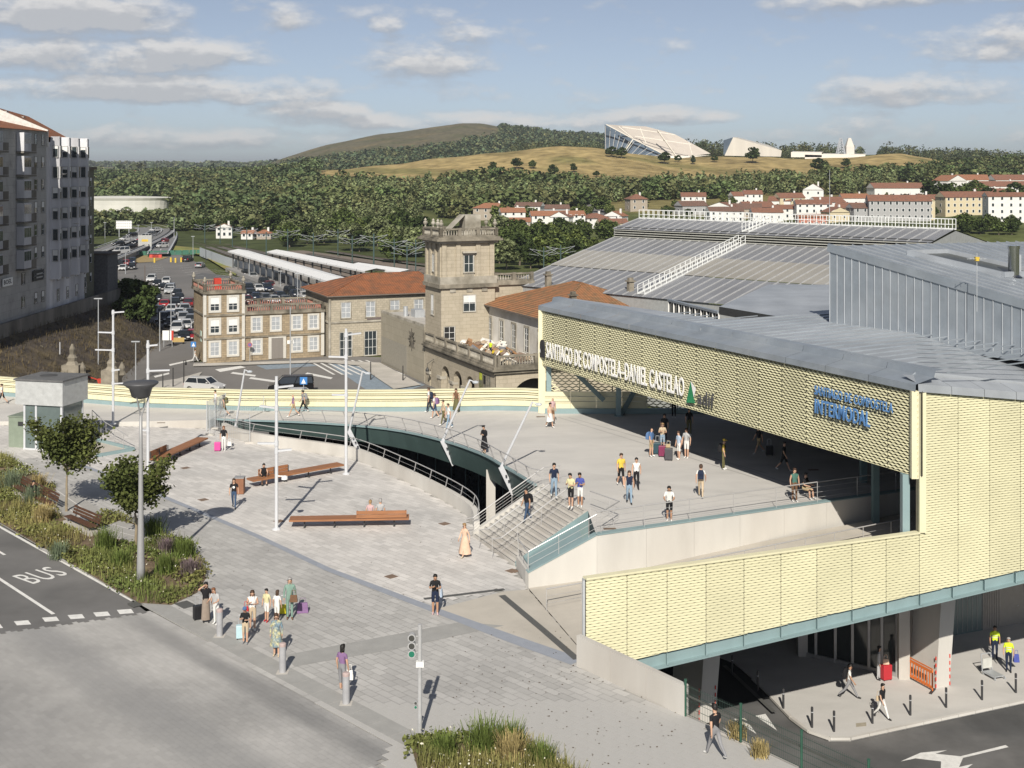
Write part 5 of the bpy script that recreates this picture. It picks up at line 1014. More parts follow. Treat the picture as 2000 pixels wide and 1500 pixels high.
# --- apartment blocks (facade plane x = -61, facing +x, seen along it)
pan_g = masonry('grey_panel_wall', (.42, .415, .40), (.37, .365, .35), (.26, .255, .25), 1.4, .95, (.11, .105, .095), .5, .1)
wstain = mat('stained_white_wall', (.64, .64, .66), .9, var=.22, scale=.5, tint=(.38, .38, .40), stretch=(1, 1, .18), detail=8)
b1 = thing('apartment_block', 'grey panelled apartment block with glazed balconies at the left edge', 'building', (-61, 169, .2))
MB().box(-16, 0, -58, 0, 0, 24.0).build('wall', pan_g, b1)
MB().add([(-16.5, -58, 24), (.4, -58, 24), (.4, 0, 24), (-16.5, 0, 24), (-8, -58, 25.9), (-8, 0, 25.9)], [(0, 1, 4), (1, 2, 5, 4), (2, 3, 5), (3, 0, 4, 5)]).build('roof', tile_m, b1)
for k_ in range(2): MB().box(-5.6, -4.8, -7 - 9 * k_, -6.2 - 9 * k_, 25, 27.6).build('chimney', mat('brick_stack', (.3, .16, .09), .8), b1)
t_ = MB().tube((-7, -2.5, 27), (-7, -2.5, 31), .04); 
for j in range(4): t_.bar((-7.8 + .0 * j, -2.5, 30.8 - .3 * j), (-6.2, -2.5, 30.8 - .3 * j), .03, .03)
t_.build('aerial', galv, b1)
for fl in range(8):
 z = 1.0 + fl * 2.9
 for y in (-1.3, -3.8): window(b1, ('R', 0), y, z + .9, .95, 1.35, .05, gry, cols=1, rows=2, shut=.5 if (fl + int(y)) % 2 else .0)
 for y in (-8.0, -17, -26):
  if fl >= 2:
   MB().box(0, 1.0, y - 2.4, y + 1.9, z - .25, z - .05).build('balcony_slab', gry, b1); fr = MB().box(.05, 1.0, y - 2.3, y + .1, z, z + 2.3).build('balcony_glazing', wstain, b1)
   for q in range(4): MB().box(1.0, 1.015, y - 2.2 + q * .58, y - 1.74 + q * .58, z + .95, z + 2.1).build('pane', glz, fr)
   bl_ = MB().box(.95, .99, y + .2, y + 1.85, z, z + .95).build('balcony_rail', gry, b1)
  else: window(b1, ('R', 0), y, z + .8, 1.2, 1.4, .05, gry, cols=2, rows=1)
b2 = thing('apartment_block', 'pale pleated apartment block with saw-tooth gables and stained walls', 'building', (-61, 184.1, .2))
MB().box(-16, 0, -15.05, 0, 0, 22.6).build('wall', wstain, b2)
MB().add([(-16, -15.05, 22.6), (-1.4, -15.05, 23.6), (-1.4, 0, 23.0), (-16, 0, 22.6), (-8, -15.05, 27.6), (-8, 0, 26.6)], [(0, 1, 4), (1, 2, 5, 4), (2, 3, 5), (3, 0, 4, 5)]).build('roof', tile_m, b2)
MB().add([(-15, -15.1, 22), (.2, -15.1, 22), (.2, -15.1, 24.2), (-8, -15.1, 27.7), (-15, -15.1, 24.2), (-15, -14.8, 22), (.2, -14.8, 22), (.2, -14.8, 24.2), (-8, -14.8, 27.7), (-15, -14.8, 24.2)], [(0, 1, 2, 3, 4), (9, 8, 7, 6, 5), (1, 6, 7, 2), (2, 7, 8, 3), (3, 8, 9, 4)]).build('party_wall', mat('white_party_wall', (.62, .6, .56), .8, var=.15), b2)
for k_ in range(2): MB().box(-7.5, -6.8, -11 + 6 * k_, -10.3 + 6 * k_, 25, 26.9 - .5 * k_).build('chimney', mat('grey_stack', (.4, .38, .35), .8), b2)
for b_ in range(4):                                    # pleated bays: wedges standing out of the wall
 y = -13.6 + b_ * 3.7; w_ = 2.1
 MB().add([(0, y, 4.5), (1.15, y + .25, 4.5), (1.15, y + .9, 4.5), (0, y + w_, 4.5), (0, y, 23.0), (1.15, y + .25, 23.3), (1.15, y + .9, 23.3), (0, y + w_, 23.0)], [(0, 1, 5, 4), (1, 2, 6, 5), (2, 3, 7, 6), (4, 5, 6, 7), (3, 2, 1, 0)]).build('pleated_bay', wstain, b2)
 MB().add([(0, y + .25, 20.2), (1.2, y + .2, 23.4), (.0, y + .1, 23.4), (0, y + .6, 20.2)], [(0, 1, 2), (3, 2, 1)]).build('gable_fin', wstain, b2)
 for fl in range(8):
  window(b2, ('R', 0 if fl else 0), y + w_ + .75, 1.4 + fl * 2.75, .8, 1.55, .04, gry, cols=1, rows=2, shut=.3 * ((fl + b_) % 3))
  if fl > 1: window(b2, ('F', y + .08), .62, 1.4 + fl * 2.75, .72, 1.5, .03, gry, cols=1, rows=1, shut=.25 * ((fl + b_) % 3)); window(b2, ('R', 1.15), y + .57, 1.4 + fl * 2.75, .5, 1.5, .03, gry, cols=1, rows=1, shut=.4 * ((fl + b_) % 2))
for y, z in ((-12.5, 18.3), (-7.2, 14.3), (-3.0, 9.0), (-7.5, 11.5)): MB().lathe([(.02, 0), (.3, .08), (.42, .2)], (1.4, y, z), 10).build('satellite_dish', mat('dish', (.5, .5, .5), .5), b2)
b3 = thing('apartment_block', 'narrow olive-brown apartment block beyond the pleated one', 'building', (-62.2, 192, .2)); MB().box(-14, 0, -7.8, 0, 0, 19).build('wall', mat('olive_wall', (.17, .165, .12), .9, var=.2), b3); MB().box(-14, .35, -7.8, .3, 19, 19.4).build('roof_slab', mat('olive_roof', (.14, .11, .08), .9), b3)
for fl in range(6):
 for y in (-1.6, -4.2, -6.4): window(b3, ('R', 0), y, 2.5 + fl * 2.8, .9, 1.3, .04, gry, cols=1, rows=1, shut=.35)
b4 = thing('annex_shed', 'dark lean-to annex at the far end of the apartment terrace', 'building', (-60.5, 198, .2)); MB().box(-6, 0, -5, 0, -1, 6.2).build('wall', mat('annex', (.12, .12, .125), .9, var=.3), b4); MB().box(-6, .4, -5.2, .2, 6.2, 6.5).build('roof', mat('annex_roof', (.1, .08, .07), .9), b4)
# wall signs on the apartment block
s1 = thing('shop_sign', 'white sign with dark letters BOEL low on the grey block', 'sign', (-60.9, 155.5, 5.2)); MB().box(0, .12, -1.4, 1.6, 0, .95).build('board', wht, s1); text('lettering', 'BOEL', mat('black'), (-60.77, 154.3, 5.45), R(90), .75, 2.4, .01, .01, s1)
s3 = thing('shop_sign', 'black sign board with pale emblem and lettering under the windows', 'sign', (-60.9, 165.6, 5.0)); MB().box(0, .1, -1.7, 1.8, 0, 1.3).build('board', mat('black'), s3); MB().lathe([(.02, 0), (.3, .01)], (.12, -1.2, .65), 12).build('emblem', wht, s3)
for j in range(2): MB().box(.1, .115, -.6, 1.5, .3 + .45 * j, .48 + .45 * j).build('lettering_line', mat('dull_white', (.4, .4, .38), .7), s3)
# --- far terrace houses left, billboard, highway
def house(label, p, rz, w_, d_, h, rh, wall, roof, gable='x', nw=(3, 2), group='houses of the town across the valley', chim=1, name='house', nwl=None):
 t = thing(name, label, 'house', p, rz, group); MB().box(-w_ / 2, w_ / 2, 0, d_, -2.5, h).build('wall', wall, t); o = .35
 if gable == 'x': # ridge along x
  MB().add([(-w_ / 2 - o, -o, h - .1), (w_ / 2 + o, -o, h - .1), (w_ / 2 + o, d_ + o, h - .1), (-w_ / 2 - o, d_ + o, h - .1), (-w_ / 2 - o, d_ / 2, h + rh), (w_ / 2 + o, d_ / 2, h + rh)], [(0, 1, 5, 4), (2, 3, 4, 5), (3, 2, 1, 0), (0, 4, 3), (1, 2, 5)]).build('roof', roof, t)
  MB().add([(-w_ / 2 - .36, 0, h), (-w_ / 2 - .36, d_, h), (-w_ / 2 - .36, d_ / 2, h + rh * .93), (w_ / 2 + .36, 0, h), (w_ / 2 + .36, d_, h), (w_ / 2 + .36, d_ / 2, h + rh * .93)], [(0, 2, 1), (3, 4, 5)]).build('gable', wall, t)
 elif gable == 'y':
  MB().add([(-w_ / 2 - o, -o, h - .1), (-w_ / 2 - o, d_ + o, h - .1), (w_ / 2 + o, d_ + o, h - .1), (w_ / 2 + o, -o, h - .1), (0, -o, h + rh), (0, d_ + o, h + rh)], [(0, 4, 5, 1), (3, 2, 5, 4), (0, 1, 2, 3)]).build('roof', roof, t)
  MB().add([(-w_ / 2, -o - .02, h - .1), (w_ / 2, -o - .02, h - .1), (0, -o - .02, h + rh * .93)], [(0, 1, 2)]).build('gable', wall, t)
 else: hip(t, -w_ / 2, w_ / 2, 0, d_, h, rh, roof, .4)
 if chim: MB().box(w_ * .2, w_ * .2 + .7, d_ * .55, d_ * .55 + .7, h, h + rh + .9).build('chimney', render_h, t)
 cols, rows = nw
 for r_ in range(rows):
  for c_ in range(cols):
   x = -w_ / 2 + w_ * (c_ + .5) / cols; z = h * (r_ + .3) / rows + .3; wo = MB().box(x - .55, x + .55, -.05, .02, z, z + 1.35).build('window', wht, t); MB().box(x - .42, x + .42, -.07, -.03, z + .1, z + 1.25).build('pane', glz, wo)
 for r_ in range(rows):
  z = h * (r_ + .3) / rows + .3; wo = MB().box(-w_ / 2 - .05, -w_ / 2 + .02, d_ * .4, d_ * .4 + 1.1, z, z + 1.3).build('window', wht, t); MB().box(-w_ / 2 - .07, -w_ / 2 - .03, d_ * .4 + .12, d_ * .4 + .98, z + .1, z + 1.2).build('pane', glz, wo)
 return t
render_h = mat('house_white', (.70, .69, .66), .85, var=.06, scale=.5); cream_h = mat('house_cream', (.58, .50, .34), .85, var=.08); grey_h = mat('house_grey', (.36, .36, .36), .85, var=.08); ston_h = mat('house_stone', (.36, .31, .25), .9, var=.15); pink_h = mat('house_red', (.42, .16, .11), .85, var=.1)
tr1, tr2, tr3 = tiles('town_tile', (.29, .135, .088), (.22, .12, .085)), tiles('town_tile_bright', (.38, .17, .095), (.30, .15, .09)), tiles('town_tile_dark', (.21, .12, .09), (.17, .11, .085))
for i in range(5):
 d = 285 + i * 14; house('white terraced house with orange roof beside the highway, number %s from the apartment blocks' % ('one', 'two', 'three', 'four', 'five')[i], ((188 + 4 * i - 1000) / F * (330 + 22 * i) - 6, 330 + 22 * i, LOW), R(86), 13, 10, 8 + .2 * i, 2.6, render_h, tr2, 'y', (2, 3), 'terraced houses by the highway')
HW = lambda pts, z: [G(x, y, z) for x, y in pts]
hwm = mat('highway_asphalt', (.19, .19, .19), .9, var=.06)
for k_, (pts, wd) in enumerate(((((150, 512), (220, 487), (262, 470), (288, 458), (292, 450), (270, 444)), 9.5), (((190, 512), (250, 488), (300, 465), (318, 452), (312, 446), (292, 441)), 9.5), (((308, 492), (322, 472), (330, 458), (326, 450), (308, 443), (296, 440)), 6.5))):
 P = smoothline([v3(p, -4.6 - (1.0 if k_ == 2 else 0)) for p in HW(pts, -5.0)], 5); rbn = ribbon(P, wd); h_ = struct('highway', rbn, hwm)
 for s in (-1, 1):
  e = []
  for i, p in enumerate(P):
   dd_ = P[min(i + 1, len(P) - 1)] - P[max(i - 1, 0)]; dd_.normalize(); e.append(p + Vector((-dd_.y, dd_.x, 0)) * (s * (wd / 2 - .4)) + Vector((0, 0, .05)))
  ribbon(e, .3).build('edge_line', white, h_)
  ribbon([q_ + Vector((0, 0, .5)) for q_ in e], .35).build('crash_barrier', galv, h_)
 mb = MB(); 
 for i in range(0, len(P) - 1, 2): mb.bar(P[i] + Vector((0, 0, .04)), P[i] + (P[i + 1] - P[i]) * .5 + Vector((0, 0, .04)), .2, .02)
 mb.build('lane_dashes', white, h_)
 if k_ == 1:
  mb = MB()
  for a, b in zip(P[:-1], P[1:]): mb.quad(a + Vector((3.9, -3.2, -2.2)), b + Vector((3.9, -3.2, -2.2)), b + Vector((3.6, -3, .5)), a + Vector((3.6, -3, .5)))
  mb.build('parapet', conc, h_)
bb = thing('billboard', 'white gridded billboard on posts beside the highway', 'billboard', G(242, 468, LOW)); MB().box(-2.9, 2.9, 0, .3, 3.9, 6.9).build('panel', wht, bb)
x = MB()
for i in range(9): x.box(-2.85 + i * .7, -2.78 + i * .7, -.06, 0, 3.9, 6.9)
for j in range(4): x.box(-2.9, 2.9, -.07, -.01, 4.0 + .9 * j, 4.1 + .9 * j)
x.build('grid_bars', mat('grid_grey', (.4, .4, .4), .6), bb); MB().tube((-1.8, .2, 0), (-1.8, .2, 3.9), .15).build('post', galv, bb); MB().tube((1.8, .2, 0), (1.8, .2, 3.9), .15).build('post', galv, bb)
b5 = thing('road_sign', 'pale road sign board with yellow print beside the slip road', 'sign', G(283, 492, LOW)); MB().box(-2.1, 2.1, 0, .2, 1.6, 5.2).build('panel', mat('dull_white'), b5); MB().box(-1.0, 1.0, -.03, 0, 3.2, 3.9).build('yellow_print', mat('yellow_plastic'), b5); MB().tube((-1.8, .1, 0), (-1.8, .1, 1.6), .12).build('post', galv, b5); MB().tube((1.8, .1, 0), (1.8, .1, 1.6), .12).build('post', galv, b5)
# grass verge and hoarding between car park and railway
sheet('grass_verge', [G(330, 480, LOW), G(395, 487, LOW), G(470, 520, LOW), G(460, 540, LOW), G(395, 500, LOW), G(345, 490, LOW), G(300, 492, LOW), G(320, 472, LOW)], mat('verge_grass', (.20, .22, .055), .95, var=.35, scale=.2, tint=(.28, .22, .08)), lambda p: LOW + .25)
sheet('dry_island', [G(222, 507, LOW), G(262, 497, LOW), G(330, 503, LOW), G(300, 512, LOW), G(232, 516, LOW)], mat('dry_grass', (.32, .24, .11), .95, var=.2), lambda p: LOW + .12)
hd = thing('metal_hoarding', 'long pale corrugated metal hoarding between car park and platforms', 'fence', G(392, 492, LOW)); hp = [G(390, 500, LOW), G(440, 520, LOW), G(560, 557, LOW), G(605, 583, LOW), G(640, 600, LOW)]; hm = mat('hoarding', (.42, .45, .48), .5, .2, var=.08)
for a, b in zip(hp[:-1], hp[1:]):
 n = max(1, int((b - a).length / 3.2))
 for i in range(n):
  p, q = a + (b - a) * (i / n), a + (b - a) * ((i + .985) / n); x = MB(); k_ = 8
  for j in range(k_): c_, e = p + (q - p) * (j / k_), p + (q - p) * ((j + 1) / k_); o = Vector((.1, 0, 0)) * (j % 2); o2 = Vector((.1, 0, 0)) * ((j + 1) % 2); x.quad(v3(c_ + o, LOW), v3(e + o2, LOW), v3(e + o2, LOW + 2.6), v3(c_ + o, LOW + 2.6))
  x.build('hoarding_sheet', hm, hd, world=True)
gh = thing('green_hoarding', 'green netted site fence at the far end of the car park', 'fence', G(280, 500, LOW)); 
for i in range(9): a, b = G(272 + i * 14, 500 - .4 * i, LOW), G(285 + i * 14, 499.6 - .4 * i, LOW); MB().quad(a, b, v3(b, LOW + 1.4), v3(a, LOW + 1.4)).build('net_panel', mat('green_net', (.06, .17, .12), .8, var=.2), gh, world=True)
for i, x_ in enumerate((298, 304, 310)): c_ = thing('red_barrier', 'red and white plastic barrier number %s at the end of the car park' % ('one', 'two', 'three')[i], 'barrier', G(x_, 504, LOW), 0, 'red barriers at the car park end'); MB().add([(-.9, -.3, 0), (.9, -.3, 0), (.9, .3, 0), (-.9, .3, 0), (-.9, -.1, 1), (.9, -.1, 1), (.9, .1, 1), (-.9, .1, 1)], [(0, 1, 5, 4), (1, 2, 6, 5), (2, 3, 7, 6), (3, 0, 4, 7), (4, 5, 6, 7)]).build('body', mat('red_paint'), c_)
for i, x_ in enumerate((334, 343, 354, 302)): c_ = thing('ticket_machine', 'yellow car park ticket post, %s at the exit' % ('leftmost', 'middle', 'rightmost', 'lone')[i], 'ticket post', G(x_, 512 + i % 2, LOW), 0, 'yellow ticket posts'); MB().box(-.22, .22, -.2, .2, 0, 1.3).box(-.15, .15, -.22, -.2, .8, 1.2).build('body', mat('yellow_plastic'), c_)
# --- railway: track bed, rails, platforms, canopies, masts
trk = mat('ballast', (.20, .165, .135), .95, var=.25, scale=1.5); rail_m = mat('rail_steel', (.17, .12, .09), .5, .5)
TP = lambda pts: [G(x, y, LOW - .2) for x, y in pts]
lines = [((330, 458), (372, 473), (440, 495), (560, 540), (640, 575)), ((336, 457), (380, 471), (450, 489), (600, 532), (760, 583)), ((342, 456), (390, 469), (470, 486), (640, 523), (840, 572)), ((600, 497), (720, 518), (840, 540), (960, 562)), ((640, 492), (760, 510), (900, 528), (1040, 545))]
beds = [((325, 457), (395, 472), (520, 512), (660, 560)), ((345, 456), (420, 472), (620, 520), (860, 572)), ((560, 490), (720, 513), (900, 538), (1060, 556))]
for pts in beds: struct('track_bed', ribbon(smoothline(TP(pts), 4), 11), trk)
for i, pts in enumerate(lines):
 P = smoothline([v3(p, LOW + .1) for p in TP(pts)], 4); t = thing('railway_track', 'railway track, %s from the car park' % ('nearest', 'second', 'third', 'fourth', 'farthest')[i], 'track', P[0], 0, 'railway tracks')
 for s in (-.72, .72): MB().path([p + Vector((.55 * s, .83 * s, .15)) for p in P], .07, 4).build('rail', rail_m, t, world=True)
 ribbon(P, 2.4).build('sleepers', mat('sleepers', (.2, .19, .17), .9, var=.3, scale=3), t, world=True)
def canopy(label, p, q, wd, h=4.2):
 p, q = Vector(p), Vector(q); t = thing('platform_canopy', label, 'canopy', p, 0, 'platform canopies'); d = (q - p).normalized(); n = Vector((-d.y, d.x, 0)); L_ = (q - p).length; k_ = int(L_ / 6)
 MB().prism([p - n * (wd / 2 + .6), q - n * (wd / 2 + .6), q + n * (wd / 2 + .6), p + n * (wd / 2 + .6)], LOW - .2, LOW + .75).build('platform', mat('platform_grey', (.3, .29, .28), .85), t, world=True)
 for i in range(k_):
  a, b = p + d * (L_ * i / k_), p + d * (L_ * (i + 1) / k_ - .03); up = Vector((0, 0, LOW + .75 + h))
  MB().add([v3(a - n * wd / 2) + up, v3(b - n * wd / 2) + up, v3(b) + up + Vector((0, 0, .45)), v3(a) + up + Vector((0, 0, .45)), v3(b + n * wd / 2) + up, v3(a + n * wd / 2) + up, v3(a - n * wd / 2) + up - Vector((0, 0, .35)), v3(b - n * wd / 2) + up - Vector((0, 0, .35))], [(0, 1, 2, 3), (3, 2, 4, 5), (6, 7, 1, 0)]).build('roof_sheet', mat('white_canopy', (.76, .76, .75), .6, var=.05), t, world=True)
  c_ = a + d * 1.5
  MB().bar(v3(c_ - n * wd * .3, LOW + .7), v3(c_ - n * wd * .3, LOW + .75 + h), .35, .35).bar(v3(c_ - n * wd / 2, LOW + .6 + h), v3(c_ + n * wd / 2, LOW + .6 + h), .25, .35).build('column', mat('canopy_steel', (.11, .11, .11), .6), t, world=True)
 MB().quad(v3(p + n * wd * .2, LOW + .8), v3(q + n * wd * .2, LOW + .8), v3(q + n * wd * .2, LOW + 2.2), v3(p + n * wd * .2, LOW + 2.2)).build('windbreak', mat('canopy_steel'), t, world=True)
def CP(x, y): q = G(x, y, LOW + 4.9); return v3(q, 0)
canopy('long white platform canopy nearest the car park hoarding', CP(465, 490), CP(665, 548), 5.2); canopy('white platform canopy in the middle of the tracks', CP(540, 491), CP(735, 529), 5.0); canopy('short white platform canopy half hidden by the tiled roof', CP(700, 517), CP(800, 531), 5.0)
cat_m = mat('mast_green', (.05, .085, .08), .5, .3)
masts = [(730, 530, 9.5), (688, 520, 8), (612, 512, 8), (562, 500, 8), (520, 503, 7.5), (482, 488, 7), (454, 483, 7), (430, 478, 7), (795, 548, 8), (812, 530, 8), (770, 528, 8), (660, 500, 8), (400, 476, 7), (1095, 545, 8), (1062, 540, 7)]
MO = sorted(range(15), key=lambda i: masts[i][0]); ORM = 'first second third fourth fifth sixth seventh eighth ninth tenth eleventh twelfth thirteenth fourteenth fifteenth'.split()
for i, (x_, y_, h_) in enumerate(masts):
 p = G(x_, y_, LOW); t = thing('catenary_mast', 'green overhead-line mast with cantilever arms, %s from the left along the railway' % ORM[MO.index(i)], 'mast', p, 0, 'overhead-line masts of the railway')
 MB().bar((0, 0, 0), (0, 0, h_), .35 if i == 0 else .26, .3).build('post', cat_m, t); a = MB()
 for s in (-1, 1): a.bar((0, 0, h_ - 1.0), (s * 3.4, s * 1.2, h_ - .3), .07, .07).bar((0, 0, h_ - 2.2), (s * 3.4, s * 1.2, h_ - .3), .06, .06).bar((s * 1.2, .4 * s, h_ - 1.9), (s * 3.6, 1.2 * s, h_ - 1.5), .06, .06)
 a.build('cantilever', galv, t)
wires = thing('overhead_wires', 'thin overhead wires strung between the railway masts', 'wires', G(730, 530, LOW))
for a, b in ((0, 8), (1, 10), (2, 1), (3, 2), (4, 3), (5, 4), (6, 5), (7, 6), (11, 9)):
 pa, pb = G(*masts[a][:2], LOW), G(*masts[b][:2], LOW)
 for s in (-3.2, 3.2): MB().tube(v3(pa, LOW + 6.2) + Vector((s, s * .35, 0)), v3(pb, LOW + 6.2) + Vector((s, s * .35, 0)), .025, n=4).build('wire', cat_m, wires, world=True)
# --- buildings in the valley and on the hill
def at_ground(x, y):                                  # the terrain point seen at a pixel, by marching along the ray
 for d in np.arange(230, 1400, 4.0):
  z = CH - (y - HZ) * d / F
  if z <= float(hill(np.array([float(x)]), np.array([d]))[0]): break
 return Vector(((x - CX) / F * d, d, float(hill(np.array([float(x)]), np.array([d]))[0])))
HS = [ # px x, base y, width m, depth, height, roof h, wall, roof, gable, rz, windows, words
 (438, 463, 8, 7, 5.5, 1.8, 'w', 2, 'y', 12, (3, 2), 'white gabled house with red roof beside the tracks'), (482, 466, 6, 6, 3, 1.6, 'w', 2, 'x', -10, (2, 1), 'low white house with orange roof near the tracks'), (515, 465, 7, 6, 3, 1.6, 's', 2, 'h', 5, (3, 1), 'small house with bright orange hip roof behind the masts'),
 (957, 428, 17, 10, 6, 2.4, 's', 2, 'h', -8, (4, 2), 'brown stone house with orange hip roof above the tower'), (1003, 434, 12, 8, 5.5, 2.2, 'w', 2, 'x', 10, (3, 2), 'white house with orange roof behind the tower parapet'), (1030, 428, 13, 9, 7, 2, 'w', 3, 'x', -15, (4, 2), 'white three-bay house next to the orange-roofed one'), (1070, 443, 16, 9, 6, 2.3, 'w', 2, 'x', 6, (4, 2), 'long white house with orange roof left of the valley road'),
 (1092, 448, 10, 9, 7, 2.5, 'w', 1, 'y', -20, (2, 2), 'white gabled house with red roof at the bend of the valley road'), (1120, 447, 12, 9, 7.5, 2.2, 'w', 2, 'x', 10, (4, 3), 'tall white house beside the valley road'), (1085, 423, 14, 8, 4.5, 2, 'g', 3, 'x', 5, (3, 1), 'grey low house with dark roof above the valley road'), (1012, 444, 12, 8, 3.5, 2, 's', 2, 'x', 0, (3, 1), 'low orange-roofed house just right of the tower'),
 (1168, 446, 12, 9, 5.5, 2.2, 'w', 1, 'h', 20, (3, 2), 'white house with red hip roof right of the valley road'), (1196, 443, 10, 9, 6, 2.4, 'w', 2, 'y', -25, (2, 2), 'white gabled house at the left end of the shed walkway'), (1200, 450, 14, 9, 4, 2.2, 'c', 1, 'x', 10, (3, 1), 'cream house with red roof beside the shed gable'),
 (1248, 410, 9, 8, 6, 2.4, 's', 1, 'h', 15, (2, 2), 'stone villa with pointed red roof among trees'), (1355, 405, 12, 9, 6, 2, 'w', 1, 'x', -5, (4, 2), 'white house standing alone above the shed walkway'), (1358, 418, 14, 9, 4.5, 2.4, 'g', 3, 'x', 20, (3, 1), 'grey house with dark red roof below the lone white house'), (1452, 400, 10, 8, 5, 2, 'w', 1, 'x', 10, (3, 1), 'left white cottage of the pair below the woods'), (1472, 399, 9, 8, 5.5, 2, 'w', 1, 'x', 0, (3, 2), 'right white cottage of the pair below the woods'),
 (1405, 428, 14, 10, 6.5, 2.4, 'w', 1, 'y', -30, (2, 2), 'white gabled house behind the middle of the walkway'), (1420, 434, 17, 10, 6, 2.2, 'w', 3, 'x', 5, (5, 2), 'long white house behind the middle of the walkway'), (1450, 425, 18, 10, 5, 2.6, 's', 3, 'x', -12, (4, 1), 'stone house with broad brown roof behind the walkway'), (1485, 422, 16, 10, 5, 2.6, 'g', 1, 'x', 15, (4, 1), 'grey house with broad red roof behind the mast'), (1500, 432, 15, 9, 5, 2.2, 'w', 1, 'x', 0, (4, 1), 'white low house right of the mast'),
 (1522, 410, 11, 9, 5, 2.2, 'w', 1, 'x', -20, (3, 1), 'white house with red roof near the edge of the woods'), (1548, 408, 13, 9, 6, 2.4, 'c', 1, 'x', 10, (3, 2), 'cream house with red roof in the middle of the town'), (1545, 427, 15, 9, 5.5, 2, 'w', 1, 'x', 5, (4, 2), 'white house with red roof above the right walkway'), (1588, 398, 10, 9, 7.5, 3, 'w', 1, 'y', -15, (2, 2), 'tall white gable wall standing above the town'), (1590, 428, 17, 10, 8, 2.2, 'w', 1, 'x', -5, (5, 3), 'tall white house with three rows of windows'), (1625, 420, 16, 10, 7, 2.6, 'w', 1, 'x', 20, (4, 2), 'white house with large red roof right of the tall one'),
 (1640, 432, 11, 9, 5, 2.4, 'c', 1, 'y', 15, (2, 1), 'cream gabled house above the right walkway'), (1660, 425, 15, 10, 5.5, 2.6, 's', 1, 'x', -25, (3, 1), 'stone house with steep red roof in the town'), (1588, 447, 14, 8, 6.5, 1.4, 'r', 2, 'x', 0, (4, 1), 'salmon red house seen through the walkway railing'), (1672, 404, 13, 9, 5, 2.2, 'w', 2, 'x', 0, (3, 1), 'white house with bright orange roof below the gold slope'), (1690, 430, 12, 9, 6.5, 2.2, 'g', 3, 'x', 10, (3, 2), 'pale grey house left of the long school building'),
 (1760, 388, 27, 11, 6, 2.6, 'w', 1, 'x', 5, (7, 1), 'long white house with red roof above the school building'), (1758, 430, 30, 12, 10, 3, 'g', 1, 'x', -8, (10, 3), 'large grey school building with red roof and many windows'), (1802, 428, 12, 12, 10, 3.2, 'c', 1, 'y', -8, (3, 3), 'cream gabled end wing of the school building'),
 (1870, 378, 13, 10, 7, 2.8, 'w', 2, 'y', 30, (2, 2), 'white gabled house with orange roof on the upper right slope'), (1900, 372, 15, 10, 6, 2.6, 'w', 2, 'x', -10, (4, 1), 'white house with orange roof on the upper right slope'), (1895, 418, 26, 11, 9, 2.8, 'c', 1, 'x', 8, (8, 3), 'long cream apartment house with red roof on the right'), (1848, 410, 16, 10, 6, 2.4, 'g', 1, 'x', 8, (5, 2), 'grey low wing left of the cream apartment house'), (1975, 432, 22, 11, 13, 2, 'w', 1, 'x', -5, (5, 4), 'tall white apartment house at the right edge'), (1960, 385, 30, 10, 6, 2.6, 'w', 1, 'x', 6, (8, 2), 'row house with long red roof on the right slope'), (1990, 372, 24, 10, 6, 2.6, 'w', 1, 'x', 6, (6, 1), 'upper row house with red roof at the right edge'), (1945, 400, 18, 10, 6, 2.6, 'w', 1, 'x', 20, (4, 2), 'white house below the row houses on the right')]
wm_ = {'w': render_h, 'c': cream_h, 'g': grey_h, 's': ston_h, 'r': pink_h}
for (x_, y_, w_, d_, h_, rh_, wl_, rf_, g_, rz_, nw_, lab) in HS:
 p = at_ground(x_, y_ + 3); house(lab, p, R(rz_), w_ * p.y / 640, d_ * p.y / 640, h_ * p.y / 640, rh_ * p.y / 640, wm_[wl_], {1: tr1, 2: tr2, 3: tr3}[rf_], g_, nw_)
for i, (x_, y_, w_, h_, lab) in enumerate(((266, 342, 17, 11, 'pale institutional building on the far left hillside'), (242, 397, 0, 0, ''))):
 if w_: p = D(x_, y_ + 6, 1400); p.z = float(hill(np.array([263.]), np.array([1400.]))[0]); house(lab, p, R(20), w_, 9, 8, 2, cream_h, tr1, 'x', (5, 3), None)
st_ = thing('stadium', 'low oval white stadium building among the trees on the left', 'building', at_ground(236, 414)); k_ = st_.location.y / 800; MB().lathe([(30, -3), (30.5, 4), (31, 6.8), (32.5, 8.4), (30, 8.8), (12, 9.4)], n=40, sy=.6).build('drum', mat('stadium_white', (.60, .59, .54), .8, var=.08, scale=.1), st_, smooth=False); st_.scale = (1.0 * k_ * 30 / 31,) * 3; st_.location.z += .5
road_p = [(1208, 470), (1180, 446), (1170, 430), (1163, 415), (1168, 408), (1155, 400)]
struct('valley_road', ribbon(smoothline([at_ground(x, y) + Vector((0, 0, .5)) for x, y in road_p], 4), 9), asph_l)
# City on the hill: folded stone roofs with glass fronts
cc = thing('hilltop_museum', 'huge folded white stone building with slanting glass front on the hill crest', 'building', D(1185, 300, 1010)); ws = masonry('hill_stone', (.60, .54, .47), (.54, .48, .42), (.68, .64, .58), 9, 5, (.5, .45, .4), .3, .05); wsw = mat('hill_white', (.72, .68, .61), .7, var=.05); wg_ = mat('hill_glass', (.10, .13, .17), .7, var=.3, scale=.08, spec=.05)
Pm = lambda x, y, d=1010: D(x, y, d)
MB().add([Pm(1184, 243), Pm(1236, 271, 1002), Pm(1300, 303, 998), Pm(1322, 308, 1000), Pm(1388, 300, 1020), Pm(1318, 262, 1040), Pm(1262, 247, 1045), Pm(1215, 245, 1040)], [(0, 1, 7), (1, 6, 7), (1, 5, 6), (1, 2, 5), (2, 3, 5), (3, 4, 5)]).build('stone_roof', ws, cc, world=True)
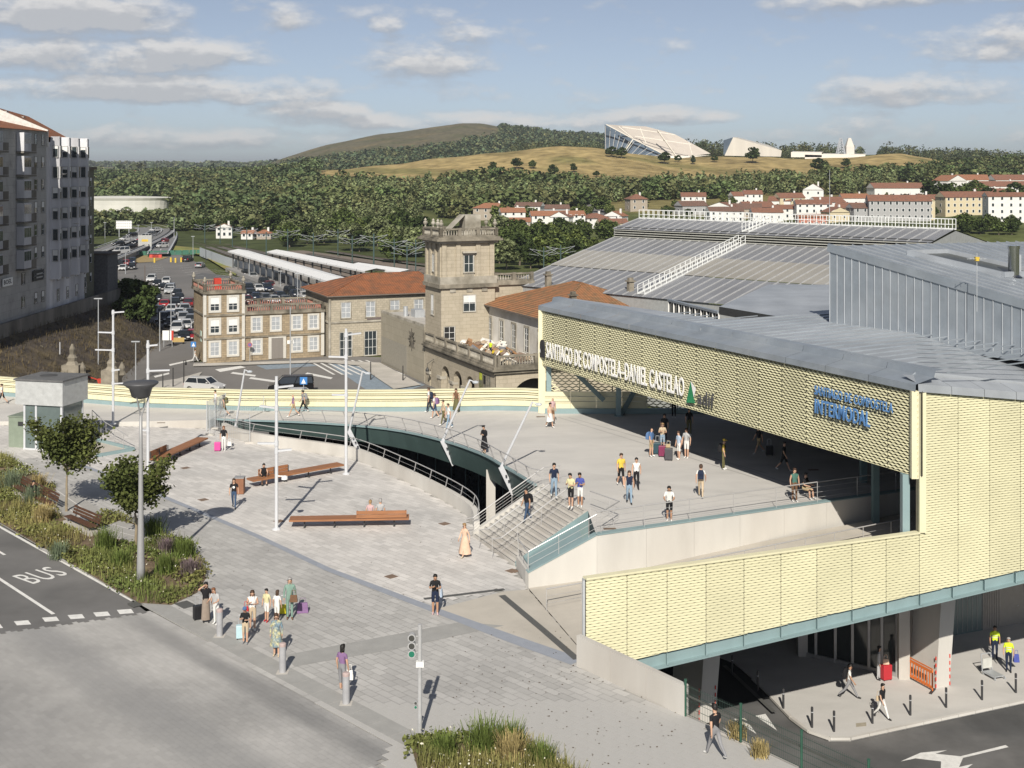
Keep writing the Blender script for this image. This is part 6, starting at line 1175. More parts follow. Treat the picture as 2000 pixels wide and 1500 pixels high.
MB().add([Pm(1181, 243, 1009), Pm(1181, 296, 1005), Pm(1215, 300, 1000), Pm(1235, 271, 1003), Pm(1238, 272, 1002), Pm(1220, 300, 1000), Pm(1255, 310, 997), Pm(1300, 303, 998)], [(0, 1, 2), (0, 2, 3), (4, 5, 6), (4, 6, 7)]).build('glass_front', wg_, cc, world=True)
x = MB()
for i in range(6): f = i / 5; x.bar(Pm(1182 + 50 * f, 246 + 25 * f, 999), Pm(1183 + 32 * f, 295 + 5 * f, 997), .2, .2)
for i in range(5): f = i / 4; x.bar(Pm(1240 + 52 * f, 274 + 27 * f, 996), Pm(1222 + 42 * f, 300 + 9 * f, 995), .2, .2)
x.build('glazing_bars', wsw, cc, world=True); x = MB()
for a, b, w_ in (((1184, 243), (1236, 271), 1.6), ((1237, 271), (1217, 300), 1.6), ((1236, 271), (1300, 303), 1.4), ((1208, 247), (1236, 270), 2.2), ((1284, 254), (1322, 307), 4), ((1215, 248), (1318, 263), .6), ((1240, 266), (1350, 282), .6), ((1250, 250), (1262, 280), .5), ((1345, 278), (1352, 303), .5)): x.bar(Pm(*a, 995), Pm(*b, 995), w_, .6)
x.build('white_ribs', wsw, cc, world=True)
MB().add([Pm(1300, 303, 997), Pm(1258, 310, 995), Pm(1322, 310, 995), Pm(1388, 303, 1010), Pm(1322, 305, 996)], [(0, 1, 2, 4), (4, 2, 3)]).build('white_base', wsw, cc, world=True)
c2 = thing('hilltop_library', 'long pale wedge-shaped hall with glazed end on the hill crest', 'building', D(1420, 300, 1030)); MB().poly([Pm(1432, 268), Pm(1527, 294), Pm(1525, 306), Pm(1415, 304)]).poly([Pm(1432, 268), Pm(1527, 294), Pm(1500, 283, 1060), Pm(1440, 268, 1050)]).build('stone_wall', mat('hill_wall', (.55, .52, .47), .8, var=.08, scale=.05, stretch=(4, 4, .3)), c2, world=True); MB().poly([Pm(1413, 274, 1026), Pm(1432, 268, 1022), Pm(1431, 300, 1020), Pm(1413, 302, 1024)]).build('glass_end', wg_, c2, world=True)
c3 = thing('hilltop_terrace', 'low white hall with flat roofs and dark window strip on the crest', 'building', D(1570, 304, 1030)); x = MB()
for a, b, y0, y1 in ((1545, 1605, 297, 303), (1572, 1605, 302, 310), (1605, 1690, 301, 307)): x.add([Pm(a, y0), Pm(b, y0 + 1), Pm(b, y1 + 4), Pm(a, y1 + 4), Pm(a + 4, y0 - 1.5, 1060), Pm(b + 4, y0 - .5, 1060)], [(3, 2, 1, 0), (0, 1, 5, 4)])
x.build('white_hall', wsw, c3, world=True); MB().poly([Pm(1576, 304, 1027), Pm(1602, 304.5, 1027), Pm(1602, 309, 1027), Pm(1576, 309, 1027)][::-1]).build('window_strip', glz, c3, world=True)
for k_, (x_, lab) in enumerate(((1642, 'left'), (1659, 'right'))):
 t = thing('hilltop_tower', '%s one of the two slim stone towers on the hill crest' % lab, 'tower', D(x_, 306, 1035), 0, 'twin towers on the hill'); g = D(x_, 306, 1035); x = MB()
 if k_: x.add([(-3.2, -3, 0), (3.2, -3, 0), (3.2, 3, 0), (-3.2, 3, 0), (-3.2, -3, 8), (3.2, -3, 8), (3.2, 3, 8), (-3.2, 3, 8), (-1, -1, 15), (1, -1, 15), (1, 1, 15), (-1, 1, 15)], [(0, 1, 5, 4), (1, 2, 6, 5), (3, 0, 4, 7), (4, 5, 9, 8), (5, 6, 10, 9), (7, 4, 8, 11), (8, 9, 10, 11)]); x.build('stone_shaft', mat('hill_wall'), t)
 else:
  for s in (-1, 1):
   for s2_ in (-1, 1): x.bar((3.4 * s, 3 * s2_, 0), (.6 * s, .6 * s2_, 15), .6, .6)
  for j in range(6): z = 2.2 * j + 1; w_ = 3.2 - z * .18; x.bar((-w_, -w_, z), (w_, -w_, z + 1.5), .4, .4).bar((w_, -w_, z), (-w_, -w_, z + 1.5), .4, .4).bar((-w_, w_, z), (w_, w_, z), .4, .4)
  x.build('lattice_shaft', mat('hill_steel', (.4, .42, .45), .5), t)
# ------------------------------------------------------------------ vegetation
def leafmat(name, rgb=(.042, .060, .021), island=.45, var=.3, tint=None):
 m = mat(name, rgb, .75, var=var, scale=.25, island=island, tint=tint, spec=.15); return m
NR = np.random.default_rng(4)
def unit(n): v = NR.normal(size=(n, 3)); return v / np.linalg.norm(v, axis=1, keepdims=True)
def leaves(C, size, up=.4, aspect=1.0):               # C: N x 3 centres -> quads facing roughly outwards/upwards
 n = len(C); nn = unit(n); nn[:, 2] = np.abs(nn[:, 2]) + up; nn /= np.linalg.norm(nn, axis=1, keepdims=True)
 r = unit(n); a = np.cross(nn, r); a /= np.maximum(np.linalg.norm(a, axis=1, keepdims=True), 1e-6); b = np.cross(nn, a)
 s = (np.asarray(size) * NR.uniform(.6, 1.3, n))[:, None] * .5
 V_ = np.stack([C - a * s - b * s * aspect, C + a * s - b * s * .6 * aspect, C + a * s * .7 + b * s * aspect, C - a * s * .8 + b * s * .8 * aspect], 1).reshape(-1, 3)
 return V_, np.arange(n * 4).reshape(n, 4)
def crown(n, rx, rz, cz, clumps=22, leaf=.5, flat=0.0):
 cc_ = unit(clumps) * (NR.uniform(.45, 1, clumps) ** .5)[:, None] * .78; k = NR.integers(0, clumps, n); cr = NR.uniform(.2, .38, clumps)
 p = cc_[k] + unit(n) * (cr[k] * NR.uniform(.5, 1, n) ** .33)[:, None]
 p[:, 2] = np.where(p[:, 2] < -.55, -.55 + NR.uniform(-.1, .1, n), p[:, 2])
 return p * np.array([rx, rx, rz])[None] + np.array([0, 0, cz])[None]
def trunk(h, r, n=4, spread=1.0, seed=0):
 rr = random.Random(seed); mb = MB(); p = Vector((0, 0, -.3)); 
 for i in range(4): q = p + Vector((rr.uniform(-.08, .08) * spread, rr.uniform(-.08, .08) * spread, (h + .3) / 4)); mb.tube(p, q, r * (1 - i * .13), r * (1 - (i + 1) * .13), 7, cap=False); p = q
 for i in range(n): a = 2 * math.pi * i / n + rr.uniform(-.4, .4); mb.tube(p, p + Vector((math.cos(a) * spread, math.sin(a) * spread, h * .55)), r * .45, r * .12, 5)
 return mb
bark = mat('bark', (.14, .115, .085), .95, var=.3, scale=6)
kinds = [('round_tree', leafmat('leaf_oak', (.05, .072, .022)), 1.0, .9), ('round_tree', leafmat('leaf_green', (.085, .115, .033)), 1.05, .95), ('round_tree', leafmat('leaf_willow', (.16, .185, .085)), 1.05, .85), ('tall_tree', leafmat('leaf_eucalyptus', (.062, .083, .042)), .62, 1.35), ('round_tree', leafmat('leaf_lime', (.12, .15, .042)), 1.0, 1.0)]
protos = []
for i, (nm, lm, fx, fz) in enumerate(kinds):
 t = thing(nm, 'tree', 'tree', (0, -400 - 20 * i, LOW)); hh = 3.4
 trunk(1.6, .22, 4, .9, i).build('trunk', bark, t); V_, Q = leaves(crown(1500, 3.2 * fx, 2.9 * fz, 3.6 * (1 if fz < 1.1 else 1.25), 26), .55); np_mesh('crown', V_, Q, lm, t); kids_of(t); protos.append(t)
rg = random.Random(21); used = [False] * 5
def plant(kind, p, s, label, group):
 P_ = protos[kind]
 if not used[kind]: used[kind] = True; P_.location = p; P_.scale = (s * rg.uniform(.9, 1.1), s * rg.uniform(.9, 1.1), s * rg.uniform(.85, 1.15)); P_.rotation_euler = (0, 0, rg.uniform(0, 6)); P_['label'] = label; P_['group'] = group; return P_
 return copy_tree(P_, p, rg.uniform(0, 6), label, group, (s * rg.uniform(.9, 1.1), s * rg.uniform(.9, 1.1), s * rg.uniform(.85, 1.15)))
LAB = ['dark oak-like tree', 'mid green round tree', 'silvery willow', 'slender grey-green tree', 'bright green tree']
def scatter(xr, yr, n, kinds_, smin, smax, where, group, mind=4.5):
 pts = []; tries = 0; res = {}
 while len(pts) < n and tries < n * 30:
  tries += 1; x, y = rg.uniform(*xr), rg.uniform(*yr); p = at_ground(x, y)
  if any((p - q).length < mind for q in pts): continue
  pts.append(p); k = rg.choice(kinds_); res.setdefault(k, []).append((x, plant(k, p - Vector((0, 0, .4)), rg.uniform(smin, smax), LAB[k] + ' ' + where, group)))
 for k, l in res.items():
  for i, (x, o) in enumerate(sorted(l, key=lambda e: e[0])): o['label'] = LAB[k] + ' ' + where + (', %s from left' % ORM[i] if len(l) > 1 and i < 15 else '')
scatter((545, 640), (440, 492), 16, (0, 1, 2, 2, 4), .95, 1.35, 'in the thicket behind the far platforms, left part', 'thicket behind the platforms')
scatter((640, 760), (436, 500), 22, (0, 1, 2, 2, 4, 1), 1.0, 1.6, 'in the thicket behind the far platforms, middle part', 'thicket behind the platforms')
scatter((760, 832), (438, 515), 16, (0, 0, 1, 2), 1.0, 1.6, 'in the thicket left of the station tower', 'thicket behind the platforms')
scatter((972, 1190), (462, 530), 40, (0, 1, 1, 2, 4), .95, 1.5, 'in the thicket between tower and train shed', 'thicket beside the train shed')
scatter((380, 545), (436, 455), 22, (0, 0, 1, 2), .9, 1.4, 'on the rise behind the railside houses', 'trees behind the railside houses', 5)
scatter((975, 1230), (412, 436), 10, (0, 1, 4), .9, 1.5, 'among the houses by the valley road', 'trees among the valley houses', 8)
scatter((1240, 1480), (392, 425), 14, (0, 1, 4), .6, 1.0, 'among the houses left of the mast', 'trees among the town houses', 9); scatter((1490, 1840), (385, 428), 15, (0, 1, 4), .6, 1.05, 'among the town houses right of the mast', 'trees among the town houses', 9)
scatter((1815, 1990), (395, 412), 10, (0, 0, 1), 1.4, 2.1, 'between the right-hand apartment houses', 'trees between the right-hand houses', 7)
scatter((1880, 2000), (446, 462), 14, (0, 1), .8, 1.2, 'on the bank right of the shed', 'bushes behind the shed', 4)
for i, (x, y, s, k) in enumerate(((962, 338, 1.3, 0), (1010, 330, 1.5, 0), (1040, 330, 1.0, 1), (1120, 338, 1.0, 0), (1195, 308, 1.6, 0), (1214, 310, 1.5, 0), (1298, 320, 1.6, 0), (1325, 318, .9, 0), (1354, 322, 1.0, 3), (1395, 318, .9, 0), (1470, 320, 1.9, 0), (1080, 345, 1.3, 0), (1165, 346, .8, 0), (1600, 338, 2.0, 0), (1652, 330, 1.3, 0))):
 plant(k, at_ground(x, y) - Vector((0, 0, .3)), s, 'lone dark tree on the golden grass hill, %s from the left' % ('first', 'second', 'third', 'fourth', 'fifth', 'sixth', 'seventh', 'eighth', 'ninth', 'tenth', 'eleventh', 'twelfth', 'thirteenth', 'fourteenth', 'fifteenth')[i], 'lone trees on the grass hill')
woodmat = leafmat('wood_leaf', (.5, .5, .5), .35, 0); wt = woodmat.node_tree; wa_ = wt.nodes.new('ShaderNodeAttribute'); wa_.attribute_name = 'leaf_colour'
for l_ in list(wt.links):
 if l_.from_node.bl_idname == 'ShaderNodeRGB': wt.links.new(wa_.outputs['Color'], l_.to_socket)      # each tree keeps the green of its own kind
# far woods: uncountable, one object for each kind of wood
hpts = [(o.location.x, o.location.y) for o in bpy.data.objects if o.get('category') == 'house']
def wood(name, label, n, xr, dr, m, h, w_, K, accept, leaf=.5, jit=.42):
 X = NR.uniform(*xr, n * 4); Dd = np.sqrt(NR.uniform(dr[0] ** 2, dr[1] ** 2, n * 4)); wx = (X - 1000) / F * Dd; Z = hill(X, Dd); ok = accept(X, Dd, wx, Z)
 for hx, hy in hpts: ok &= ((wx - hx) ** 2 + (Dd - hy) ** 2 > 13 ** 2) & ~((np.abs(wx - hx * Dd / hy) < 10) & (Dd < hy) & (Dd > hy - 45))
 X, Dd, wx, Z = X[ok][:n], Dd[ok][:n], wx[ok][:n], Z[ok][:n]; k = len(X); sz = NR.uniform(1 - jit, 1 + jit, k)
 u = unit(k * K); u *= (NR.uniform(.35, 1, k * K) ** .4)[:, None]; u = u.reshape(k, K, 3); H, W = h * sz, w_ * sz
 tp = 1 - .55 * np.clip(u[..., 2], 0, 1) * (h / w_ > 2)
 C = np.stack([wx[:, None] + u[..., 0] * W[:, None] * .5 * tp, Dd[:, None] + u[..., 1] * W[:, None] * .5 * tp, Z[:, None] + H[:, None] * .52 + u[..., 2] * H[:, None] * .5], -1).reshape(-1, 3)
 V_, Q = leaves(C, np.repeat(W * leaf, K), .5); o = np_mesh(name, V_, Q, woodmat); base = np.array(m)[None] * NR.uniform(.9, 2.2, (k, 1)); mix_ = np.clip(NR.normal(.22, .33, (k, 1)), 0, .85); base = base * (1 - mix_) + np.array((.17, .165, .07))[None] * mix_
 at_c = o.data.color_attributes.new('leaf_colour', 'FLOAT_COLOR', 'POINT'); at_c.data.foreach_set('color', np.concatenate([np.repeat(base, K * 4, 0), np.ones((k * K * 4, 1))], 1).astype(np.float32).ravel()); return tag(o, label, 'woodland', kind='stuff')
rn_ = lambda wx, d, s: ramp_noise(wx, d, s)
Lr = lambda x, d: 330 + (CH - hill(x, d)) * F / d        # picture row of the ground there
LB = lambda x: np.interp(x, [520, 600, 700, 1000, 1100, 1250, 1400, 1700, 1850, 2000], [352, 366, 362, 362, 370, 368, 358, 345, 336, 330])
wood('oak_wood', 'dark oak wood on the lower slopes', 1300, (560, 2050), (520, 900), (.052, .073, .026), 7.5, 8.5, 110, lambda x, d, wx, z: (rn_(wx, d, .028) > .22) & (Lr(x, d) < np.interp(x, [560, 950, 1200, 1700, 2000], [440, 425, 395, 378, 372])) & (Lr(x, d) > LB(x) + rn_(wx, d, .04) * 7), .17)
wood('plantation', 'young light green plantation on the slopes', 3000, (520, 1750), (520, 900), (.095, .118, .052), 7, 3.0, 38, lambda x, d, wx, z: (rn_(wx, d, .028) < .35) & (Lr(x, d) < np.interp(x, [520, 950, 1200, 1700, 2000], [430, 412, 398, 378, 372])) & (Lr(x, d) > LB(x) + 6 + rn_(wx, d, .03) * 10) & (rn_(wx + 50, d, .045) > -.55), .32)
wood('valley_wood', 'dense mixed wood filling the valley on the left', 2300, (150, 620), (520, 1500), (.055, .076, .033), 8.5, 8, 110, lambda x, d, wx, z: (rn_(wx, d, .02) > -.75) & ((x > 345) | (d > st_.location.y + 45)), .16)
wood('roadside_wood', 'low mixed trees between the highway, the railway and the stadium', 260, (175, 560), (470, 570), (.07, .09, .042), 4.6, 5, 80, lambda x, d, wx, z: ((x < 235) | (x > 335) | (Lr(x, d) < 439)) & ((x < 335) | (Lr(x, d) < 452)), .2)
wood('far_left_wood', 'distant wood on the left horizon', 900, (120, 620), (1500, 5200), (.06, .078, .045), 12, 16, 30, lambda x, d, wx, z: rn_(wx, d, .004) > .1, .28)
wood('mountain_wood', 'dark pine wood on the flank of the heath hill', 7500, (470, 1220), (1330, 2200), (.044, .064, .034), 7, 5, 14, lambda x, d, wx, z: (Lr(x, d) > MBD(x) + 13 + rn_(wx, d, .02) * 4) & (rn_(wx, d, .02) > -.68), .42)
wood('crest_wood', 'tall eucalyptus wood along the crest behind the hilltop buildings', 1500, (1000, 2100), (1130, 1330), (.040, .055, .030), 12, 6, 64, lambda x, d, wx, z: (rn_(wx, d, .016) > -.6) & ((x > 1300) | (x < 1175)) & ~((x > 1685) & (x < 1715)), .17)
wood('right_wood', 'dark wood on the right-hand slope below the crest', 800, (1650, 2100), (640, 1000), (.042, .060, .022), 7, 7, 100, lambda x, d, wx, z: (Lr(x, d) < np.interp(x, [1680, 1860, 2000], [350, 362, 372])) & (Lr(x, d) > np.interp(x, [1650, 1850, 1900, 2000], [326, 336, 328, 322])) & (rn_(wx, d, .02) > -.1), .16)
wood('grove_fringe', 'dark clumps of trees bordering the golden slope', 260, (600, 1250), (760, 930), (.06, .08, .03), 6, 6.5, 100, lambda x, d, wx, z: (rn_(wx, d, .03) > .3) & (Lr(x, d) > LB(x) - 14), .17)
# shrubs on the bank at the end of the apartment terrace
for i, (x, y, z, s) in enumerate(((-59.5, 200, -5.5, 1.25), (-57.8, 197, -5.5, .9), (-58.5, 203, -6, 1.2), (-60, 206, -6, 1.2), (-58.4, 193, -5, .75))): plant(0, Vector((x, y, z)), s, 'dark shrub on the bank end, %s from the wall' % ('first', 'second', 'third', 'fourth', 'fifth')[i], 'shrubs at the end of the bank')
# dry weeds on the bank
def blades(C, h, wd, lean=.35):                         # N x 3 roots -> thin bent blades
 n = len(C); a = NR.uniform(0, 2 * np.pi, n); d = np.stack([np.cos(a), np.sin(a), np.zeros(n)], -1); s = np.stack([-np.sin(a), np.cos(a), np.zeros(n)], -1)
 H = (np.asarray(h) * NR.uniform(.6, 1.3, n))[:, None]; W = np.asarray(wd) * .5; up = np.array([0, 0, 1.0])[None]; l = NR.uniform(.05, lean, n)[:, None]
 V_ = np.stack([C - s * W, C + s * W, C + d * H * l + up * H * .95 + s * W * .35, C + d * H * l + up * H * .95 - s * W * .35], 1).reshape(-1, 3); return V_, np.arange(n * 4).reshape(n, 4)
bv = np.array([v.co[:] for v in bank.data.vertices]); k = NR.integers(0, len(bv), 9000); C = bv[k] + NR.normal(size=(9000, 3)) * np.array([.5, .8, .03])
V_, Q = blades(C, .45, .07, .8); tag(np_mesh('bank_weeds', V_, Q, leafmat('burnt_weed', (.075, .062, .04), tint=(.12, .09, .04))), 'dry brown weeds over the dark bank', 'weeds', kind='stuff')
# --- planting beds of the plaza
soil2 = mat('bed_soil', (.14, .10, .065), .95, var=.3, scale=1.5, tint=(.20, .15, .09))
sheet('planting_bed', [(*p[:2], .012) for p in BED1], soil2); sheet('planting_bed', [(*p[:2], .012) for p in BED2], soil2)
PADS = [[G(75, 975), G(130, 955), G(205, 1005), G(150, 1030)], [G(178, 1040), G(235, 1020), G(330, 1048), G(265, 1062)]]
pad_m = mat('pad_concrete', (.36, .35, .33), .85, var=.06)
for i, pd in enumerate(PADS):
 o = MB().prism([(p.x, p.y) for p in pd], 0, .10).build('bench_pad', pad_m); tag(o, kind='structure')
 for f in (.33, .66): a, b = pd[0] + (pd[1] - pd[0]) * f, pd[3] + (pd[2] - pd[3]) * f; ribbon([v3(a, .106), v3(b, .106)], .07).build('pad_joint', slab_l, o)
def bedpts(poly, n, excl=()):
 xs = [p[0] for p in poly]; ys = [p[1] for p in poly]; out = []
 while len(out) < n:
  X = NR.uniform(min(xs), max(xs), 2000); Y = NR.uniform(min(ys), max(ys), 2000)
  for x, y in zip(X, Y):
   if abs(x) < y * .42 + 1 and inside((x, y), poly) and not any(inside((x, y), e) for e in excl): out.append((x, y, 0))
   if len(out) >= n: break
 return np.array(out)
for bi, (poly, n) in enumerate(((BED1, 1.0), (BED2, .55))):
 C = bedpts(poly, int(5200 * n), PADS); nz_ = ramp_noise(C[:, 0] * 1.0, C[:, 1] * 1.0, .9)
 C1 = C[nz_ > -.15]; hgt_ = .10 + .28 * np.clip(nz_[nz_ > -.15] + .3, 0, 1); C1 = C1 + np.stack([NR.normal(size=len(C1)) * .1, NR.normal(size=len(C1)) * .1, hgt_ * NR.uniform(.3, 1, len(C1))], -1)
 V_, Q = leaves(np.repeat(C1, 4, 0) + NR.normal(size=(len(C1) * 4, 3)) * np.array([.13, .13, .06]), .11, .3)
 tag(np_mesh('ground_cover', V_, Q, leafmat('bed_green_%d' % bi, (.115, .145, .042), tint=(.19, .17, .06))), 'low weedy ground cover in the %s planting bed' % ('left' if bi == 0 else 'bottom'), 'ground cover', kind='stuff')
 C = bedpts(poly, int(9000 * n), PADS); nz_ = ramp_noise(C[:, 0], C[:, 1], .7); Cg = C[nz_ > -.2]
 V_, Q = blades(Cg, .35 + .4 * np.clip(nz_[nz_ > -.2], 0, 1), .03, .6); tag(np_mesh('grass', V_, Q, leafmat('bed_grass_%d' % bi, (.13, .16, .045), tint=(.27, .22, .09))), 'tall mixed grass in the %s planting bed' % ('left' if bi == 0 else 'bottom'), 'grass', kind='stuff')
 C = bedpts(poly, int(500 * n), PADS); C[:, 2] = NR.uniform(.25, .6, len(C)); V_, Q = leaves(C, .05); tag(np_mesh('flowers', V_, Q, mat('small_flower', (.6, .57, .45), .7)), 'tiny pale flower heads over the %s planting bed' % ('left' if bi == 0 else 'bottom'), 'flowers', kind='stuff')
TUFT = [(25, 960, 1.5, 'g', 'blue-grey grass clump at the left edge of the bed'), (62, 985, 1.2, 'g', 'low blue-grey grass clump beside the seated person'), (85, 1020, 1.1, 'b', 'straw-coloured fountain grass in front of the bench'), (75, 955, 1.0, 'b', 'dry straw-coloured grass clump behind the bench'), (115, 1090, .9, 'g', 'silvery green clump in the middle of the left bed'), (205, 1075, 1.3, 'n', 'tall feathery green clump in front of the second bench'), (300, 1050, 1.2, 'n', 'tall green clump right of the lamp post'), (360, 1090, 1.1, 'n', 'bushy green clump at the tip of the left bed'), (325, 1120, 1.1, 'n', 'leafy clump behind the waiting passengers'), (235, 1110, 1.0, 'n', 'dense green clump left of the lamp post'), (372, 1125, .9, 'p', 'purple-flowering clump at the corner of the left bed'), (325, 1080, .8, 'p', 'small purple-flowering clump near the lamp post'),
  (945, 1470, 1.25, 'n', 'tall green grass clump in the middle of the bottom bed'), (870, 1480, .9, 'n', 'bushy green clump at the left of the bottom bed'), (1000, 1490, 1.1, 'b', 'straw-coloured grass clump in the bottom bed'), (995, 1462, 1.0, 'n', 'upright green shoots right in the bottom bed'), (1060, 1500, .9, 'n', 'thin green shoots at the right end of the bottom bed'), (1440, 1440, .6, 'b', 'dry weed clump at the foot of the mesh fence'), (1485, 1478, .55, 'b', 'second dry weed clump along the mesh fence')]
tm = {'g': leafmat('tuft_blue', (.17, .21, .13)), 'b': leafmat('tuft_straw', (.34, .27, .12)), 'n': leafmat('tuft_green', (.12, .16, .04)), 'p': leafmat('tuft_purple', (.20, .14, .17), tint=(.12, .14, .05))}
for x, y, s, k, lab in TUFT:
 p = G(x, y); n = 420; a = NR.uniform(0, 6.28, n); r_ = np.abs(NR.normal(size=n)) * .22 * s; C = np.stack([r_ * np.cos(a), r_ * np.sin(a), np.zeros(n)], -1)
 V_, Q = blades(C, .75 * s, .035, .75); o = np_mesh('grass_clump', V_, Q, tm[k]); o.location = p; tag(o, lab, 'plant', 'grass clumps of the planting beds')
def street_tree(label, p, H, cw, seed):
 t = thing('street_tree', label, 'tree', p); rr = random.Random(seed); hb = H * .38; mb = MB(); q0 = Vector((0, 0, -.1)); 
 for i in range(4): q1 = Vector((rr.uniform(-.04, .04), rr.uniform(-.04, .04), hb * (i + 1) / 4)); mb.tube(q0, q1, .085 - .008 * i, .077 - .008 * i, 8, cap=False); q0 = q1
 P_ = []
 for i in range(16):
  a = 2.4 * i + rr.uniform(-.3, .3); st = q0 + Vector((0, 0, (i / 16) * H * .18)); rad = cw * .5 * rr.uniform(.4, 1.15); e = Vector((math.cos(a) * rad, math.sin(a) * rad, hb + (H - hb) * rr.uniform(.35, 1.0) * (1.0 if i % 3 else 1.05)))
  m_ = st + (e - st) * .5 + Vector((0, 0, .12)); mb.tube(st, m_, .035, .022, 5); mb.tube(m_, e, .022, .008, 5)
  for j in range(340): f = rr.uniform(.3, 1.05); c = st + (e - st) * f; sp = .34 * (1.25 - .55 * f) * cw / 4; P_.append((c.x + rr.gauss(0, sp), c.y + rr.gauss(0, sp), max(hb * .97, c.z + rr.gauss(0, sp * .75))))
 mb.build('trunk', mat('pale_bark', (.27, .22, .15), .9, var=.2), t); V_, Q = leaves(np.array(P_), .15, .25); np_mesh('crown', V_, Q, leafmat('street_leaf', (.07, .09, .025), tint=(.11, .105, .03)), t)
street_tree('young spreading street tree in front of the glass lift', G(130, 1002), 5.5, 4.2, 1); street_tree('smaller young street tree beside the tall lamp post', G(265, 1065), 4.35, 3.5, 5)
C = np.array([G(NR.uniform(880, 1340), NR.uniform(1225, 1495))[:] for _ in range(260)] + [G(NR.uniform(300, 1000), NR.uniform(900, 1200))[:] for _ in range(90)]); C = C[[inside(c, plaza_pts) for c in C]]; C[:, 2] = .016; V_, Q = leaves(C, .055, 4); tag(np_mesh('fallen_leaves', V_, Q, mat('dead_leaf', (.10, .07, .045), .9)), 'small dead leaves and dirt specks scattered over the paving', 'leaf litter', kind='stuff')
# ------------------------------------------------------------------ street furniture
lg_ = mat('light_grey_paint', (.60, .61, .63), .45, .1, var=.03); gp = mat('grey_paint', (.34, .34, .34), .5, .2, var=.04); wood_m = mat('bench_wood', (.30, .135, .062), .55, var=.22, scale=2.5, stretch=(.3, 6, 6)); blk = mat('black'); drk = mat('dark_steel', (.055, .055, .058), .5, .3, var=.1)
# glass lift
lf = thing('glass_lift', 'glass lift kiosk with white metal crown and dark flat roof', 'lift', G(105, 872), R(-14)); lw, ld = 3.0, 2.6
gg = glass('lift_glass', (.13, .165, .16), .06); lpan = mat('lift_white', (.46, .47, .465), .4)
for x in (-lw / 2, -.6, lw / 2 - .14): MB().box(x, x + .14, -ld / 2, -ld / 2 + .14, 0, 3.1).build('corner_post', lg_, lf)
for x in (-lw / 2, lw / 2 - .14): MB().box(x, x + .14, ld / 2 - .14, ld / 2, 0, 3.1).build('corner_post', lg_, lf)
MB().box(-.46, lw / 2 - .14, -ld / 2 + .04, -ld / 2 + .07, .1, 3.1).build('front_pane', gg, lf); MB().box(-lw / 2 + .14, -.6, -ld / 2 + .04, -ld / 2 + .07, .1, 3.1).build('front_pane', gg, lf); MB().box(-lw / 2 + .03, -lw / 2 + .06, -ld / 2 + .14, ld / 2 - .14, .1, 3.1).build('side_pane', gg, lf); MB().box(lw / 2 - .07, lw / 2 - .04, -ld / 2 + .14, ld / 2 - .14, .1, 3.1).build('side_pane', gg, lf)
MB().box(-lw / 2 + .3, lw / 2 - .3, -ld / 2 + .4, ld / 2 - .3, .1, 2.6).build('lift_car', mat('lift_car', (.25, .28, .28), .3, .3), lf); MB().box(-lw / 2 - .02, lw / 2 + .02, -ld / 2 - .02, ld / 2 + .02, 0, .1).build('plinth', lg_, lf)
MB().box(-lw / 2 - .55, lw / 2 + .12, -ld / 2 - .12, ld / 2 + .35, 3.1, 4.75).build('crown_box', lpan, lf); MB().box(-lw / 2 - .57, -lw / 2 - .551, -ld / 2 + .0, ld / 2 + .25, 3.35, 4.55).build('sign_pane', mat('sign_glass', (.06, .075, .05), .1), lf)
MB().box(-lw / 2 - .65, lw / 2 + .2, -ld / 2 - .2, ld / 2 + .45, 4.75, 4.87).build('roof', mat('lift_roof', (.13, .13, .13), .7, var=.2), lf); MB().lathe([(.6, 0), (.6, .02)], (-.6, .3, 4.872), 16).build('roof_cover', mat('lift_cover', (.07, .07, .07), .7), lf)
for s, z in (('santiago de', 4.05), ('compostela', 3.6)): text('lettering', s, mat('dull_yellow', (.30, .28, .16), .6), (0, 0, 0), 0, .5, None, .01, .0, None).name = 'lettering'
for o, z in zip([o for o in bpy.data.objects if o.name.startswith('lettering') and o.parent is None], (4.05, 3.6)): o.parent = lf; o.matrix_local = Matrix.Translation((-lw / 2 - .58, ld / 2 + .1, z)) @ Matrix.Rotation(R(-90), 4, 'Z') @ Matrix.Rotation(R(90), 4, 'X')
an_ = MB().box(-2.95, -1.55, -.9, .9, 0, 2.1).box(-3.0, -1.5, -.95, .95, 2.1, 2.16).build('side_cabinet', mat('cabinet_green', (.24, .28, .22), .3, var=.08), lf); MB().box(-2.2, -1.8, -.92, -.9, 1.5, 1.8).build('cabinet_grille', drk, an_)
railing('lift_railing', 'steel railing at the stair beside the glass lift', [G(180, 838, 0) + Vector((0, 0, .4)), G(205, 852, .3), G(250, 880, 0)], 1.0, 1.6, 2)
ll = thing('lift_landing', 'teal-edged sunken landing with pale walls beside the lift', 'landing', G(225, 890)); P = [G(178, 872), G(190, 862), G(262, 880), G(188, 893)]
MB().poly([v3(p, .015) for p in P]).build('landing_floor', beige, ll, world=True)
for a, b in ((P[3], P[2]), (P[1], P[2])): MB().bar(v3(a, .1), v3(b, .1), .16, .22).build('edge_trim', teal_l, ll, world=True)
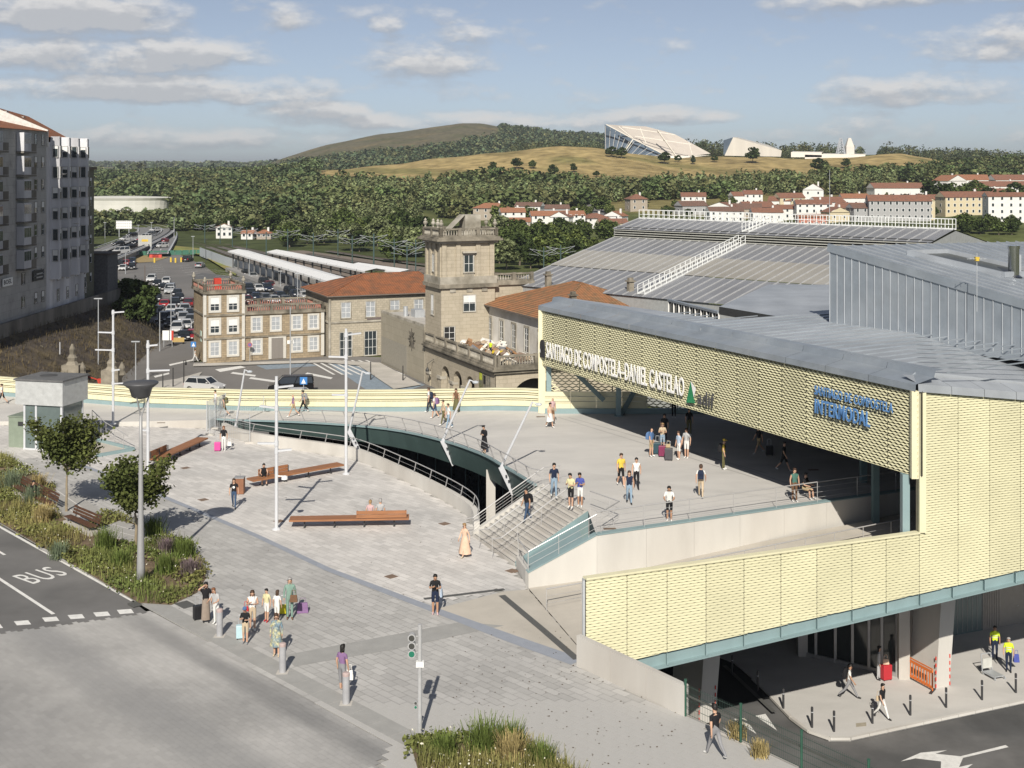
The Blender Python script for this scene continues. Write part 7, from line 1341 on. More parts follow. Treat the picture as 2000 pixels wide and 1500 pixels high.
# tall multi-arm light columns
def column(label, p, h, arms, cam_=False):
 t = thing('light_column', label, 'street lamp', p, 0, 'white multi-arm light columns'); MB().tube((0, 0, 0), (0, 0, h * .55), .095, .09, 10).build('lower_shaft', lg_, t); MB().tube((0, 0, h * .55), (0, 0, h), .09, .08, 10).build('upper_shaft', lg_, t); MB().lathe([(.24, 0), (.24, .03), (.14, .1)], n=10).build('base', lg_, t)
 for z, a, l in arms:
  e = Vector((math.cos(R(a)) * l, math.sin(R(a)) * l, z + .05)); ar_ = MB().tube((0, 0, z - .14), (0, 0, z + .14), .115, n=10).build('collar', lg_, t); MB().bar((0, 0, z), e, .16, .09).build('floodlight', lg_, t)
 if cam_: c_ = MB().lathe([(.06, .2), (.16, .16), (.17, 0), (.02, -.02)], (.45, -.1, h * .33), 10).build('dome_camera', wht, t); MB().lathe([(.14, 0), (.1, -.1), (.01, -.14)], (.45, -.1, h * .33), 10).build('camera_dome', blk, c_); MB().bar((0, 0, h * .35), (.45, -.1, h * .35), .05, .05).build('camera_arm', wht, t)
column('white light column with a camera in the middle of the plaza', G(540, 1034), 8.2, [(7.6, 20, .9), (6.5, 160, 1.0), (4.6, 190, 1.0), (4.2, 10, .8)], True)
column('white light column at the curved parapet', G(676, 926), 9.2, [(8.8, 30, 1.0), (7.4, 185, 1.1), (5.0, 190, .9)])
column('white light column on the upper deck behind the lift', G(221, 828, .3), 8.5, [(8.3, 10, .8), (6.8, 185, 1.1), (5.5, 185, 1.3), (4.0, 0, .5), (3.0, 5, 1.3)])
column('white light column behind the big lamp post', G(289, 920), 8.35, [(8.0, 10, .6), (6.4, 0, 1.4), (2.6, 200, .4)])
# leaning lamps on the footbridge edge
for i, (x, y, x2, y2, z) in enumerate(((460, 833, 478, 722, .6), (682, 843, 708, 725, 1.25), (864, 862, 918, 742, 1.9), (978, 914, 1040, 785, 2.15))):
 p = G(x, y, z); d = p.y; q = D(x2, y2, d - .8); t = thing('leaning_lamp', 'white lamp post leaning out from the footbridge edge, %s from the left' % ('first', 'second', 'third', 'fourth')[i], 'street lamp', p, 0, 'leaning lamps of the footbridge')
 MB().tube(p, q, .085, .06, 8).build('leaning_post', lg_, t, world=True); ft = p + Vector((.75, .25, -1.5)) if i else p + Vector((.15, .1, -.5)); MB().bar(p + Vector((0, -.15, .1)), ft + Vector((0, -.25, 0)), .16, .3).build('bracket', lg_, t, world=True)
 if i in (1, 2, 3):
  for j in range(4): c_ = p + (ft - p) * (.25 + .2 * j) + Vector((.12, -.38, 0)); MB().box(c_.x - .04, c_.x + .06, c_.y - .05, c_.y + .05, c_.z - .04, c_.z + .04).build('bolt', drk, t, world=True)
 hd_ = q + Vector((.35, 0, -.15)); MB().bar(q, hd_, .05, .05).build('head_arm', lg_, t, world=True); MB().lathe([(.05, .1), (.2, .05), (.2, -.02), (.12, -.08)], hd_, 10).build('lamp_head', clear_glass('lamp_lens', (.7, .75, .8), .6), t, world=True)
# tall dish lamp in the planting bed
dl = thing('dish_lamp', 'tall tapered grey lamp post with wide dark dish head', 'street lamp', G(275, 1141)); MB().lathe([(.2, 0), (.185, .8), (.125, 3.2), (.085, 6.5), (.07, 8.0)], n=14).build('post', gp, dl, smooth=True); a = MB()
for i in range(3): t_ = 2 * math.pi * i / 3 + .3; a.tube((0, 0, 7.75), (math.cos(t_) * .38, math.sin(t_) * .38, 8.75), .04, .03, 6)
a.build('fork_arms', gp, dl); MB().lathe([(.36, 8.7), (.42, 8.75), (.52, 9.1), (.8, 9.32), (.8, 9.38), (.3, 9.46), (.02, 9.48)], n=24).build('dish', mat('dish_dark', (.09, .09, .095), .5, .2), dl, smooth=True); MB().lathe([(.05, 8.6), (.34, 8.68), (.35, 8.9)], n=14).build('lens', mat('lens_dark', (.02, .02, .022), .3), dl)
# benches
def bench(label, a, b, back, z=.0):
 a, b = Vector(a), Vector(b); d = (b - a).normalized(); n = Vector((-d.y, d.x, 0)); L_ = (b - a).length; t = thing('long_bench', label, 'bench', a, 0, 'long wooden plaza benches'); wd = .85
 for i in range(4): o = n * (-wd / 2 + wd * (i + .5) / 4); MB().bar(a + o + Vector((0, 0, .45)), b + o + Vector((0, 0, .45)), wd / 4 - .012, .1).build('seat_slat', wood_m, t, world=True)
 k = max(3, int(L_ / 1.4))
 for i in range(k): p = a + d * (L_ * (i + .5) / k); MB().bar(p - n * .2 + Vector((0, 0, .4)), p + n * .2 + Vector((0, 0, .4)), .08, .06).bar(p - n * .1, p - n * .1 + Vector((0, 0, .4)), .08, .06).bar(p - n * .22 + Vector((0, 0, .02)), p + n * .22 + Vector((0, 0, .02)), .1, .04).build('leg', drk, t, world=True)
 p, q = a + d * back[0] * L_, a + d * back[1] * L_; s = back[2]
 for j in range(2): MB().bar(p + n * (s * .36) + Vector((0, 0, .62 + .2 * j)), q + n * (s * .36) + Vector((0, 0, .62 + .2 * j)), .05, .18).build('back_slat', wood_m, t, world=True)
 for f in (.02, .5, .98): c_ = p + (q - p) * f + n * (s * .24); MB().bar(c_ + Vector((0, 0, .42)), c_ + Vector((0, 0, .9)), .05, .05).build('back_support', drk, t, world=True)
bench('long wooden bench in front of the light columns on the left', G(298, 912), G(396, 868), (.02, .36, 1)); bench('long wooden bench with a seated woman', G(488, 952), G(665, 920), (.12, .44, 1)); bench('long wooden bench in front with an elderly couple', G(566, 1030), G(799, 1026), (.56, .98, -1))
def park_bench(label, a, b):
 a, b = Vector(a), Vector(b); d = (b - a).normalized(); n = Vector((-d.y, d.x, 0)); t = thing('park_bench', label, 'bench', a, 0, 'small benches in the planting bed'); dw = mat('dark_wood', (.10, .05, .03), .6, var=.2)
 for j in range(3): MB().bar(a - n * (.1 + .15 * j) + Vector((0, 0, .48)), b - n * (.1 + .15 * j) + Vector((0, 0, .48)), .12, .04).build('seat_slat', dw, t, world=True)
 for j in range(3): MB().bar(a + n * (.08 + .05 * j) + Vector((0, 0, .62 + .15 * j)), b + n * (.08 + .05 * j) + Vector((0, 0, .62 + .15 * j)), .04, .12).build('back_slat', dw, t, world=True)
 for f in (.1, .9): c_ = a + (b - a) * f; MB().bar(c_ - n * .35, c_ - n * .35 + Vector((0, 0, .46)), .05, .05).bar(c_, c_ + n * .2 + Vector((0, 0, 1.0)), .05, .05).build('leg', drk, t, world=True)
 MB().bar(a - n * .25 + Vector((0, 0, .06)), b - n * .25 + Vector((0, 0, .06)), .5, .36).build('concrete_base', conc, t, world=True)
park_bench('dark bench with a seated person in the planting bed', G(38, 962), G(110, 1000)); park_bench('empty dark bench by the second street tree', G(140, 1022), G(192, 1045))
bn = thing('litter_bin', 'brown wood-clad litter bin behind the walking person', 'bin', G(468, 964)); MB().box(-.28, .28, -.25, .25, .03, .95).build('body', mat('bin_wood', (.24, .11, .06), .6, var=.15), bn); MB().box(-.3, .3, -.27, .27, .95, 1.0).build('lid', gp, bn); MB().tube((0, .1, 1.0), (0, .1, 1.2), .02).build('pole_stub', gp, bn)
for i, (x, y) in enumerate(((429, 1242), (552, 1313), (676, 1374))):
 b_ = thing('grey_bollard', 'stout grey steel bollard at the crossing, %s' % ('the one beside the travellers with the black suitcase', 'the one by the woman in a floral dress', 'the one by the woman with a white bag')[i], 'bollard', G(x, y), 0, 'grey bollards at the crossing'); MB().lathe([(.13, 0), (.13, 1.0)], n=14).build('shaft', mat('bollard_grey', (.36, .36, .37), .5), b_); MB().lathe([(.135, 0), (.135, .1), (.1, .13), (.01, .14)], (0, 0, 1.0), 14).build('cap', mat('pinkish_cap', (.42, .33, .31), .6), b_); MB().box(-.22, .22, -.22, .22, -.02, .012).build('foot_plate', conc, b_)
tl = thing('traffic_light', 'traffic light on a grey pole with three round lamps', 'traffic light', G(820, 1441)); MB().tube((0, 0, 0), (0, 0, 3.85), .075, .07, 10).build('pole', mat('pole_grey', (.40, .40, .40), .5), tl); MB().box(-.12, .14, -.1, .1, 2.42, 2.6).build('junction_box', wht, tl)
for i, c_ in enumerate(((.06, .06, .055), (.06, .06, .055), (.02, .16, .10))):
 z = 3.42 - i * .27; h_ = MB().tube((-.27, .12, z), (-.27, -.12, z), .125, .135, 14).build('lamp_housing', mat('pole_grey'), tl); MB().tube((-.27, -.121, z), (-.27, -.135, z), .1, .1, 14).build('lens', mat('lens_%d' % i, c_, .3), h_); MB().bar((-.14, 0, z + .03), (0, 0, z + .03), .03, .03).build('bracket', mat('pole_grey'), tl)
for i in range(2): z = 1.2 - i * .14; h_ = MB().tube((-.14, .05, z), (-.14, -.06, z), .055, .06, 10).build('repeater_housing', mat('pole_grey'), tl); MB().tube((-.14, -.061, z), (-.14, -.07, z), .045, .045, 10).build('lens', mat('lens_%d' % (2 * i + (0 if i else 0)), (.05, .05, .05), .3), h_)
for i, (x, y) in enumerate(((1530, 1384), (1586, 1421), (1629, 1429), (1704, 1413), (1778, 1397), (1848, 1382), (1918, 1367), (1984, 1353), (1430, 1317), (1480, 1348))):
 b_ = thing('black_bollard', 'slim black bollard on the lower pavement, %s along the kerb' % ('third', 'fourth', 'fifth', 'sixth', 'seventh', 'eighth', 'ninth', 'last', 'first and shaded', 'second')[i], 'bollard', G(x, y, -6.4), 0, 'black bollards of the lower pavement'); MB().lathe([(.055, 0), (.055, .86)], n=10).build('shaft', drk, b_); MB().lathe([(.06, .78), (.06, .9), (.05, .95), (.01, .96)], n=10).build('cap', drk, b_); MB().lathe([(.057, .7), (.057, .73)], n=10).build('reflective_band', lg_, b_)
ob_ = thing('orange_barrier', 'orange plastic pedestrian barrier leaning by the slanting pier', 'barrier', G(1795, 1340, -6.4)); om = mat('orange_plastic', (.62, .16, .03), .5, var=.06); p, q = G(1768, 1322, -6.4), G(1821, 1351, -6.4)
for z in (.2, .95): MB().bar(p + Vector((0, 0, z)), q + Vector((0, 0, z)), .06, .12).build('rail', om, ob_, world=True)
for i in range(11): c_ = p + (q - p) * (i / 10); MB().bar(c_ + Vector((0, 0, .2)), c_ + Vector((0, 0, .95)), .04, .08).build('slat', om, ob_, world=True)
MB().bar(p + Vector((0, 0, 1.1)), q + Vector((0, 0, 1.1)), .05, .05).build('top_rail', om, ob_, world=True)
for c_ in (p, q): MB().bar(c_ - Vector((.2, .3, -.03)), c_ + Vector((.2, .3, .03)), .14, .05).build('foot', drk, ob_, world=True); MB().bar(c_, c_ + Vector((0, 0, 1.1)), .05, .08).build('end_post', om, ob_, world=True)
tr_ = thing('luggage_trolley', 'metal luggage trolley beside the two workers', 'trolley', G(1940, 1322, -6.4), R(20)); a = MB()
for s in (-.3, .3): a.bar((s, -.5, .15), (s, .5, .15), .04, .04).bar((s, .45, .15), (s, .55, 1.0), .04, .04).tube((s, -.45, .07), (s + .04, -.45, .07), .07, n=10).tube((s, .4, .07), (s + .04, .4, .07), .07, n=10)
a.bar((-.3, .55, 1.0), (.3, .55, 1.0), .04, .04); a.build('frame', galv, tr_); MB().box(-.28, .28, -.45, .4, .16, .2).build('platform', galv, tr_); MB().box(-.28, .28, .42, .47, .3, .8).build('front_plate', mat('trolley_plate', (.5, .5, .46), .5), tr_)
# lower-level covers and poster
MB().prism([G(1672, 1420, -6.4) + Vector(v_) for v_ in ((0, 0, 0), (.5, .1, 0), (.6, .5, 0), (.1, .4, 0))], -6.41, -6.394).build('inspection_cover', mat('sandy_cover', (.36, .32, .25), .8), ms)
# glazed construction panel on the deck
gp_ = thing('glass_screen', 'tall translucent screen panel standing at the deck edge', 'screen', G(404, 842)); p, q = G(404, 842), G(440, 818, .5); MB().quad(v3(p, .1), v3(q, .5), v3(q, 2.4), v3(p, 2.2)).build('pane', clear_glass('screen_glass', (.55, .6, .62), .6), gp_, world=True); MB().bar(v3(p, 0), v3(p, 2.25), .05, .05).build('post', galv, gp_, world=True); MB().bar(v3(q, .4), v3(q, 2.45), .05, .05).build('post', galv, gp_, world=True)
site = thing('site_fence', 'temporary wire fence panels at the left end of the sunken opening', 'fence', G(410, 845)); 
for i, (x0, y0, x1, y1) in enumerate(((410, 850, 488, 866), (420, 838, 515, 826))):
 p, q = G(x0, y0), G(x1, y1); mb = MB()
 for j in range(22): c_ = p + (q - p) * (j / 21); mb.bar(v3(c_, .1), v3(c_, 2.0), .008, .008)
 for z in (.1, .7, 1.3, 2.0): mb.bar(v3(p, z), v3(q, z), .015, .015)
 mb.build('wire_panel', galv, site, world=True)
 for c_ in (p, q): MB().bar(v3(c_, 0), v3(c_, 2.05), .04, .04).build('post', galv, site, world=True); MB().box(c_.x - .3, c_.x + .3, c_.y - .12, c_.y + .12, 0, .12).build('concrete_foot', conc, site, world=True)
# --- poles and signs of the lower forecourt
def pole(label, x, y, ytop, head=None, m=None, name='lamp_post', r=.07, z=LOW, group='lamp posts of the forecourt and car park'):
 p = G(x, y, z); h = (y - ytop) * p.y / F; t = thing(name, label, 'street lamp', p, 0, group); MB().tube((0, 0, 0), (0, 0, h), r * 1.2, r * .8, 8).build('post', m or galv, t)
 if head == 'flat': MB().box(-.5, .5, -.15, .15, h, h + .12).build('lamp_head', m or galv, t)
 elif head == 'arm': MB().bar((0, 0, h), (.9, 0, h + .1), .06, .06).build('arm', m or galv, t); MB().box(.8, 1.3, -.12, .12, h + .04, h + .16).build('lamp_head', m or galv, t)
 elif head == 'drop': MB().lathe([(.03, 0), (.14, -.4), (.1, -.55)], (.25, 0, h), 8).build('lamp_head', blk, t); MB().bar((0, 0, h), (.25, 0, h + .02), .04, .04).build('arm', blk, t)
 return t, h
blp = mat('black_pole', (.04, .04, .04), .5)
for x, y, yt, hd_, m_, lab in ((192, 735, 584, 'flat', galv, 'tall grey lamp post in front of the dark bank'), (265, 748, 668, 'flat', galv, 'grey lamp post beside the forecourt road'), (117, 745, 668, None, lg_, 'plain pale pole in front of the dark bank'), (312, 686, 610, None, galv, 'thin grey pole beside the bank toe'), (334, 660, 560, 'flat', galv, 'tall lamp post beside the queueing cars'), (447, 707, 578, 'flat', galv, 'lamp post in front of the corner windows'), (567, 732, 600, None, galv, 'grey pole in front of the stone door'), (458, 706, 604, 'flat', blp, 'dark lamp post at the ochre facade'), (359, 750, 704, 'drop', blp, 'short black pole with cone on the island'), (338, 757, 718, None, blp, 'short black pole with red base'), (318, 760, 730, None, blp, 'leaning short black pole'), (724, 742, 706, None, blp, 'thin pole on the station pavement'), (787, 745, 714, None, blp, 'thin dark pole at the clock wall'), (263, 555, 537, 'drop', blp, 'first black lamp of the car park edge'), (276, 566, 546, 'drop', blp, 'second black lamp of the car park edge'), (283, 588, 518, None, mat('rust_pole', (.13, .09, .07), .7), 'rusty brown pole in the car park'), (290, 610, 582, None, galv, 'short pale pole at the bank top'), (307, 632, 568, 'flat', galv, 'slim lamp post behind the bank'), (219, 530, 500, None, galv, 'white pole near the annex'), (245, 535, 492, None, galv, 'white pole at the dry island'), (340, 470, 424, None, lg_, 'white mast with sign beside the railway'), (402, 512, 468, 'flat', blp, 'dark pole at the hoarding end'), (377, 507, 462, 'flat', galv, 'lamp post at the car park exit'), (487, 545, 505, 'flat', galv, 'lamp post behind the hoarding'), (548, 566, 530, 'flat', galv, 'second lamp post behind the hoarding'), (581, 585, 535, 'flat', galv, 'third lamp post behind the hoarding'), (620, 590, 550, 'flat', galv, 'lamp post left of the red roof'), (296, 470, 435, 'flat', galv, 'highway lamp nearest the billboard'), (270, 480, 440, 'flat', galv, 'highway lamp left of the road sign'), (205, 480, 435, 'flat', galv, 'highway lamp beside the terraced houses'), (1033, 735, 700, None, galv, 'short pole before the arcade')):
 if x < 1000: pole(lab, x, y, yt, hd_, m_)
sg = thing('pedestrian_sign', 'blue square crossing sign beside the ochre corner', 'sign', G(378, 707, LOW)); MB().tube((0, 0, 0), (0, 0, 2.4), .04).build('post', galv, sg); MB().box(-.35, .35, -.04, 0, 2.0, 2.7).build('plate', mat('sign_blue', (.05, .2, .5), .5), sg); MB().add([(-.22, -.05, 2.1), (.22, -.05, 2.1), (0, -.05, 2.6)], [(0, 1, 2)]).build('white_triangle', wht, sg)
sg = thing('no_parking_sign', 'round no-parking sign in front of the ochre facade', 'sign', G(488, 707, LOW)); MB().tube((0, 0, 0), (0, 0, 2.2), .04).build('post', galv, sg); d_ = MB().tube((0, 0, 2.3), (0, -.05, 2.3), .32, .32, 16).build('plate', mat('sign_red', (.42, .1, .12), .5), sg); MB().tube((0, -.051, 2.3), (0, -.055, 2.3), .23, .23, 16).build('blue_centre', mat('sign_violet', (.16, .13, .3), .5), d_)
sg = thing('pedestrian_sign', 'blue crossing sign behind the parapet beside the black van', 'sign', G(593, 790, LOW)); MB().tube((0, 0, 0), (0, 0, 2.6), .04).build('post', galv, sg); MB().box(-.4, .4, -.04, 0, 2.2, 3.0).build('plate', mat('sign_blue'), sg); MB().add([(-.25, -.05, 2.3), (.25, -.05, 2.3), (0, -.05, 2.85)], [(0, 1, 2)]).build('white_triangle', wht, sg)
nb = thing('notice_board', 'white and red notice board at the start of the car queue', 'sign', G(328, 678, LOW)); MB().box(-.8, .8, 0, .06, 1.0, 2.4).build('board', wht, nb); MB().box(.5, .8, -.02, 0, 1.0, 2.4).build('red_edge', mat('red_paint'), nb); MB().tube((-.6, .03, 0), (-.6, .03, 1), .05).build('post', galv, nb); MB().tube((.6, .03, 0), (.6, .03, 1), .05).build('post', galv, nb)
bx = thing('site_barrier', 'ochre wooden site barrier beside the notice board', 'barrier', G(348, 672, LOW)); MB().box(-.9, .9, -.05, .05, .3, .95).build('board', mat('ochre_board', (.45, .32, .12), .7), bx); MB().box(-.8, -.7, -.3, .3, 0, .3).build('foot', blk, bx); MB().box(.7, .8, -.3, .3, 0, .3).build('foot', blk, bx)
for i, x in enumerate((141, 218)):
 s_ = thing('stone_gatepost', 'weathered stone gate pier with finial, %s of the pair' % ('left', 'right')[i], 'gatepost', G(x, 762, LOW)); MB().box(-1.0, 1.0, -.8, .8, 0, 3.0 - .6 * i).build('pier', trim_d, s_); MB().lathe([(.8, 0), (.5, .4), (.6, .8), (.3, 1.2), (.35, 1.8), (.1, 2.4)], (0, 0, 3.0 - .6 * i), 8).build('finial', trim_d, s_); MB().lathe([(.5, 0), (.35, .4), (.4, .8), (.05, 1.5)], (1.2, 0, 1.8), 8).build('side_finial', trim_d, s_)
ga = thing('barrier_arm', 'red barrier arm at the forecourt entrance', 'barrier', G(196, 758, LOW)); MB().box(-.3, .3, -.3, .3, 0, 1.1).build('box', mat('red_paint'), ga); MB().bar((-.3, 0, 1.0), (-4.5, 1, 2.0), .1, .12).build('arm', mat('red_paint'), ga)
gb = thing('globe_lamp', 'lamp with two stacked globes behind the lift', 'street lamp', G(79, 745, LOW)); MB().tube((0, 0, 0), (0, 0, 4.2), .06).build('post', blk, gb)
for z in (2.9, 4.0): MB().lathe([(.02, -.4), (.28, -.28), (.4, 0), (.28, .28), (.02, .4)], (0, 0, z), 12).build('globe', mat('globe', (.45, .43, .34), .3), gb, smooth=True)
# ------------------------------------------------------------------ vehicles
paint0 = mat('car_paint', (.5, .5, .5), .3, .2, var=0, spec=.5); cgl = glass('car_glass', (.02, .025, .03), .05); tyre_m = mat('tyre', (.02, .02, .02), .8); rim_m = mat('rim', (.35, .35, .36), .35, .7); hl_m = mat('headlight', (.75, .76, .78), .15); tl_m = mat('tail_light', (.35, .02, .02), .3); pl_m = mat('bumper_black', (.04, .04, .04), .6); plate_m = mat('number_plate', (.7, .7, .68), .5)
def car_proto(nm, L_, W, H, prof, cab, wr):
 """prof: side outline of the body (y, z); cab: (y0 base, y1 roof, y2 roof, y3 base); front at -y"""
 t = thing(nm, 'car', nm.replace('_', ' '), (0, -600, LOW)); mb = MB(); n = len(prof); secs = [(-1, .90, .0), (-.94, 1, 0), (.94, 1, 0), (1, .90, 0)]
 for (sx_, sc_, _) in secs: mb.v += [(sx_ * W / 2, y * (1 if abs(sx_) < 1 else .985), z * (1 if abs(sx_) < 1 else .96) + (.02 if abs(sx_) == 1 else 0)) for y, z in prof]
 for k in range(3):
  for i in range(n): j = (i + 1) % n; mb.f.append((k * n + i, k * n + j, (k + 1) * n + j, (k + 1) * n + i)); mb.m.append(0)
 mb.f += [tuple(range(n - 1, -1, -1)), tuple(range(3 * n, 4 * n))]; mb.m += [0, 0]; bo = mb.build('body', paint0, t)
 zb = max(z for y, z in prof) - .02; y0, y1, y2, y3 = cab; b_, r_ = W / 2 - .06, W / 2 - .22
 g = [(-b_, y0, zb - .03), (b_, y0, zb - .03), (b_, y3, zb - .03), (-b_, y3, zb - .03), (-r_, y1, H - .05), (r_, y1, H - .05), (r_, y2, H - .05), (-r_, y2, H - .05)]
 MB().add(g, [(0, 1, 5, 4), (1, 2, 6, 5), (2, 3, 7, 6), (3, 0, 4, 7), (4, 5, 6, 7)]).build('windows', cgl, t)
 MB().add([(-r_ - .03, y1 - .04, H - .06), (r_ + .03, y1 - .04, H - .06), (r_ + .03, y2 + .06, H - .06), (-r_ - .03, y2 + .06, H - .06), (-r_ + .06, y1 + .12, H), (r_ - .06, y1 + .12, H), (r_ - .06, y2 - .1, H), (-r_ + .06, y2 - .1, H)], [(0, 1, 5, 4), (1, 2, 6, 5), (2, 3, 7, 6), (3, 0, 4, 7), (4, 5, 6, 7), (3, 2, 1, 0)]).build('roof', paint0, t)
 pm = MB()
 for s in (-1, 1):
  for (ya, za, yb, zb2) in ((y0, zb - .03, y1, H - .05), (y3, zb - .03, y2, H - .05), ((y0 + y3) / 2, zb - .03, (y1 + y2) / 2, H - .05)): pm.bar((s * b_, ya, za), (s * (r_ + .01), yb, zb2), .07, .07)
 tag(pm.build('pillars', paint0, t), kind='stuff')
 for s in (-1, 1):
  for y in (-L_ / 2 + .78, L_ / 2 - .76):
   w_ = MB().tube((s * (W / 2 - .2), y, wr), (s * (W / 2 + .005), y, wr), wr, wr, 14).build('wheel', tyre_m, t); MB().tube((s * (W / 2 + .004), y, wr), (s * (W / 2 + .012), y, wr), wr * .62, wr * .58, 10).build('rim', rim_m, w_)
  MB().box(s * W * .36 - .2, s * W * .36 + .2, -L_ / 2 - .01, -L_ / 2 + .2, .62, .78).build('headlight', hl_m, t); MB().box(s * W * .38 - .14, s * W * .38 + .14, L_ / 2 - .15, L_ / 2 + .012, .72, .98).build('tail_light', tl_m, t); MB().box(s * (W / 2 + .02) - .08, s * (W / 2 + .02) + .08, y0 + .3, y0 + .48, zb + .02, zb + .16).build('mirror', paint0, t)
 MB().box(-W * .36, W * .36, -L_ / 2 - .015, -L_ / 2 + .1, .3, .52).build('grille', pl_m, t); MB().box(-.26, .26, -L_ / 2 - .025, -L_ / 2, .42, .53).build('number_plate', plate_m, t); MB().box(-.26, .26, L_ / 2, L_ / 2 + .02, .6, .71).build('number_plate', plate_m, t); MB().box(-W * .46, W * .46, L_ / 2 - .2, L_ / 2 + .008, .28, .45).build('rear_bumper', pl_m, t)
 return kids_of(t)
hp_ = lambda L_, zh, zt: [(-L_ / 2, .3), (-L_ / 2 - .0, .62), (-L_ / 2 + .12, .78), (-L_ / 2 + 1.05, zh), (L_ / 2 - .35, zt), (L_ / 2 - .05, zt - .06), (L_ / 2, .6), (L_ / 2 - .04, .28), (L_ / 2 - .4, .2), (-L_ / 2 + .3, .2)]
PROT = {'hatchback': car_proto('hatchback', 4.1, 1.76, 1.48, hp_(4.1, .93, 1.0), (-1.05, -.35, 1.35, 1.95), .31), 'suv': car_proto('suv', 4.5, 1.86, 1.68, hp_(4.5, 1.05, 1.12), (-1.15, -.45, 1.75, 2.15), .35), 'saloon': car_proto('saloon', 4.6, 1.8, 1.44, hp_(4.6, .92, .98), (-1.0, -.25, .95, 1.7), .32), 'van': car_proto('van', 5.2, 1.95, 2.0, [(-2.6, .3), (-2.6, .75), (-2.45, .95), (-1.75, 1.2), (2.5, 1.25), (2.6, 1.0), (2.6, .3), (2.2, .22), (-2.2, .22)], (-1.7, -.9, 2.45, 2.56), .35)}
cused = {}
CC = {'white': (.62, .62, .61), 'black': (.012, .012, .014), 'dark blue': (.015, .025, .05), 'silver': (.38, .39, .40), 'grey': (.15, .155, .16), 'red': (.34, .02, .03), 'dark red': (.16, .02, .025), 'blue': (.06, .12, .22)}
def car(kind, colr, p, hd, label, group):
 m = mat('car_paint_' + colr.replace(' ', '_'), CC[colr], .28, .25, var=0, spec=.5)
 if not cused.get(kind): 
  cused[kind] = PROT[kind]; o = PROT[kind]
 o = copy_tree(PROT[kind], p, R(hd), label, group, None, None, {'car_paint': m}); return o
ORD = ['first', 'second', 'third', 'fourth', 'fifth', 'sixth', 'seventh', 'eighth', 'ninth', 'tenth', 'eleventh', 'twelfth', 'thirteenth', 'fourteenth', 'fifteenth', 'sixteenth', 'seventeenth', 'eighteenth', 'nineteenth', 'twentieth', 'twenty-first', 'twenty-second', 'twenty-third', 'twenty-fourth', 'twenty-fifth', 'twenty-sixth', 'twenty-seventh', 'twenty-eighth', 'twenty-ninth', 'thirtieth']
QU = [(360, 667, 'saloon', 'black', 12), (376, 666, 'hatchback', 'red', 8), (346, 652, 'suv', 'white', 10), (364, 645, 'hatchback', 'white', 14), (334, 641, 'hatchback', 'black', 8), (373, 637, 'suv', 'grey', 12), (318, 632, 'suv', 'black', 6), (331, 630, 'suv', 'silver', 10), (358, 632, 'suv', 'silver', 16), (350, 622, 'hatchback', 'white', 12), (373, 623, 'hatchback', 'black', 14), (308, 619, 'suv', 'black', 6), (335, 614, 'hatchback', 'white', 10), (361, 615, 'suv', 'silver', 15), (295, 605, 'hatchback', 'dark blue', 8), (322, 603, 'hatchback', 'red', 190), (342, 602, 'suv', 'black', 14), (369, 602, 'suv', 'dark red', 190), (285, 591, 'suv', 'dark blue', 6), (306, 592, 'hatchback', 'black', 10), (350, 590, 'saloon', 'black', 14), (346, 582, 'hatchback', 'black', 12), (270, 578, 'hatchback', 'blue', 8), (332, 576, 'van', 'silver', 10), (319, 570, 'hatchback', 'black', 10), (307, 562, 'saloon', 'black', 12), (325, 557, 'hatchback', 'white', 10), (296, 553, 'suv', 'white', 8)]
for i, (x, y, k, c_, hd) in enumerate(QU): car(k, c_, G(x, y - 3, LOW) + Vector((0, 0, .03)), hd, '%s %s in the car park queue, %s from the near end' % (c_, k, ORD[i]), 'cars queueing in the car park')
FG = [(206, 532, 'hatchback', 'white', 80), (219, 526, 'suv', 'white', 20), (234, 523, 'suv', 'black', 10), (240, 530, 'hatchback', 'white', 10), (246, 520, 'hatchback', 'red', 10), (258, 528, 'suv', 'black', 12), (258, 517, 'suv', 'dark blue', 10), (231, 513, 'van', 'white', 10)]
for i, (x, y, k, c_, hd) in enumerate(FG): car(k, c_, G(x, y - 2, LOW) + Vector((0, 0, .03)), hd, '%s %s in the far knot of cars, %s from the front' % (c_, k, ORD[i]), 'cars at the far end of the car park')
PK = [(367, 513, 'suv', 'black', 175), (391, 525, 'hatchback', 'silver', 178), (481, 541, 'suv', 'black', 20), (494, 546, 'hatchback', 'silver', 20), (516, 559, 'suv', 'black', 22), (527, 564, 'hatchback', 'dark red', 22), (522, 571, 'suv', 'dark blue', 22), (505, 571, 'hatchback', 'white', 20), (486, 571, 'suv', 'black', 18), (489, 582, 'suv', 'black', 18), (567, 577, 'suv', 'black', 24), (577, 582, 'hatchback', 'dark blue', 24), (595, 586, 'hatchback', 'white', 24), (547, 586, 'hatchback', 'dark blue', 24), (482, 594, 'hatchback', 'dark red', 20), (501, 588, 'hatchback', 'dark blue', 20), (520, 592, 'suv', 'grey', 20), (558, 594, 'hatchback', 'grey', 22), (536, 594, 'hatchback', 'silver', 22)]
for i, (x, y, k, c_, hd) in enumerate(PK): car(k, c_, G(x, y - 2, LOW) + Vector((0, 0, .03)), hd, '%s %s parked behind the ochre building, %s from the exit' % (c_, k, ORD[i]), 'cars parked along the hoarding')
HC = [(231, 480, 'hatchback', 'black'), (246, 470, 'hatchback', 'white'), (258, 462, 'hatchback', 'black'), (277, 472, 'hatchback', 'red'), (284, 466, 'suv', 'white'), (295, 460, 'hatchback', 'grey'), (270, 478, 'hatchback', 'black'), (254, 486, 'saloon', 'black'), (321, 474, 'hatchback', 'red'), (316, 484, 'suv', 'white'), (236, 496, 'van', 'white'), (303, 452, 'hatchback', 'white')]
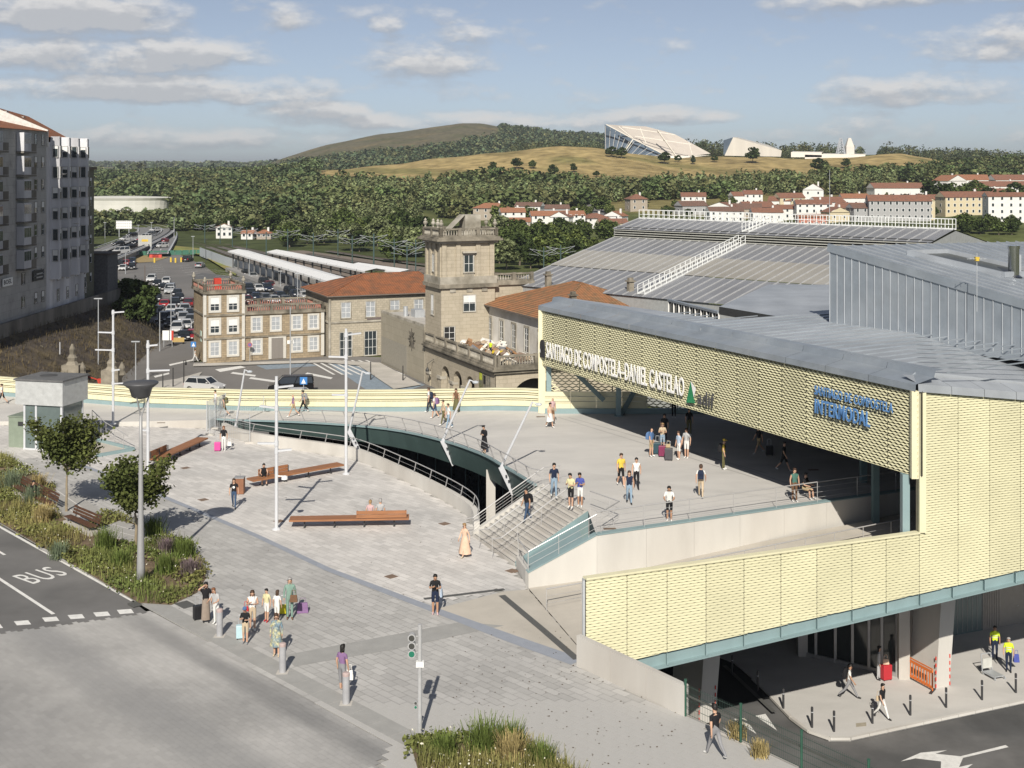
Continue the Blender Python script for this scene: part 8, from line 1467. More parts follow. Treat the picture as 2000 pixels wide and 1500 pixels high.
for i, (x, y, k, c_) in enumerate(HC): car(k, c_, G(x, y, -4.6 if i not in (8, 9) else -5.6) + Vector((0, 0, .06)), -28 if i != 8 else -8, '%s %s driving on the highway, %s from the left front' % (c_, k, ORD[i]), 'cars on the highway')
car('van', 'black', G(568, 768, LOW) + Vector((0, 0, .04)), -82, 'large black van on the forecourt behind the parapet', 'cars on the forecourt'); car('hatchback', 'white', G(573, 785, LOW) + Vector((0, 0, .04)), -80, 'white hatchback in front of the black van', 'cars on the forecourt'); car('suv', 'white', G(400, 765, LOW) + Vector((0, 0, .04)), 75, 'white estate car at the left end of the forecourt', 'cars on the forecourt')
for o in PROT.values():
 for c_ in [o] + [k for k in bpy.data.objects if k.parent == o]:
  for g_ in [k for k in bpy.data.objects if k.parent == c_ and c_ is not o]: bpy.data.objects.remove(g_)
  bpy.data.objects.remove(c_)
# ------------------------------------------------------------------ people
SK = {'p': (.52, .32, .22), 't': (.42, .24, .15), 'd': (.30, .16, .10)}
HAIRC = {'black': (.012, .01, .009), 'brown': (.06, .032, .018), 'blond': (.30, .19, .09), 'grey': (.32, .31, .30), 'red': (.20, .085, .04)}
def cl(name, rgb): return mat('cloth_' + name, rgb, .85, var=.1, scale=6, spec=.15)
COLR = {'white': (.70, .69, .66), 'black': (.018, .018, .02), 'navy': (.02, .028, .055), 'grey': (.24, .24, .25), 'lightgrey': (.42, .42, .42), 'beige': (.50, .40, .28), 'taupe': (.27, .22, .18), 'khaki': (.40, .31, .18), 'olive': (.13, .12, .055), 'jeans': (.05, .085, .15), 'lightjeans': (.25, .34, .43), 'yellow': (.66, .48, .08), 'paleyellow': (.60, .56, .33), 'blue': (.07, .09, .32), 'midblue': (.10, .18, .34), 'purple': (.22, .13, .25), 'green': (.20, .30, .25), 'peach': (.64, .45, .33), 'pink': (.55, .38, .38), 'hivis': (.62, .78, .04), 'floral': (.24, .29, .27), 'brown': (.15, .085, .05), 'red': (.45, .03, .04), 'tealgreen': (.07, .16, .13), 'lightblue': (.40, .48, .58)}
def C(n):
 if n == 'floral': return mat('cloth_floral', (.15, .22, .27), .85, var=.5, scale=16, tint=(.50, .46, .25))
 return cl(n, COLR[n])
PEOPLE = []
def person(label, p, face, shirt='white', pants='jeans', legs='long', arms='short', pose='stand', hair='brown', hl='short', sk='p', h=1.72, shoes='white', skirt=None, hat=None, swing=.42, seed=0, extra=None):
 PEOPLE.append(dict(label=label, p=p, face=face, shirt=shirt, pants=pants, legs=legs, arms=arms, pose=pose, hair=hair, hl=hl, sk=sk, h=h, shoes=shoes, skirt=skirt, hat=hat, swing=swing, extra=extra))
def skeleton(q):
 """joints: name -> (pos, (rx, ry)); bones: (a, b, tag). Faces -y."""
 J, B = {}, []
 sit = q['pose'] in ('sit', 'sitback'); zp = .56 if sit else .95; lean = .22 if q['pose'] == 'lean' else (.12 if q['pose'] == 'sit' else .03)
 up = lambda d: Vector((0, -math.sin(lean) * d, math.cos(lean) * d))
 P0 = Vector((0, 0, zp)); J['pelvis'] = (P0, (.155, .115)); J['spine'] = (P0 + up(.2), (.13, .10)); J['chest'] = (P0 + up(.40), (.165, .11)); J['neck'] = (P0 + up(.53), (.055, .055)); hd = .06 if q['pose'] in ('phone', 'lean') else .01
 J['head'] = (J['neck'][0] + Vector((0, -hd - .01, .095)), (.078, .088)); J['crown'] = (J['head'][0] + Vector((0, -hd * .6, .115)), (.066, .076))
 B += [('pelvis', 'spine', 'hip'), ('spine', 'chest', 'shirt'), ('chest', 'neck', 'shirt'), ('neck', 'head', 'skin'), ('head', 'crown', 'skin')]
 sw = q['swing'] if q['pose'] == 'walk' else .05
 for s, sd_ in ((-1, 'L'), (1, 'R')):
  sh_ = J['chest'][0] + Vector((s * .175, 0, .055)); J['sh' + sd_] = (sh_, (.06, .06)); f = s * sw
  if q['pose'] == 'phone': el_ = sh_ + Vector((s * .06, -.03, -.27)); wr_ = el_ + Vector((-s * .13, -.2, .05 if s > 0 else .12))
  elif q['pose'] == 'wave' and s < 0: el_ = sh_ + Vector((s * .16, -.1, .06)); wr_ = el_ + Vector((-s * .18, -.06, .15))
  elif q['pose'] in ('sit', 'lean'): el_ = sh_ + Vector((s * .07, -.1, -.25)); wr_ = el_ + Vector((-s * .05, -.22, -.02))
  else: a_ = -f * .8; el_ = sh_ + Vector((s * .065, -.27 * math.sin(a_) + .02, -.27 * math.cos(a_))); wr_ = el_ + Vector((s * .0, -.24 * math.sin(a_ + .25), -.24 * math.cos(a_ + .25)))
  dr = (wr_ - el_).normalized(); J['el' + sd_] = (el_, (.044, .044)); J['wr' + sd_] = (wr_, (.030, .030)); J['ha' + sd_] = (wr_ + dr * .085, (.034, .026))
  B += [('chest', 'sh' + sd_, 'shirt'), ('sh' + sd_, 'el' + sd_, 'uarm'), ('el' + sd_, 'wr' + sd_, 'farm'), ('wr' + sd_, 'ha' + sd_, 'skin')]
  hp = P0 + Vector((s * .092, 0, -.05)); J['hi' + sd_] = (hp, (.092, .095))
  if sit: kn = hp + Vector((s * .05, -.42, .0)); an = kn + Vector((0, -.04, -.42))
  else: kn = hp + Vector((0, -.43 * math.sin(f), -.43 * math.cos(f))); g = f - (.35 if f < 0 else .03) * (abs(sw) > .1); an = kn + Vector((0, -.41 * math.sin(g), -.41 * math.cos(g)))
  J['kn' + sd_] = (kn, (.062, .062)); J['an' + sd_] = (an, (.042, .046)); J['to' + sd_] = (an + Vector((s * .02, -.16, -.045)), (.042, .032))
  B += [('pelvis', 'hi' + sd_, 'hip'), ('hi' + sd_, 'kn' + sd_, 'thigh'), ('kn' + sd_, 'an' + sd_, 'calf'), ('an' + sd_, 'to' + sd_, 'shoe')]
 lo = min(J['toL'][0].z - .032, J['toR'][0].z - .032, J['anL'][0].z - .075, J['anR'][0].z - .075)
 if not sit:
  for k in J: J[k] = (J[k][0] - Vector((0, 0, lo)), J[k][1])
 else:
  for k in J: J[k] = (J[k][0] - Vector((0, 0, lo if q['pose'] == 'sit' else lo)), J[k][1])
 return J, B
def make_people():
 tmp = []
 for q in PEOPLE:
  J, B = skeleton(q); names = list(J); ix = {n: i for i, n in enumerate(names)}; me = bpy.data.meshes.new('tmp'); me.from_pydata([J[n][0] for n in names], [(ix[a], ix[b]) for a, b, _ in B], [])
  o = bpy.data.objects.new('tmp', me); col.objects.link(o); o.modifiers.new('s', 'SKIN'); ss = o.modifiers.new('u', 'SUBSURF'); ss.levels = ss.render_levels = 1
  lay = me.skin_vertices[0].data if len(me.skin_vertices) else None
  for i, n in enumerate(names): lay[i].radius = J[n][1]; lay[i].use_root = (n == 'pelvis')
  tmp.append((o, J, B, q))
 bpy.context.view_layer.update(); dg = bpy.context.evaluated_depsgraph_get(); outm = [bpy.data.meshes.new_from_object(o.evaluated_get(dg)) for o, *_ in tmp]
 for (o, J, B, q), me in zip(tmp, outm):
  md = o.data; bpy.data.objects.remove(o); bpy.data.meshes.remove(md)
  skn = mat('skin_' + q['sk'], SK[q['sk']], .6, var=.05); hairm = mat('hair_' + q['hair'], HAIRC[q['hair']], .55, var=.2, scale=20)
  ms_ = [skn, C(q['shirt']), C(q['pants']), mat('shoe_' + q['shoes'], COLR[q['shoes']], .6), mat('eye', (.02, .015, .012), .3), mat('lips', (.30, .11, .09), .5)]
  T = {'skin': 0, 'shirt': 1, 'hip': 2, 'uarm': 1 if q['arms'] != 'none' else 0, 'farm': 1 if q['arms'] == 'long' else 0, 'thigh': 2 if q['legs'] != 'bare' else 0, 'calf': 2 if q['legs'] == 'long' else 0, 'shoe': 3}
  co = np.array([f.center[:] for f in me.polygons]); best = np.full(len(co), 1e9); mi = np.zeros(len(co), int)
  for a, b, tg in B:
   A, Bv = np.array(J[a][0]), np.array(J[b][0]); ab = Bv - A; t = np.clip(((co - A) @ ab) / (ab @ ab), 0, 1); ra, rb_ = np.mean(J[a][1]), np.mean(J[b][1]); dd_ = np.linalg.norm(co - A - t[:, None] * ab, axis=1) / (ra + (rb_ - ra) * t)
   v_ = T[tg]
   if tg == 'uarm' and q['arms'] == 'short': vv = np.where(t < .62, 1, 0)
   elif tg == 'thigh' and q['legs'] == 'short': vv = np.where(t < .92, 2, 0)
   elif tg == 'hip': vv = np.where(t > .45, 1, 2) if (a == 'pelvis' and b == 'spine') else np.full(len(co), 2)
   elif tg == 'shirt' and a == 'chest' and b == 'neck': vv = np.where(t > .72, 0, 1)
   elif tg == 'calf' and q['legs'] == 'capri': vv = np.where(t < .4, 2, 0)
   else: vv = np.full(len(co), v_)
   u_ = dd_ < best; best = np.where(u_, dd_, best); mi = np.where(u_, vv, mi)
  V0 = [v.co[:] for v in me.vertices]; F0 = [tuple(f.vertices) for f in me.polygons]; mb = MB(); mb.v = V0; mb.f = F0; mb.m = [int(x) for x in mi]; bpy.data.meshes.remove(me)
  for sd_, s in (('L', -1), ('R', 1)):                # five fingers on each hand
   ha, wr_ = J['ha' + sd_][0], J['wr' + sd_][0]; d = (ha - wr_).normalized(); ax = d.cross(Vector((s, 0, 0))); ax = ax.normalized() if ax.length > .1 else Vector((0, 1, 0)); inn = ax.cross(d)
   for i, l in enumerate((.062, .072, .068, .05)): r0 = ha + ax * (.022 - .0145 * i); k1 = r0 + d * l * .55; mb.tube(r0 - d * .01, k1, .0085, .008, 4, 0); mb.tube(k1, k1 + (d * .8 + inn * (.5 * s)).normalized() * l * .5, .008, .006, 4, 0)
   r0 = wr_ + d * .04 + ax * .02; k1 = r0 + (d * .6 + ax * .8).normalized() * .04; mb.tube(r0, k1, .010, .009, 4, 0); mb.tube(k1, k1 + (d * .9 + ax * .3).normalized() * .03, .009, .006, 4, 0)
  hd = J['head'][0]; fy = hd.y - .086
  mb.add([(-.012, fy + .008, hd.z + .03), (.012, fy + .008, hd.z + .03), (.017, fy, hd.z - .005), (-.017, fy, hd.z - .005), (0, fy - .022, hd.z - .002), (0, fy + .002, hd.z + .035)], [(0, 3, 4, 5), (5, 4, 2, 1), (3, 2, 4)], 0)
  for s in (-1, 1): mb.box(s * .032 - .013, s * .032 + .013, fy - .002, fy + .02, hd.z + .027, hd.z + .038, 4); mb.lathe([(.006, -.025), (.014, 0), (.006, .03)], (s * .08, hd.y + .0, hd.z + .015), 5, 0)
  mb.box(-.024, .024, fy - .001, fy + .02, hd.z - .035, hd.z - .026, 5)
  o = mb.build('person', ms_, None, smooth=True); s_ = q['h'] / 1.76; o.location = q['p']; o.rotation_euler = (0, 0, R(q['face'])); o.scale = (s_, s_, s_); tag(o, q['label'], 'person', 'people around the station')
  cz = J['crown'][0]; hm = MB(); nseg = 12                 # hair cap, longer at the back
  if q['hl'] != 'bald':
   rings = [(.03, .082), (.078, .064), (.103, .015), (.106, -.045)]
   for (r_, dz) in rings:
    for i in range(nseg):
     a_ = 2 * math.pi * i / nseg; fr = max(0, -math.sin(a_)); z = cz.z + dz + (.062 * fr if dz < .04 else 0) - (.055 * max(0, math.sin(a_)) if dz < 0 else 0); hm.v.append((cz.x + r_ * .93 * math.cos(a_), cz.y + .004 + r_ * math.sin(a_) * (1.08 if math.sin(a_) > 0 else .98), z))
   for j in range(3):
    for i in range(nseg): hm.f.append((j * nseg + i, j * nseg + (i + 1) % nseg, (j + 1) * nseg + (i + 1) % nseg, (j + 1) * nseg + i)); hm.m.append(0)
   hm.f.append(tuple(range(nseg))); hm.m.append(0)
   if q['hl'] in ('long', 'bob'):
    zl = -.36 if q['hl'] == 'long' else -.2; n0 = len(hm.v)
    for (w_, y_, z_) in ((.09, .03, .0), (.105, .075, -.1), (.10, .10, -.2), (.07, .115, zl)):
     for i in range(7): t_ = math.pi * i / 6; hm.v.append((cz.x + w_ * math.cos(t_), cz.y - .02 + y_ * .4 + (y_ * .9) * math.sin(t_), cz.z + z_))
    for j in range(3):
     for i in range(6): hm.f.append((n0 + j * 7 + i, n0 + j * 7 + i + 1, n0 + (j + 1) * 7 + i + 1, n0 + (j + 1) * 7 + i)); hm.m.append(0)
   if q['hl'] == 'bun': hm.lathe([(.01, -.05), (.045, -.02), (.045, .02), (.01, .05)], (cz.x, cz.y + .1, cz.z + .03), 8)
   hm.build('hair', hairm, o, smooth=True)
  if q['hat']: MB().lathe([(.105, -.01), (.1, .05), (.06, .095), (.01, .1)], (cz.x, cz.y, cz.z), 12).box(cz.x - .07, cz.x + .07, cz.y - .2, cz.y - .07, cz.z + .0, cz.z + .015).build('cap', C(q['hat']), o)
  if q['skirt']:
   top, bot, w0, w1, c_ = q['skirt']; P0 = J['pelvis'][0]; mb2 = MB(); f_ = q['swing'] * .35 if q['pose'] == 'walk' else 0; prof = []
   for i in range(6): f = i / 5; prof.append((w0 + (w1 - w0) * f ** .8, P0.z + top + (bot - P0.z - top) * f))
   nn_ = 18
   for j, (r_, z) in enumerate(prof):
    for i in range(nn_): a_ = 2 * math.pi * i / nn_; rp = r_ * (1 + .07 * math.sin(a_ * 6) * j / 5); mb2.v.append((rp * math.cos(a_), rp * math.sin(a_) * (.74 + .5 * f_ * j / 5) + (0), z))
   for j in range(5):
    for i in range(nn_): mb2.f.append((j * nn_ + i, (j + 1) * nn_ + i, (j + 1) * nn_ + (i + 1) % nn_, j * nn_ + (i + 1) % nn_)); mb2.m.append(0)
   mb2.build('skirt', C(c_), o, smooth=True)
  if q['extra'] == 'stripe':
   for z in (.06, .16): MB().lathe([(.172, -.012), (.172, .012)], (0, 0, J['spine'][0].z + z - .05), 14, sy=.72).build('reflective_band', mat('reflective', (.6, .6, .6), .4), o)
  if q['extra'] == 'glasses': MB().box(-.055, .055, fy - .012, fy - .003, hd.z + .018, hd.z + .045).build('sunglasses', mat('black'), o)
  if q['extra'] == 'print': MB().lathe([(.01, 0), (.07, .002)], (0, 0, 0), 12).build('shirt_print', mat('white_letter'), o); k_ = bpy.data.objects[[c.name for c in o.children if c.name.startswith('shirt_print')][0]]; k_.location = (0, -.135, J['chest'][0].z - .08); k_.rotation_euler = (R(90), 0, 0)
def dirv(a): return Vector((math.sin(R(a)), -math.cos(R(a)), 0))
def backpack(label, p, face, c_, h=1.72, s=1.0):
 f = dirv(face); q = Vector(p) - f * .20 * h / 1.72; t = thing('backpack', label, 'backpack', q + Vector((0, 0, 1.02 * h / 1.72)), R(face), 'backpacks and bags of the passengers'); m = C(c_)
 MB().add([(-.15 * s, -.09, 0), (.15 * s, -.09, 0), (.15 * s, .09, 0), (-.15 * s, .09, 0), (-.16 * s, -.09, .34), (.16 * s, -.09, .34), (.15 * s, .1, .30), (-.15 * s, .1, .30), (-.11 * s, -.08, .46), (.11 * s, -.08, .46), (.1 * s, .05, .43), (-.1 * s, .05, .43)], [(3, 2, 1, 0), (0, 1, 5, 4), (1, 2, 6, 5), (2, 3, 7, 6), (3, 0, 4, 7), (4, 5, 9, 8), (5, 6, 10, 9), (6, 7, 11, 10), (7, 4, 8, 11), (8, 9, 10, 11)]).build('main_pocket', m, t, bevel=.025)
 MB().box(-.11 * s, .11 * s, .09, .13, .03, .2).build('front_pocket', m, t)
 for x in (-.09, .09): MB().path([(x, -.06, .4), (x, -.2, .42), (x * 1.1, -.33, .3), (x * 1.1, -.28, .08), (x, -.08, .05)], .016, 5).build('strap', m, t)
def suitcase(label, p, face, c_, h=.62, w_=.42, d=.25):
 t = thing('suitcase', label, 'suitcase', Vector(p), R(face), 'suitcases of the passengers'); MB().box(-w_ / 2, w_ / 2, -d / 2, d / 2, .05, h).build('shell', mat('case_' + c_, COLR.get(c_, (.5, .5, .5)), .45, var=.04), t, bevel=.03)
 for x in (-w_ * .4, w_ * .4):
  for y in (-d * .35, d * .35): MB().tube((x - .015, y, .03), (x + .015, y, .03), .03, n=8).build('wheel', tyre_m, t)
 MB().path([(-.1, d * .3, h), (-.1, d * .3, h + .38), (.1, d * .3, h + .38), (.1, d * .3, h)], .011, 5).build('handle', galv, t); x = MB()
 for i in range(4): x.box(-w_ / 2 + .06 + i * w_ * .23, -w_ / 2 + .08 + i * w_ * .23, -d / 2 - .008, -d / 2, .1, h - .06)
 x.build('ribs', mat('case_' + c_), t)
def bag(label, p, c_, w_=.3, h=.28, d=.14, rz=0): t = thing('bag', label, 'bag', Vector(p), R(rz), 'backpacks and bags of the passengers'); MB().add([(-w_ / 2, -d / 2, 0), (w_ / 2, -d / 2, 0), (w_ / 2, d / 2, 0), (-w_ / 2, d / 2, 0), (-w_ * .42, -d * .2, h), (w_ * .42, -d * .2, h), (w_ * .42, d * .2, h), (-w_ * .42, d * .2, h)], [(3, 2, 1, 0), (0, 1, 5, 4), (1, 2, 6, 5), (2, 3, 7, 6), (3, 0, 4, 7), (4, 5, 6, 7)]).build('pouch', C(c_), t, bevel=.02); MB().path([(-w_ * .3, 0, h), (-w_ * .2, 0, h + .2), (w_ * .2, 0, h + .2), (w_ * .3, 0, h)], .01, 5).build('handles', C(c_), t)
COLR.update({'pink_case': (.62, .08, .30), 'lightblue_case': (.45, .62, .66), 'maroon': (.20, .03, .08), 'darkteal': (.03, .07, .09), 'yellow_case': (.62, .55, .02), 'darkgrey': (.07, .07, .075)})
DZ = 2.2
def DK(x, y): # a point on the deck at a pixel (its height depends on where it is)
 z = 2.2
 for _ in range(6): q = G(x, y, z); z = deckz(q.x)
 q.z = z; return q
# plaza
g = G(437, 880); person('woman in black top and white trousers with a pink suitcase', g, 5, 'black', 'white', hair='red', hl='long', h=1.68); suitcase('bright pink suitcase beside the woman in white trousers', G(425, 881), 0, 'pink_case'); bag('white carrier bag beside the woman with the pink suitcase', g + Vector((.42, -.1, .35)), 'white')
person('person in black printed T-shirt and dark jeans walking by the litter bin', G(457, 993), 5, 'black', 'jeans', pose='walk', hair='brown', hl='long', shoes='black', swing=.25, extra='print')
b2p = G(513, 948); person('woman in black dress sitting on the long bench', b2p + Vector((0, .35, .0)), 15, 'black', 'black', 'short', 'none', 'sit', 'black', 'bun', h=1.66, shoes='black')
person('elderly man in grey T-shirt sitting on the front bench, seen from behind', G(742, 1024) + Vector((0, .25, 0)), 182, 'lightgrey', 'navy', 'long', 'short', 'sitback', 'grey', 'short', h=1.72); person('elderly woman in pink top sitting on the front bench, seen from behind', G(722, 1024) + Vector((0, .25, 0)), 176, 'pink', 'beige', 'long', 'short', 'sitback', 'blond', 'short', h=1.62)
person('blonde woman in long peach dress and sunglasses walking at the stair foot', G(908, 1087), -40, 'peach', 'peach', 'bare', 'long', 'walk', 'blond', 'long', h=1.7, shoes='beige', skirt=(.18, .18, .14, .36, 'peach'), swing=.35, extra='glasses')
person('man in dark T-shirt and shorts looking at his phone', G(850, 1200), 5, 'black', 'navy', 'short', 'short', 'phone', 'black', 'short', 't', 1.76, 'pink'); bag('pale tote bag on the shoulder of the man with the phone', G(850, 1200) + Vector((.27, .05, .75)), 'lightblue', .26, .34, .1, 80)
p = G(402, 1215); person('traveller in black top and taupe trousers shading the eyes', p, 20, 'black', 'taupe', pose='wave', hair='black', hl='bob', h=1.7, shoes='black', skirt=(.1, .12, .15, .2, 'taupe')); suitcase('black suitcase beside the traveller in taupe trousers', G(387, 1210), 30, 'black', .62)
person('grey-shirted woman in white trousers bending over her phone', G(422, 1219), -20, 'lightgrey', 'white', pose='lean', hair='red', hl='bob', h=1.6, shoes='white')
person('long-haired woman in white top and beige shorts with a red bag', G(493, 1231), 10, 'white', 'beige', 'short', 'none', 'phone', 'brown', 'long', h=1.7); bag('dark red shoulder bag of the long-haired woman', G(492, 1231) + Vector((-.22, -.15, .85)), 'red', .24, .2, .1)
person('boy in pale yellow shirt and white shorts', G(521, 1214), -25, 'paleyellow', 'white', 'short', 'short', 'stand', 'black', h=1.4, shoes='red'); person('brown-haired child in white shirt seen from behind', G(541, 1216), 160, 'white', 'white', 'short', 'short', 'stand', 'brown', 'bob', h=1.36)
g = G(566, 1209); person('woman with headscarf, white jacket and green jumpsuit', g, 10, 'green', 'green', 'long', 'long', 'stand', 'grey', 'bob', h=1.78, shoes='brown'); bag('brown handbag on the arm of the woman in green', g + Vector((.2, -.2, .8)), 'brown', .34, .3, .16); bag('purple travel bag with a black coat standing behind the woman in green', G(591, 1196), 'purple', .5, .42, .3, 10); suitcase('yellow box case beside the woman in green', G(553, 1200), 0, 'yellow_case', .42, .3, .2)
person('boy in blue cap and black T-shirt beside a pale blue suitcase', G(479, 1257), 0, 'black', 'beige', 'short', 'short', 'phone', 'black', h=1.5, shoes='grey', hat='midblue'); suitcase('pale blue suitcase beside the boy in the cap', G(471, 1248), 10, 'lightblue_case', .58, .4, .24)
person('woman in floral dress and sunglasses at the middle bollard', G(540, 1281), 0, 'floral', 'floral', 'bare', 'long', 'stand', 'brown', 'bob', h=1.68, shoes='beige', skirt=(.22, .42, .13, .27, 'floral'), extra='glasses')
g = G(668, 1350); person('short-haired woman in purple top and grey capri trousers with a white bag', g, 150, 'purple', 'grey', 'capri', 'short', 'stand', 'black', 'bob', h=1.7); bag('white plastic bag held by the woman in purple', g + Vector((.28, .05, .4)), 'white', .26, .36, .12)
g = G(1397, 1479); person('young man in black vest and grey trousers walking past the fence', g, -150, 'black', 'grey', 'long', 'short', 'walk', 'black', 'short', 'p', 1.78, 'white', swing=.4)
person('dark-clothed person sitting on the bench in the planting bed', G(60, 985) + Vector((0, .3, .05)), 60, 'black', 'black', 'long', 'long', 'sit', 'black', 'long', h=1.65, shoes='black')
# upper deck
person('person in white shirt and black shorts walking at the left edge', DK(4, 789), -90, 'white', 'black', 'short', 'short', 'walk', 'brown', 'bun', h=1.68, shoes='black')
person('person in white shirt behind the translucent screen', DK(421, 806), -60, 'white', 'grey', hair='black'); g = DK(437, 814); person('person in black vest with olive backpack near the screen', g, -95, 'black', 'olive', 'short', 'none', 'walk', 'brown'); backpack('olive backpack of the person by the screen', g, -95, 'olive')
person('man in purple shirt and khaki shorts on the footbridge', DK(573, 814), -85, 'purple', 'khaki', 'short', 'short', 'walk', 'brown', 'bald', h=1.76); g = DK(592, 806); person('person in black with a grey backpack behind the man in purple', g, -80, 'grey', 'black', 'long', 'short', 'walk', 'black', 'bun'); backpack('grey backpack on the footbridge', g, -80, 'grey')
g = DK(838, 805); person('man in white shirt and navy trousers at the yellow parapet', g, -100, 'white', 'navy', pose='walk', hair='brown', h=1.78, swing=.2); backpack('dark backpack of the man at the parapet', g, -100, 'navy'); g = DK(849, 817); person('person in white T-shirt and denim shorts with a purple backpack', g, -110, 'white', 'jeans', 'short', 'short', 'walk', 'brown', h=1.72, swing=.2); backpack('purple backpack at the yellow parapet', g, -110, 'purple')
person('man in pale shirt and light jeans behind the leaning lamp', DK(876, 838), -70, 'white', 'lightjeans', pose='walk', hair='brown', swing=.25); person('person in olive trousers half hidden by the leaning lamp', DK(866, 830), -70, 'beige', 'olive', pose='walk', hair='brown', swing=.25); person('brown-haired woman in olive skirt by the parapet', DK(891, 806), -20, 'brown', 'olive', 'long', 'none', 'stand', 'brown', 'long', skirt=(.05, .2, .15, .26, 'olive'))
person('woman in long black dress looking at her phone on the bridge', DK(946, 885), -35, 'black', 'black', 'bare', 'long', 'phone', 'black', 'bun', h=1.68, shoes='beige', skirt=(.15, .3, .14, .26, 'black'))
person('dark-haired woman in white skirt with a brown bag at the teal column', DK(1074, 835), 40, 'peach', 'white', 'bare', 'short', 'walk', 'black', 'long', h=1.66, skirt=(.05, .45, .15, .3, 'white'), swing=.25); bag('brown shoulder bag of the woman in the white skirt', DK(1079, 834) + Vector((0, 0, .85)), 'brown', .28, .26, .12); person('bald man half hidden behind the woman in the white skirt', DK(1079, 826), 30, 'pink', 'beige', 'short', 'short', 'stand', 'grey', 'bald')
g = DK(1272, 892); person('bald man in blue shirt and khaki shorts at the edge of the shade', g, 60, 'midblue', 'khaki', 'short', 'short', 'stand', 'grey', 'bald', h=1.74); backpack('blue backpack of the bald man', g, 60, 'midblue'); person('woman in peach top and pale jeans beside the suitcases', DK(1294, 880), 0, 'beige', 'lightjeans', 'short', 'short', 'phone', 'blond', 'bun', h=1.68, extra='glasses'); person('dark-haired woman in black standing in the shade', DK(1298, 862), -20, 'black', 'black', 'long', 'short', 'stand', 'black', 'long')
person('woman in patterned shirt and white shorts reaching for the suitcase', DK(1326, 898), -60, 'lightblue', 'white', 'short', 'short', 'stand', 'brown', h=1.68); g = DK(1341, 895); person('man in pale blue shirt and white shorts at the edge of the shade', g, -30, 'lightgrey', 'white', 'short', 'short', 'stand', 'brown', h=1.78); backpack('grey backpack of the man in pale blue', g, -30, 'grey')
for x, y, c_, h_, lab in ((1284, 887, 'darkteal', .7, 'dark teal suitcase of the group in the shade'), (1294, 892, 'maroon', .66, 'maroon suitcase of the group in the shade'), (1306, 899, 'darkgrey', .72, 'large dark grey ribbed suitcase in the sun')): suitcase(lab, DK(x, y), -10, c_, h_, .46, .28)
bag('tan bag on top of the dark grey suitcase', DK(1305, 898) + Vector((0, 0, .73)), 'khaki', .3, .2, .16)
g = DK(1413, 917); person('man in yellow vest with a large black backpack in the shade', g, 80, 'yellow', 'olive', 'long', 'short', 'stand', 'black', hat='yellow'); backpack('large black backpack in the shade', g, 80, 'black', 1.72, 1.25)
for i, (x, y, lab) in enumerate(((1316, 816, 'dark figure far back against the passage screen'), (1346, 850, 'woman standing deep in the shade of the passage'), (1482, 886, 'traveller pulling a case in the dark passage'), (1531, 920, 'person in black walking in the dark passage'))): person(lab, DK(x, y), (0, 10, -70, 60)[i], 'black', ('black', 'olive', 'khaki', 'black')[i], ('long', 'long', 'short', 'short')[i], 'short', ('stand', 'stand', 'walk', 'walk')[i], 'black', 'short' if i != 1 else 'long')
suitcase('dark suitcase pulled through the passage', DK(1503, 890), 0, 'black', .6)
person('man in yellow T-shirt with blue sleeves and black shorts', DK(1213, 950), 15, 'yellow', 'black', 'short', 'short', 'walk', 'brown', h=1.8, swing=.25); person('woman in white tank top and wide black trousers', DK(1243, 955), 0, 'white', 'black', 'long', 'none', 'walk', 'black', 'bun', h=1.68, swing=.2, shoes='black'); person('long-haired woman in navy crop top and pale jeans', DK(1229, 984), 0, 'navy', 'lightjeans', 'long', 'none', 'walk', 'brown', 'long', h=1.7, shoes='black', swing=.2)
g = DK(1369, 972); person('man in white T-shirt and beige trousers seen from behind', g, 170, 'white', 'beige', 'long', 'short', 'walk', 'brown', h=1.76, swing=.38); backpack('navy backpack of the man seen from behind', g, 170, 'navy')
g = DK(1309, 1022) + Vector((0, .35, 0)); person('man in white polo and black shorts leaning on the deck railing', g, -10, 'white', 'black', 'short', 'short', 'lean', 'black', 'short', 't', 1.76); backpack('black backpack of the man at the railing', g, -10, 'black')
person('woman in green top and brown trousers at the railing near the shade', DK(1556, 985) + Vector((0, .5, 0)), 10, 'tealgreen', 'brown', 'long', 'none', 'stand', 'brown', 'bun', h=1.72); person('dark person crouching at the railing', DK(1580, 982) + Vector((0, 1.0, 0)), 40, 'black', 'khaki', 'short', 'short', 'sit', 'black')
# stair
def ST(f, s): q = onst(f, s); q.z = max(0, math.ceil(min(f, 1) * NS) / NS * 2.2); return q
person('man in navy T-shirt and pale jeans at the top of the stair', DK(1082, 972), 10, 'navy', 'lightjeans', pose='walk', hair='black', h=1.8, swing=.15); person('young man in pale yellow T-shirt and black shorts at the top of the stair', DK(1115, 992), -25, 'paleyellow', 'black', 'short', 'short', 'phone', 'black', 'short', h=1.76); person('man in blue T-shirt and white shorts at the top of the stair', DK(1133, 990), -15, 'blue', 'white', 'short', 'short', 'phone', 'black', 'short', 't', 1.74)
g = ST(.5, .42); person('man in black shirt and jeans walking down the stair', g, -65, 'black', 'jeans', 'long', 'short', 'walk', 'black', 'short', 't', 1.78, 'black', swing=.25); backpack('black backpack of the man on the stair', g, -65, 'black')
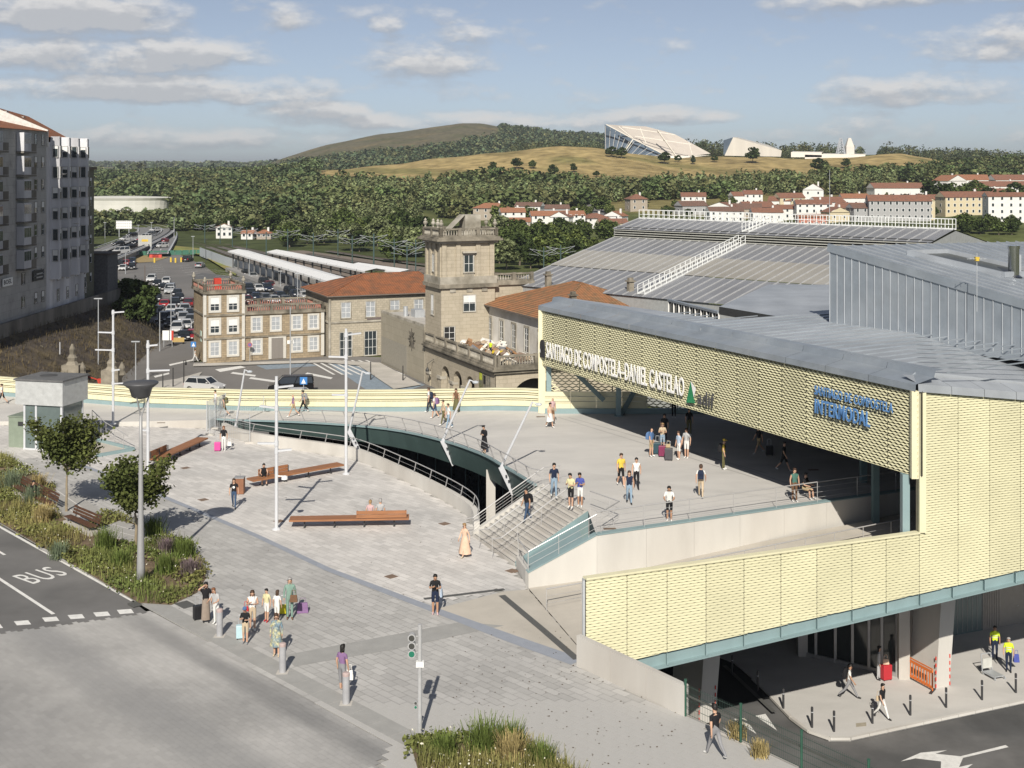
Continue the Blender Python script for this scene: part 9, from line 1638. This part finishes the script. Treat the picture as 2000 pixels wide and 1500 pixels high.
# lower street
def LS(x, y): return G(x, y, -6.4)
g = LS(1659, 1364); person('man in white T-shirt and grey trousers striding on the lower pavement', g, 70, 'white', 'grey', 'long', 'short', 'walk', 'black', 'short', 't', 1.76, 'black', swing=.5); backpack('black backpack of the striding man', g, 70, 'black')
person('woman in grey tracksuit with a red suitcase at the lower entrance', LS(1716, 1328), 70, 'lightgrey', 'lightgrey', 'long', 'long', 'stand', 'black', 'long', h=1.7, shoes='black'); suitcase('large bright red suitcase at the lower entrance', LS(1731, 1328), 20, 'red', .78, .5, .32); bag('red and orange bag on top of the red suitcase', LS(1730, 1328) + Vector((0, 0, .8)), 'peach', .32, .26, .2)
person('woman in black T-shirt and white trousers walking by the bollards', LS(1723, 1404), 40, 'black', 'white', 'long', 'short', 'walk', 'black', 'bob', h=1.7, shoes='black', swing=.38); bag('straw bag of the woman by the bollards', LS(1716, 1402) + Vector((0, 0, .8)), 'beige', .26, .24, .12)
person('worker in yellow high-visibility shirt behind the trolley', LS(1943, 1288), -10, 'hivis', 'navy', 'long', 'short', 'stand', 'black', 'short', 't', 1.76, 'black', extra='stripe'); person('worker in yellow high-visibility shirt with a blue bag beside the trolley', LS(1970, 1312), -20, 'hivis', 'navy', 'long', 'short', 'stand', 'grey', 'short', 'p', 1.76, 'black', extra='stripe'); bag('crumpled blue plastic bag held by a worker', LS(1981, 1310) + Vector((.1, 0, .45)), 'blue', .3, .4, .2)
w_ = O1 + U * 1.7 + VM * 5.6; person('worker in yellow vest and blue helmet on the rubble terrace', Vector((w_.x, w_.y, LOW + H1 + .7)), -40, 'hivis', 'navy', 'long', 'short', 'stand', 'black', hat='blue')
person('pedestrian in white shirt at the ochre corner', G(381, 708, LOW) + Vector((0, 0, .14)), 90, 'white', 'white', 'long', 'short', 'walk', 'black')
make_people()
# ------------------------------------------------------------------ thin summer haze over the valley
hz = MB().box(-17000, 17000, -17000, 17000, -12, 125).build('haze', mat('haze_placeholder')); tag(hz, 'thin pale summer haze over the valley', 'haze', kind='stuff')
hm_ = bpy.data.materials.new('haze'); hm_.use_nodes = True; t = hm_.node_tree; t.nodes.remove(t.nodes['Principled BSDF']); pv_ = t.nodes.new('ShaderNodeVolumePrincipled'); pv_.inputs['Color'].default_value = (.86, .92, 1, 1); pv_.inputs['Density'].default_value = .00010; pv_.inputs['Anisotropy'].default_value = .2
t.links.new(pv_.outputs[0], t.nodes['Material Output'].inputs['Volume']); hz.data.materials[0] = hm_
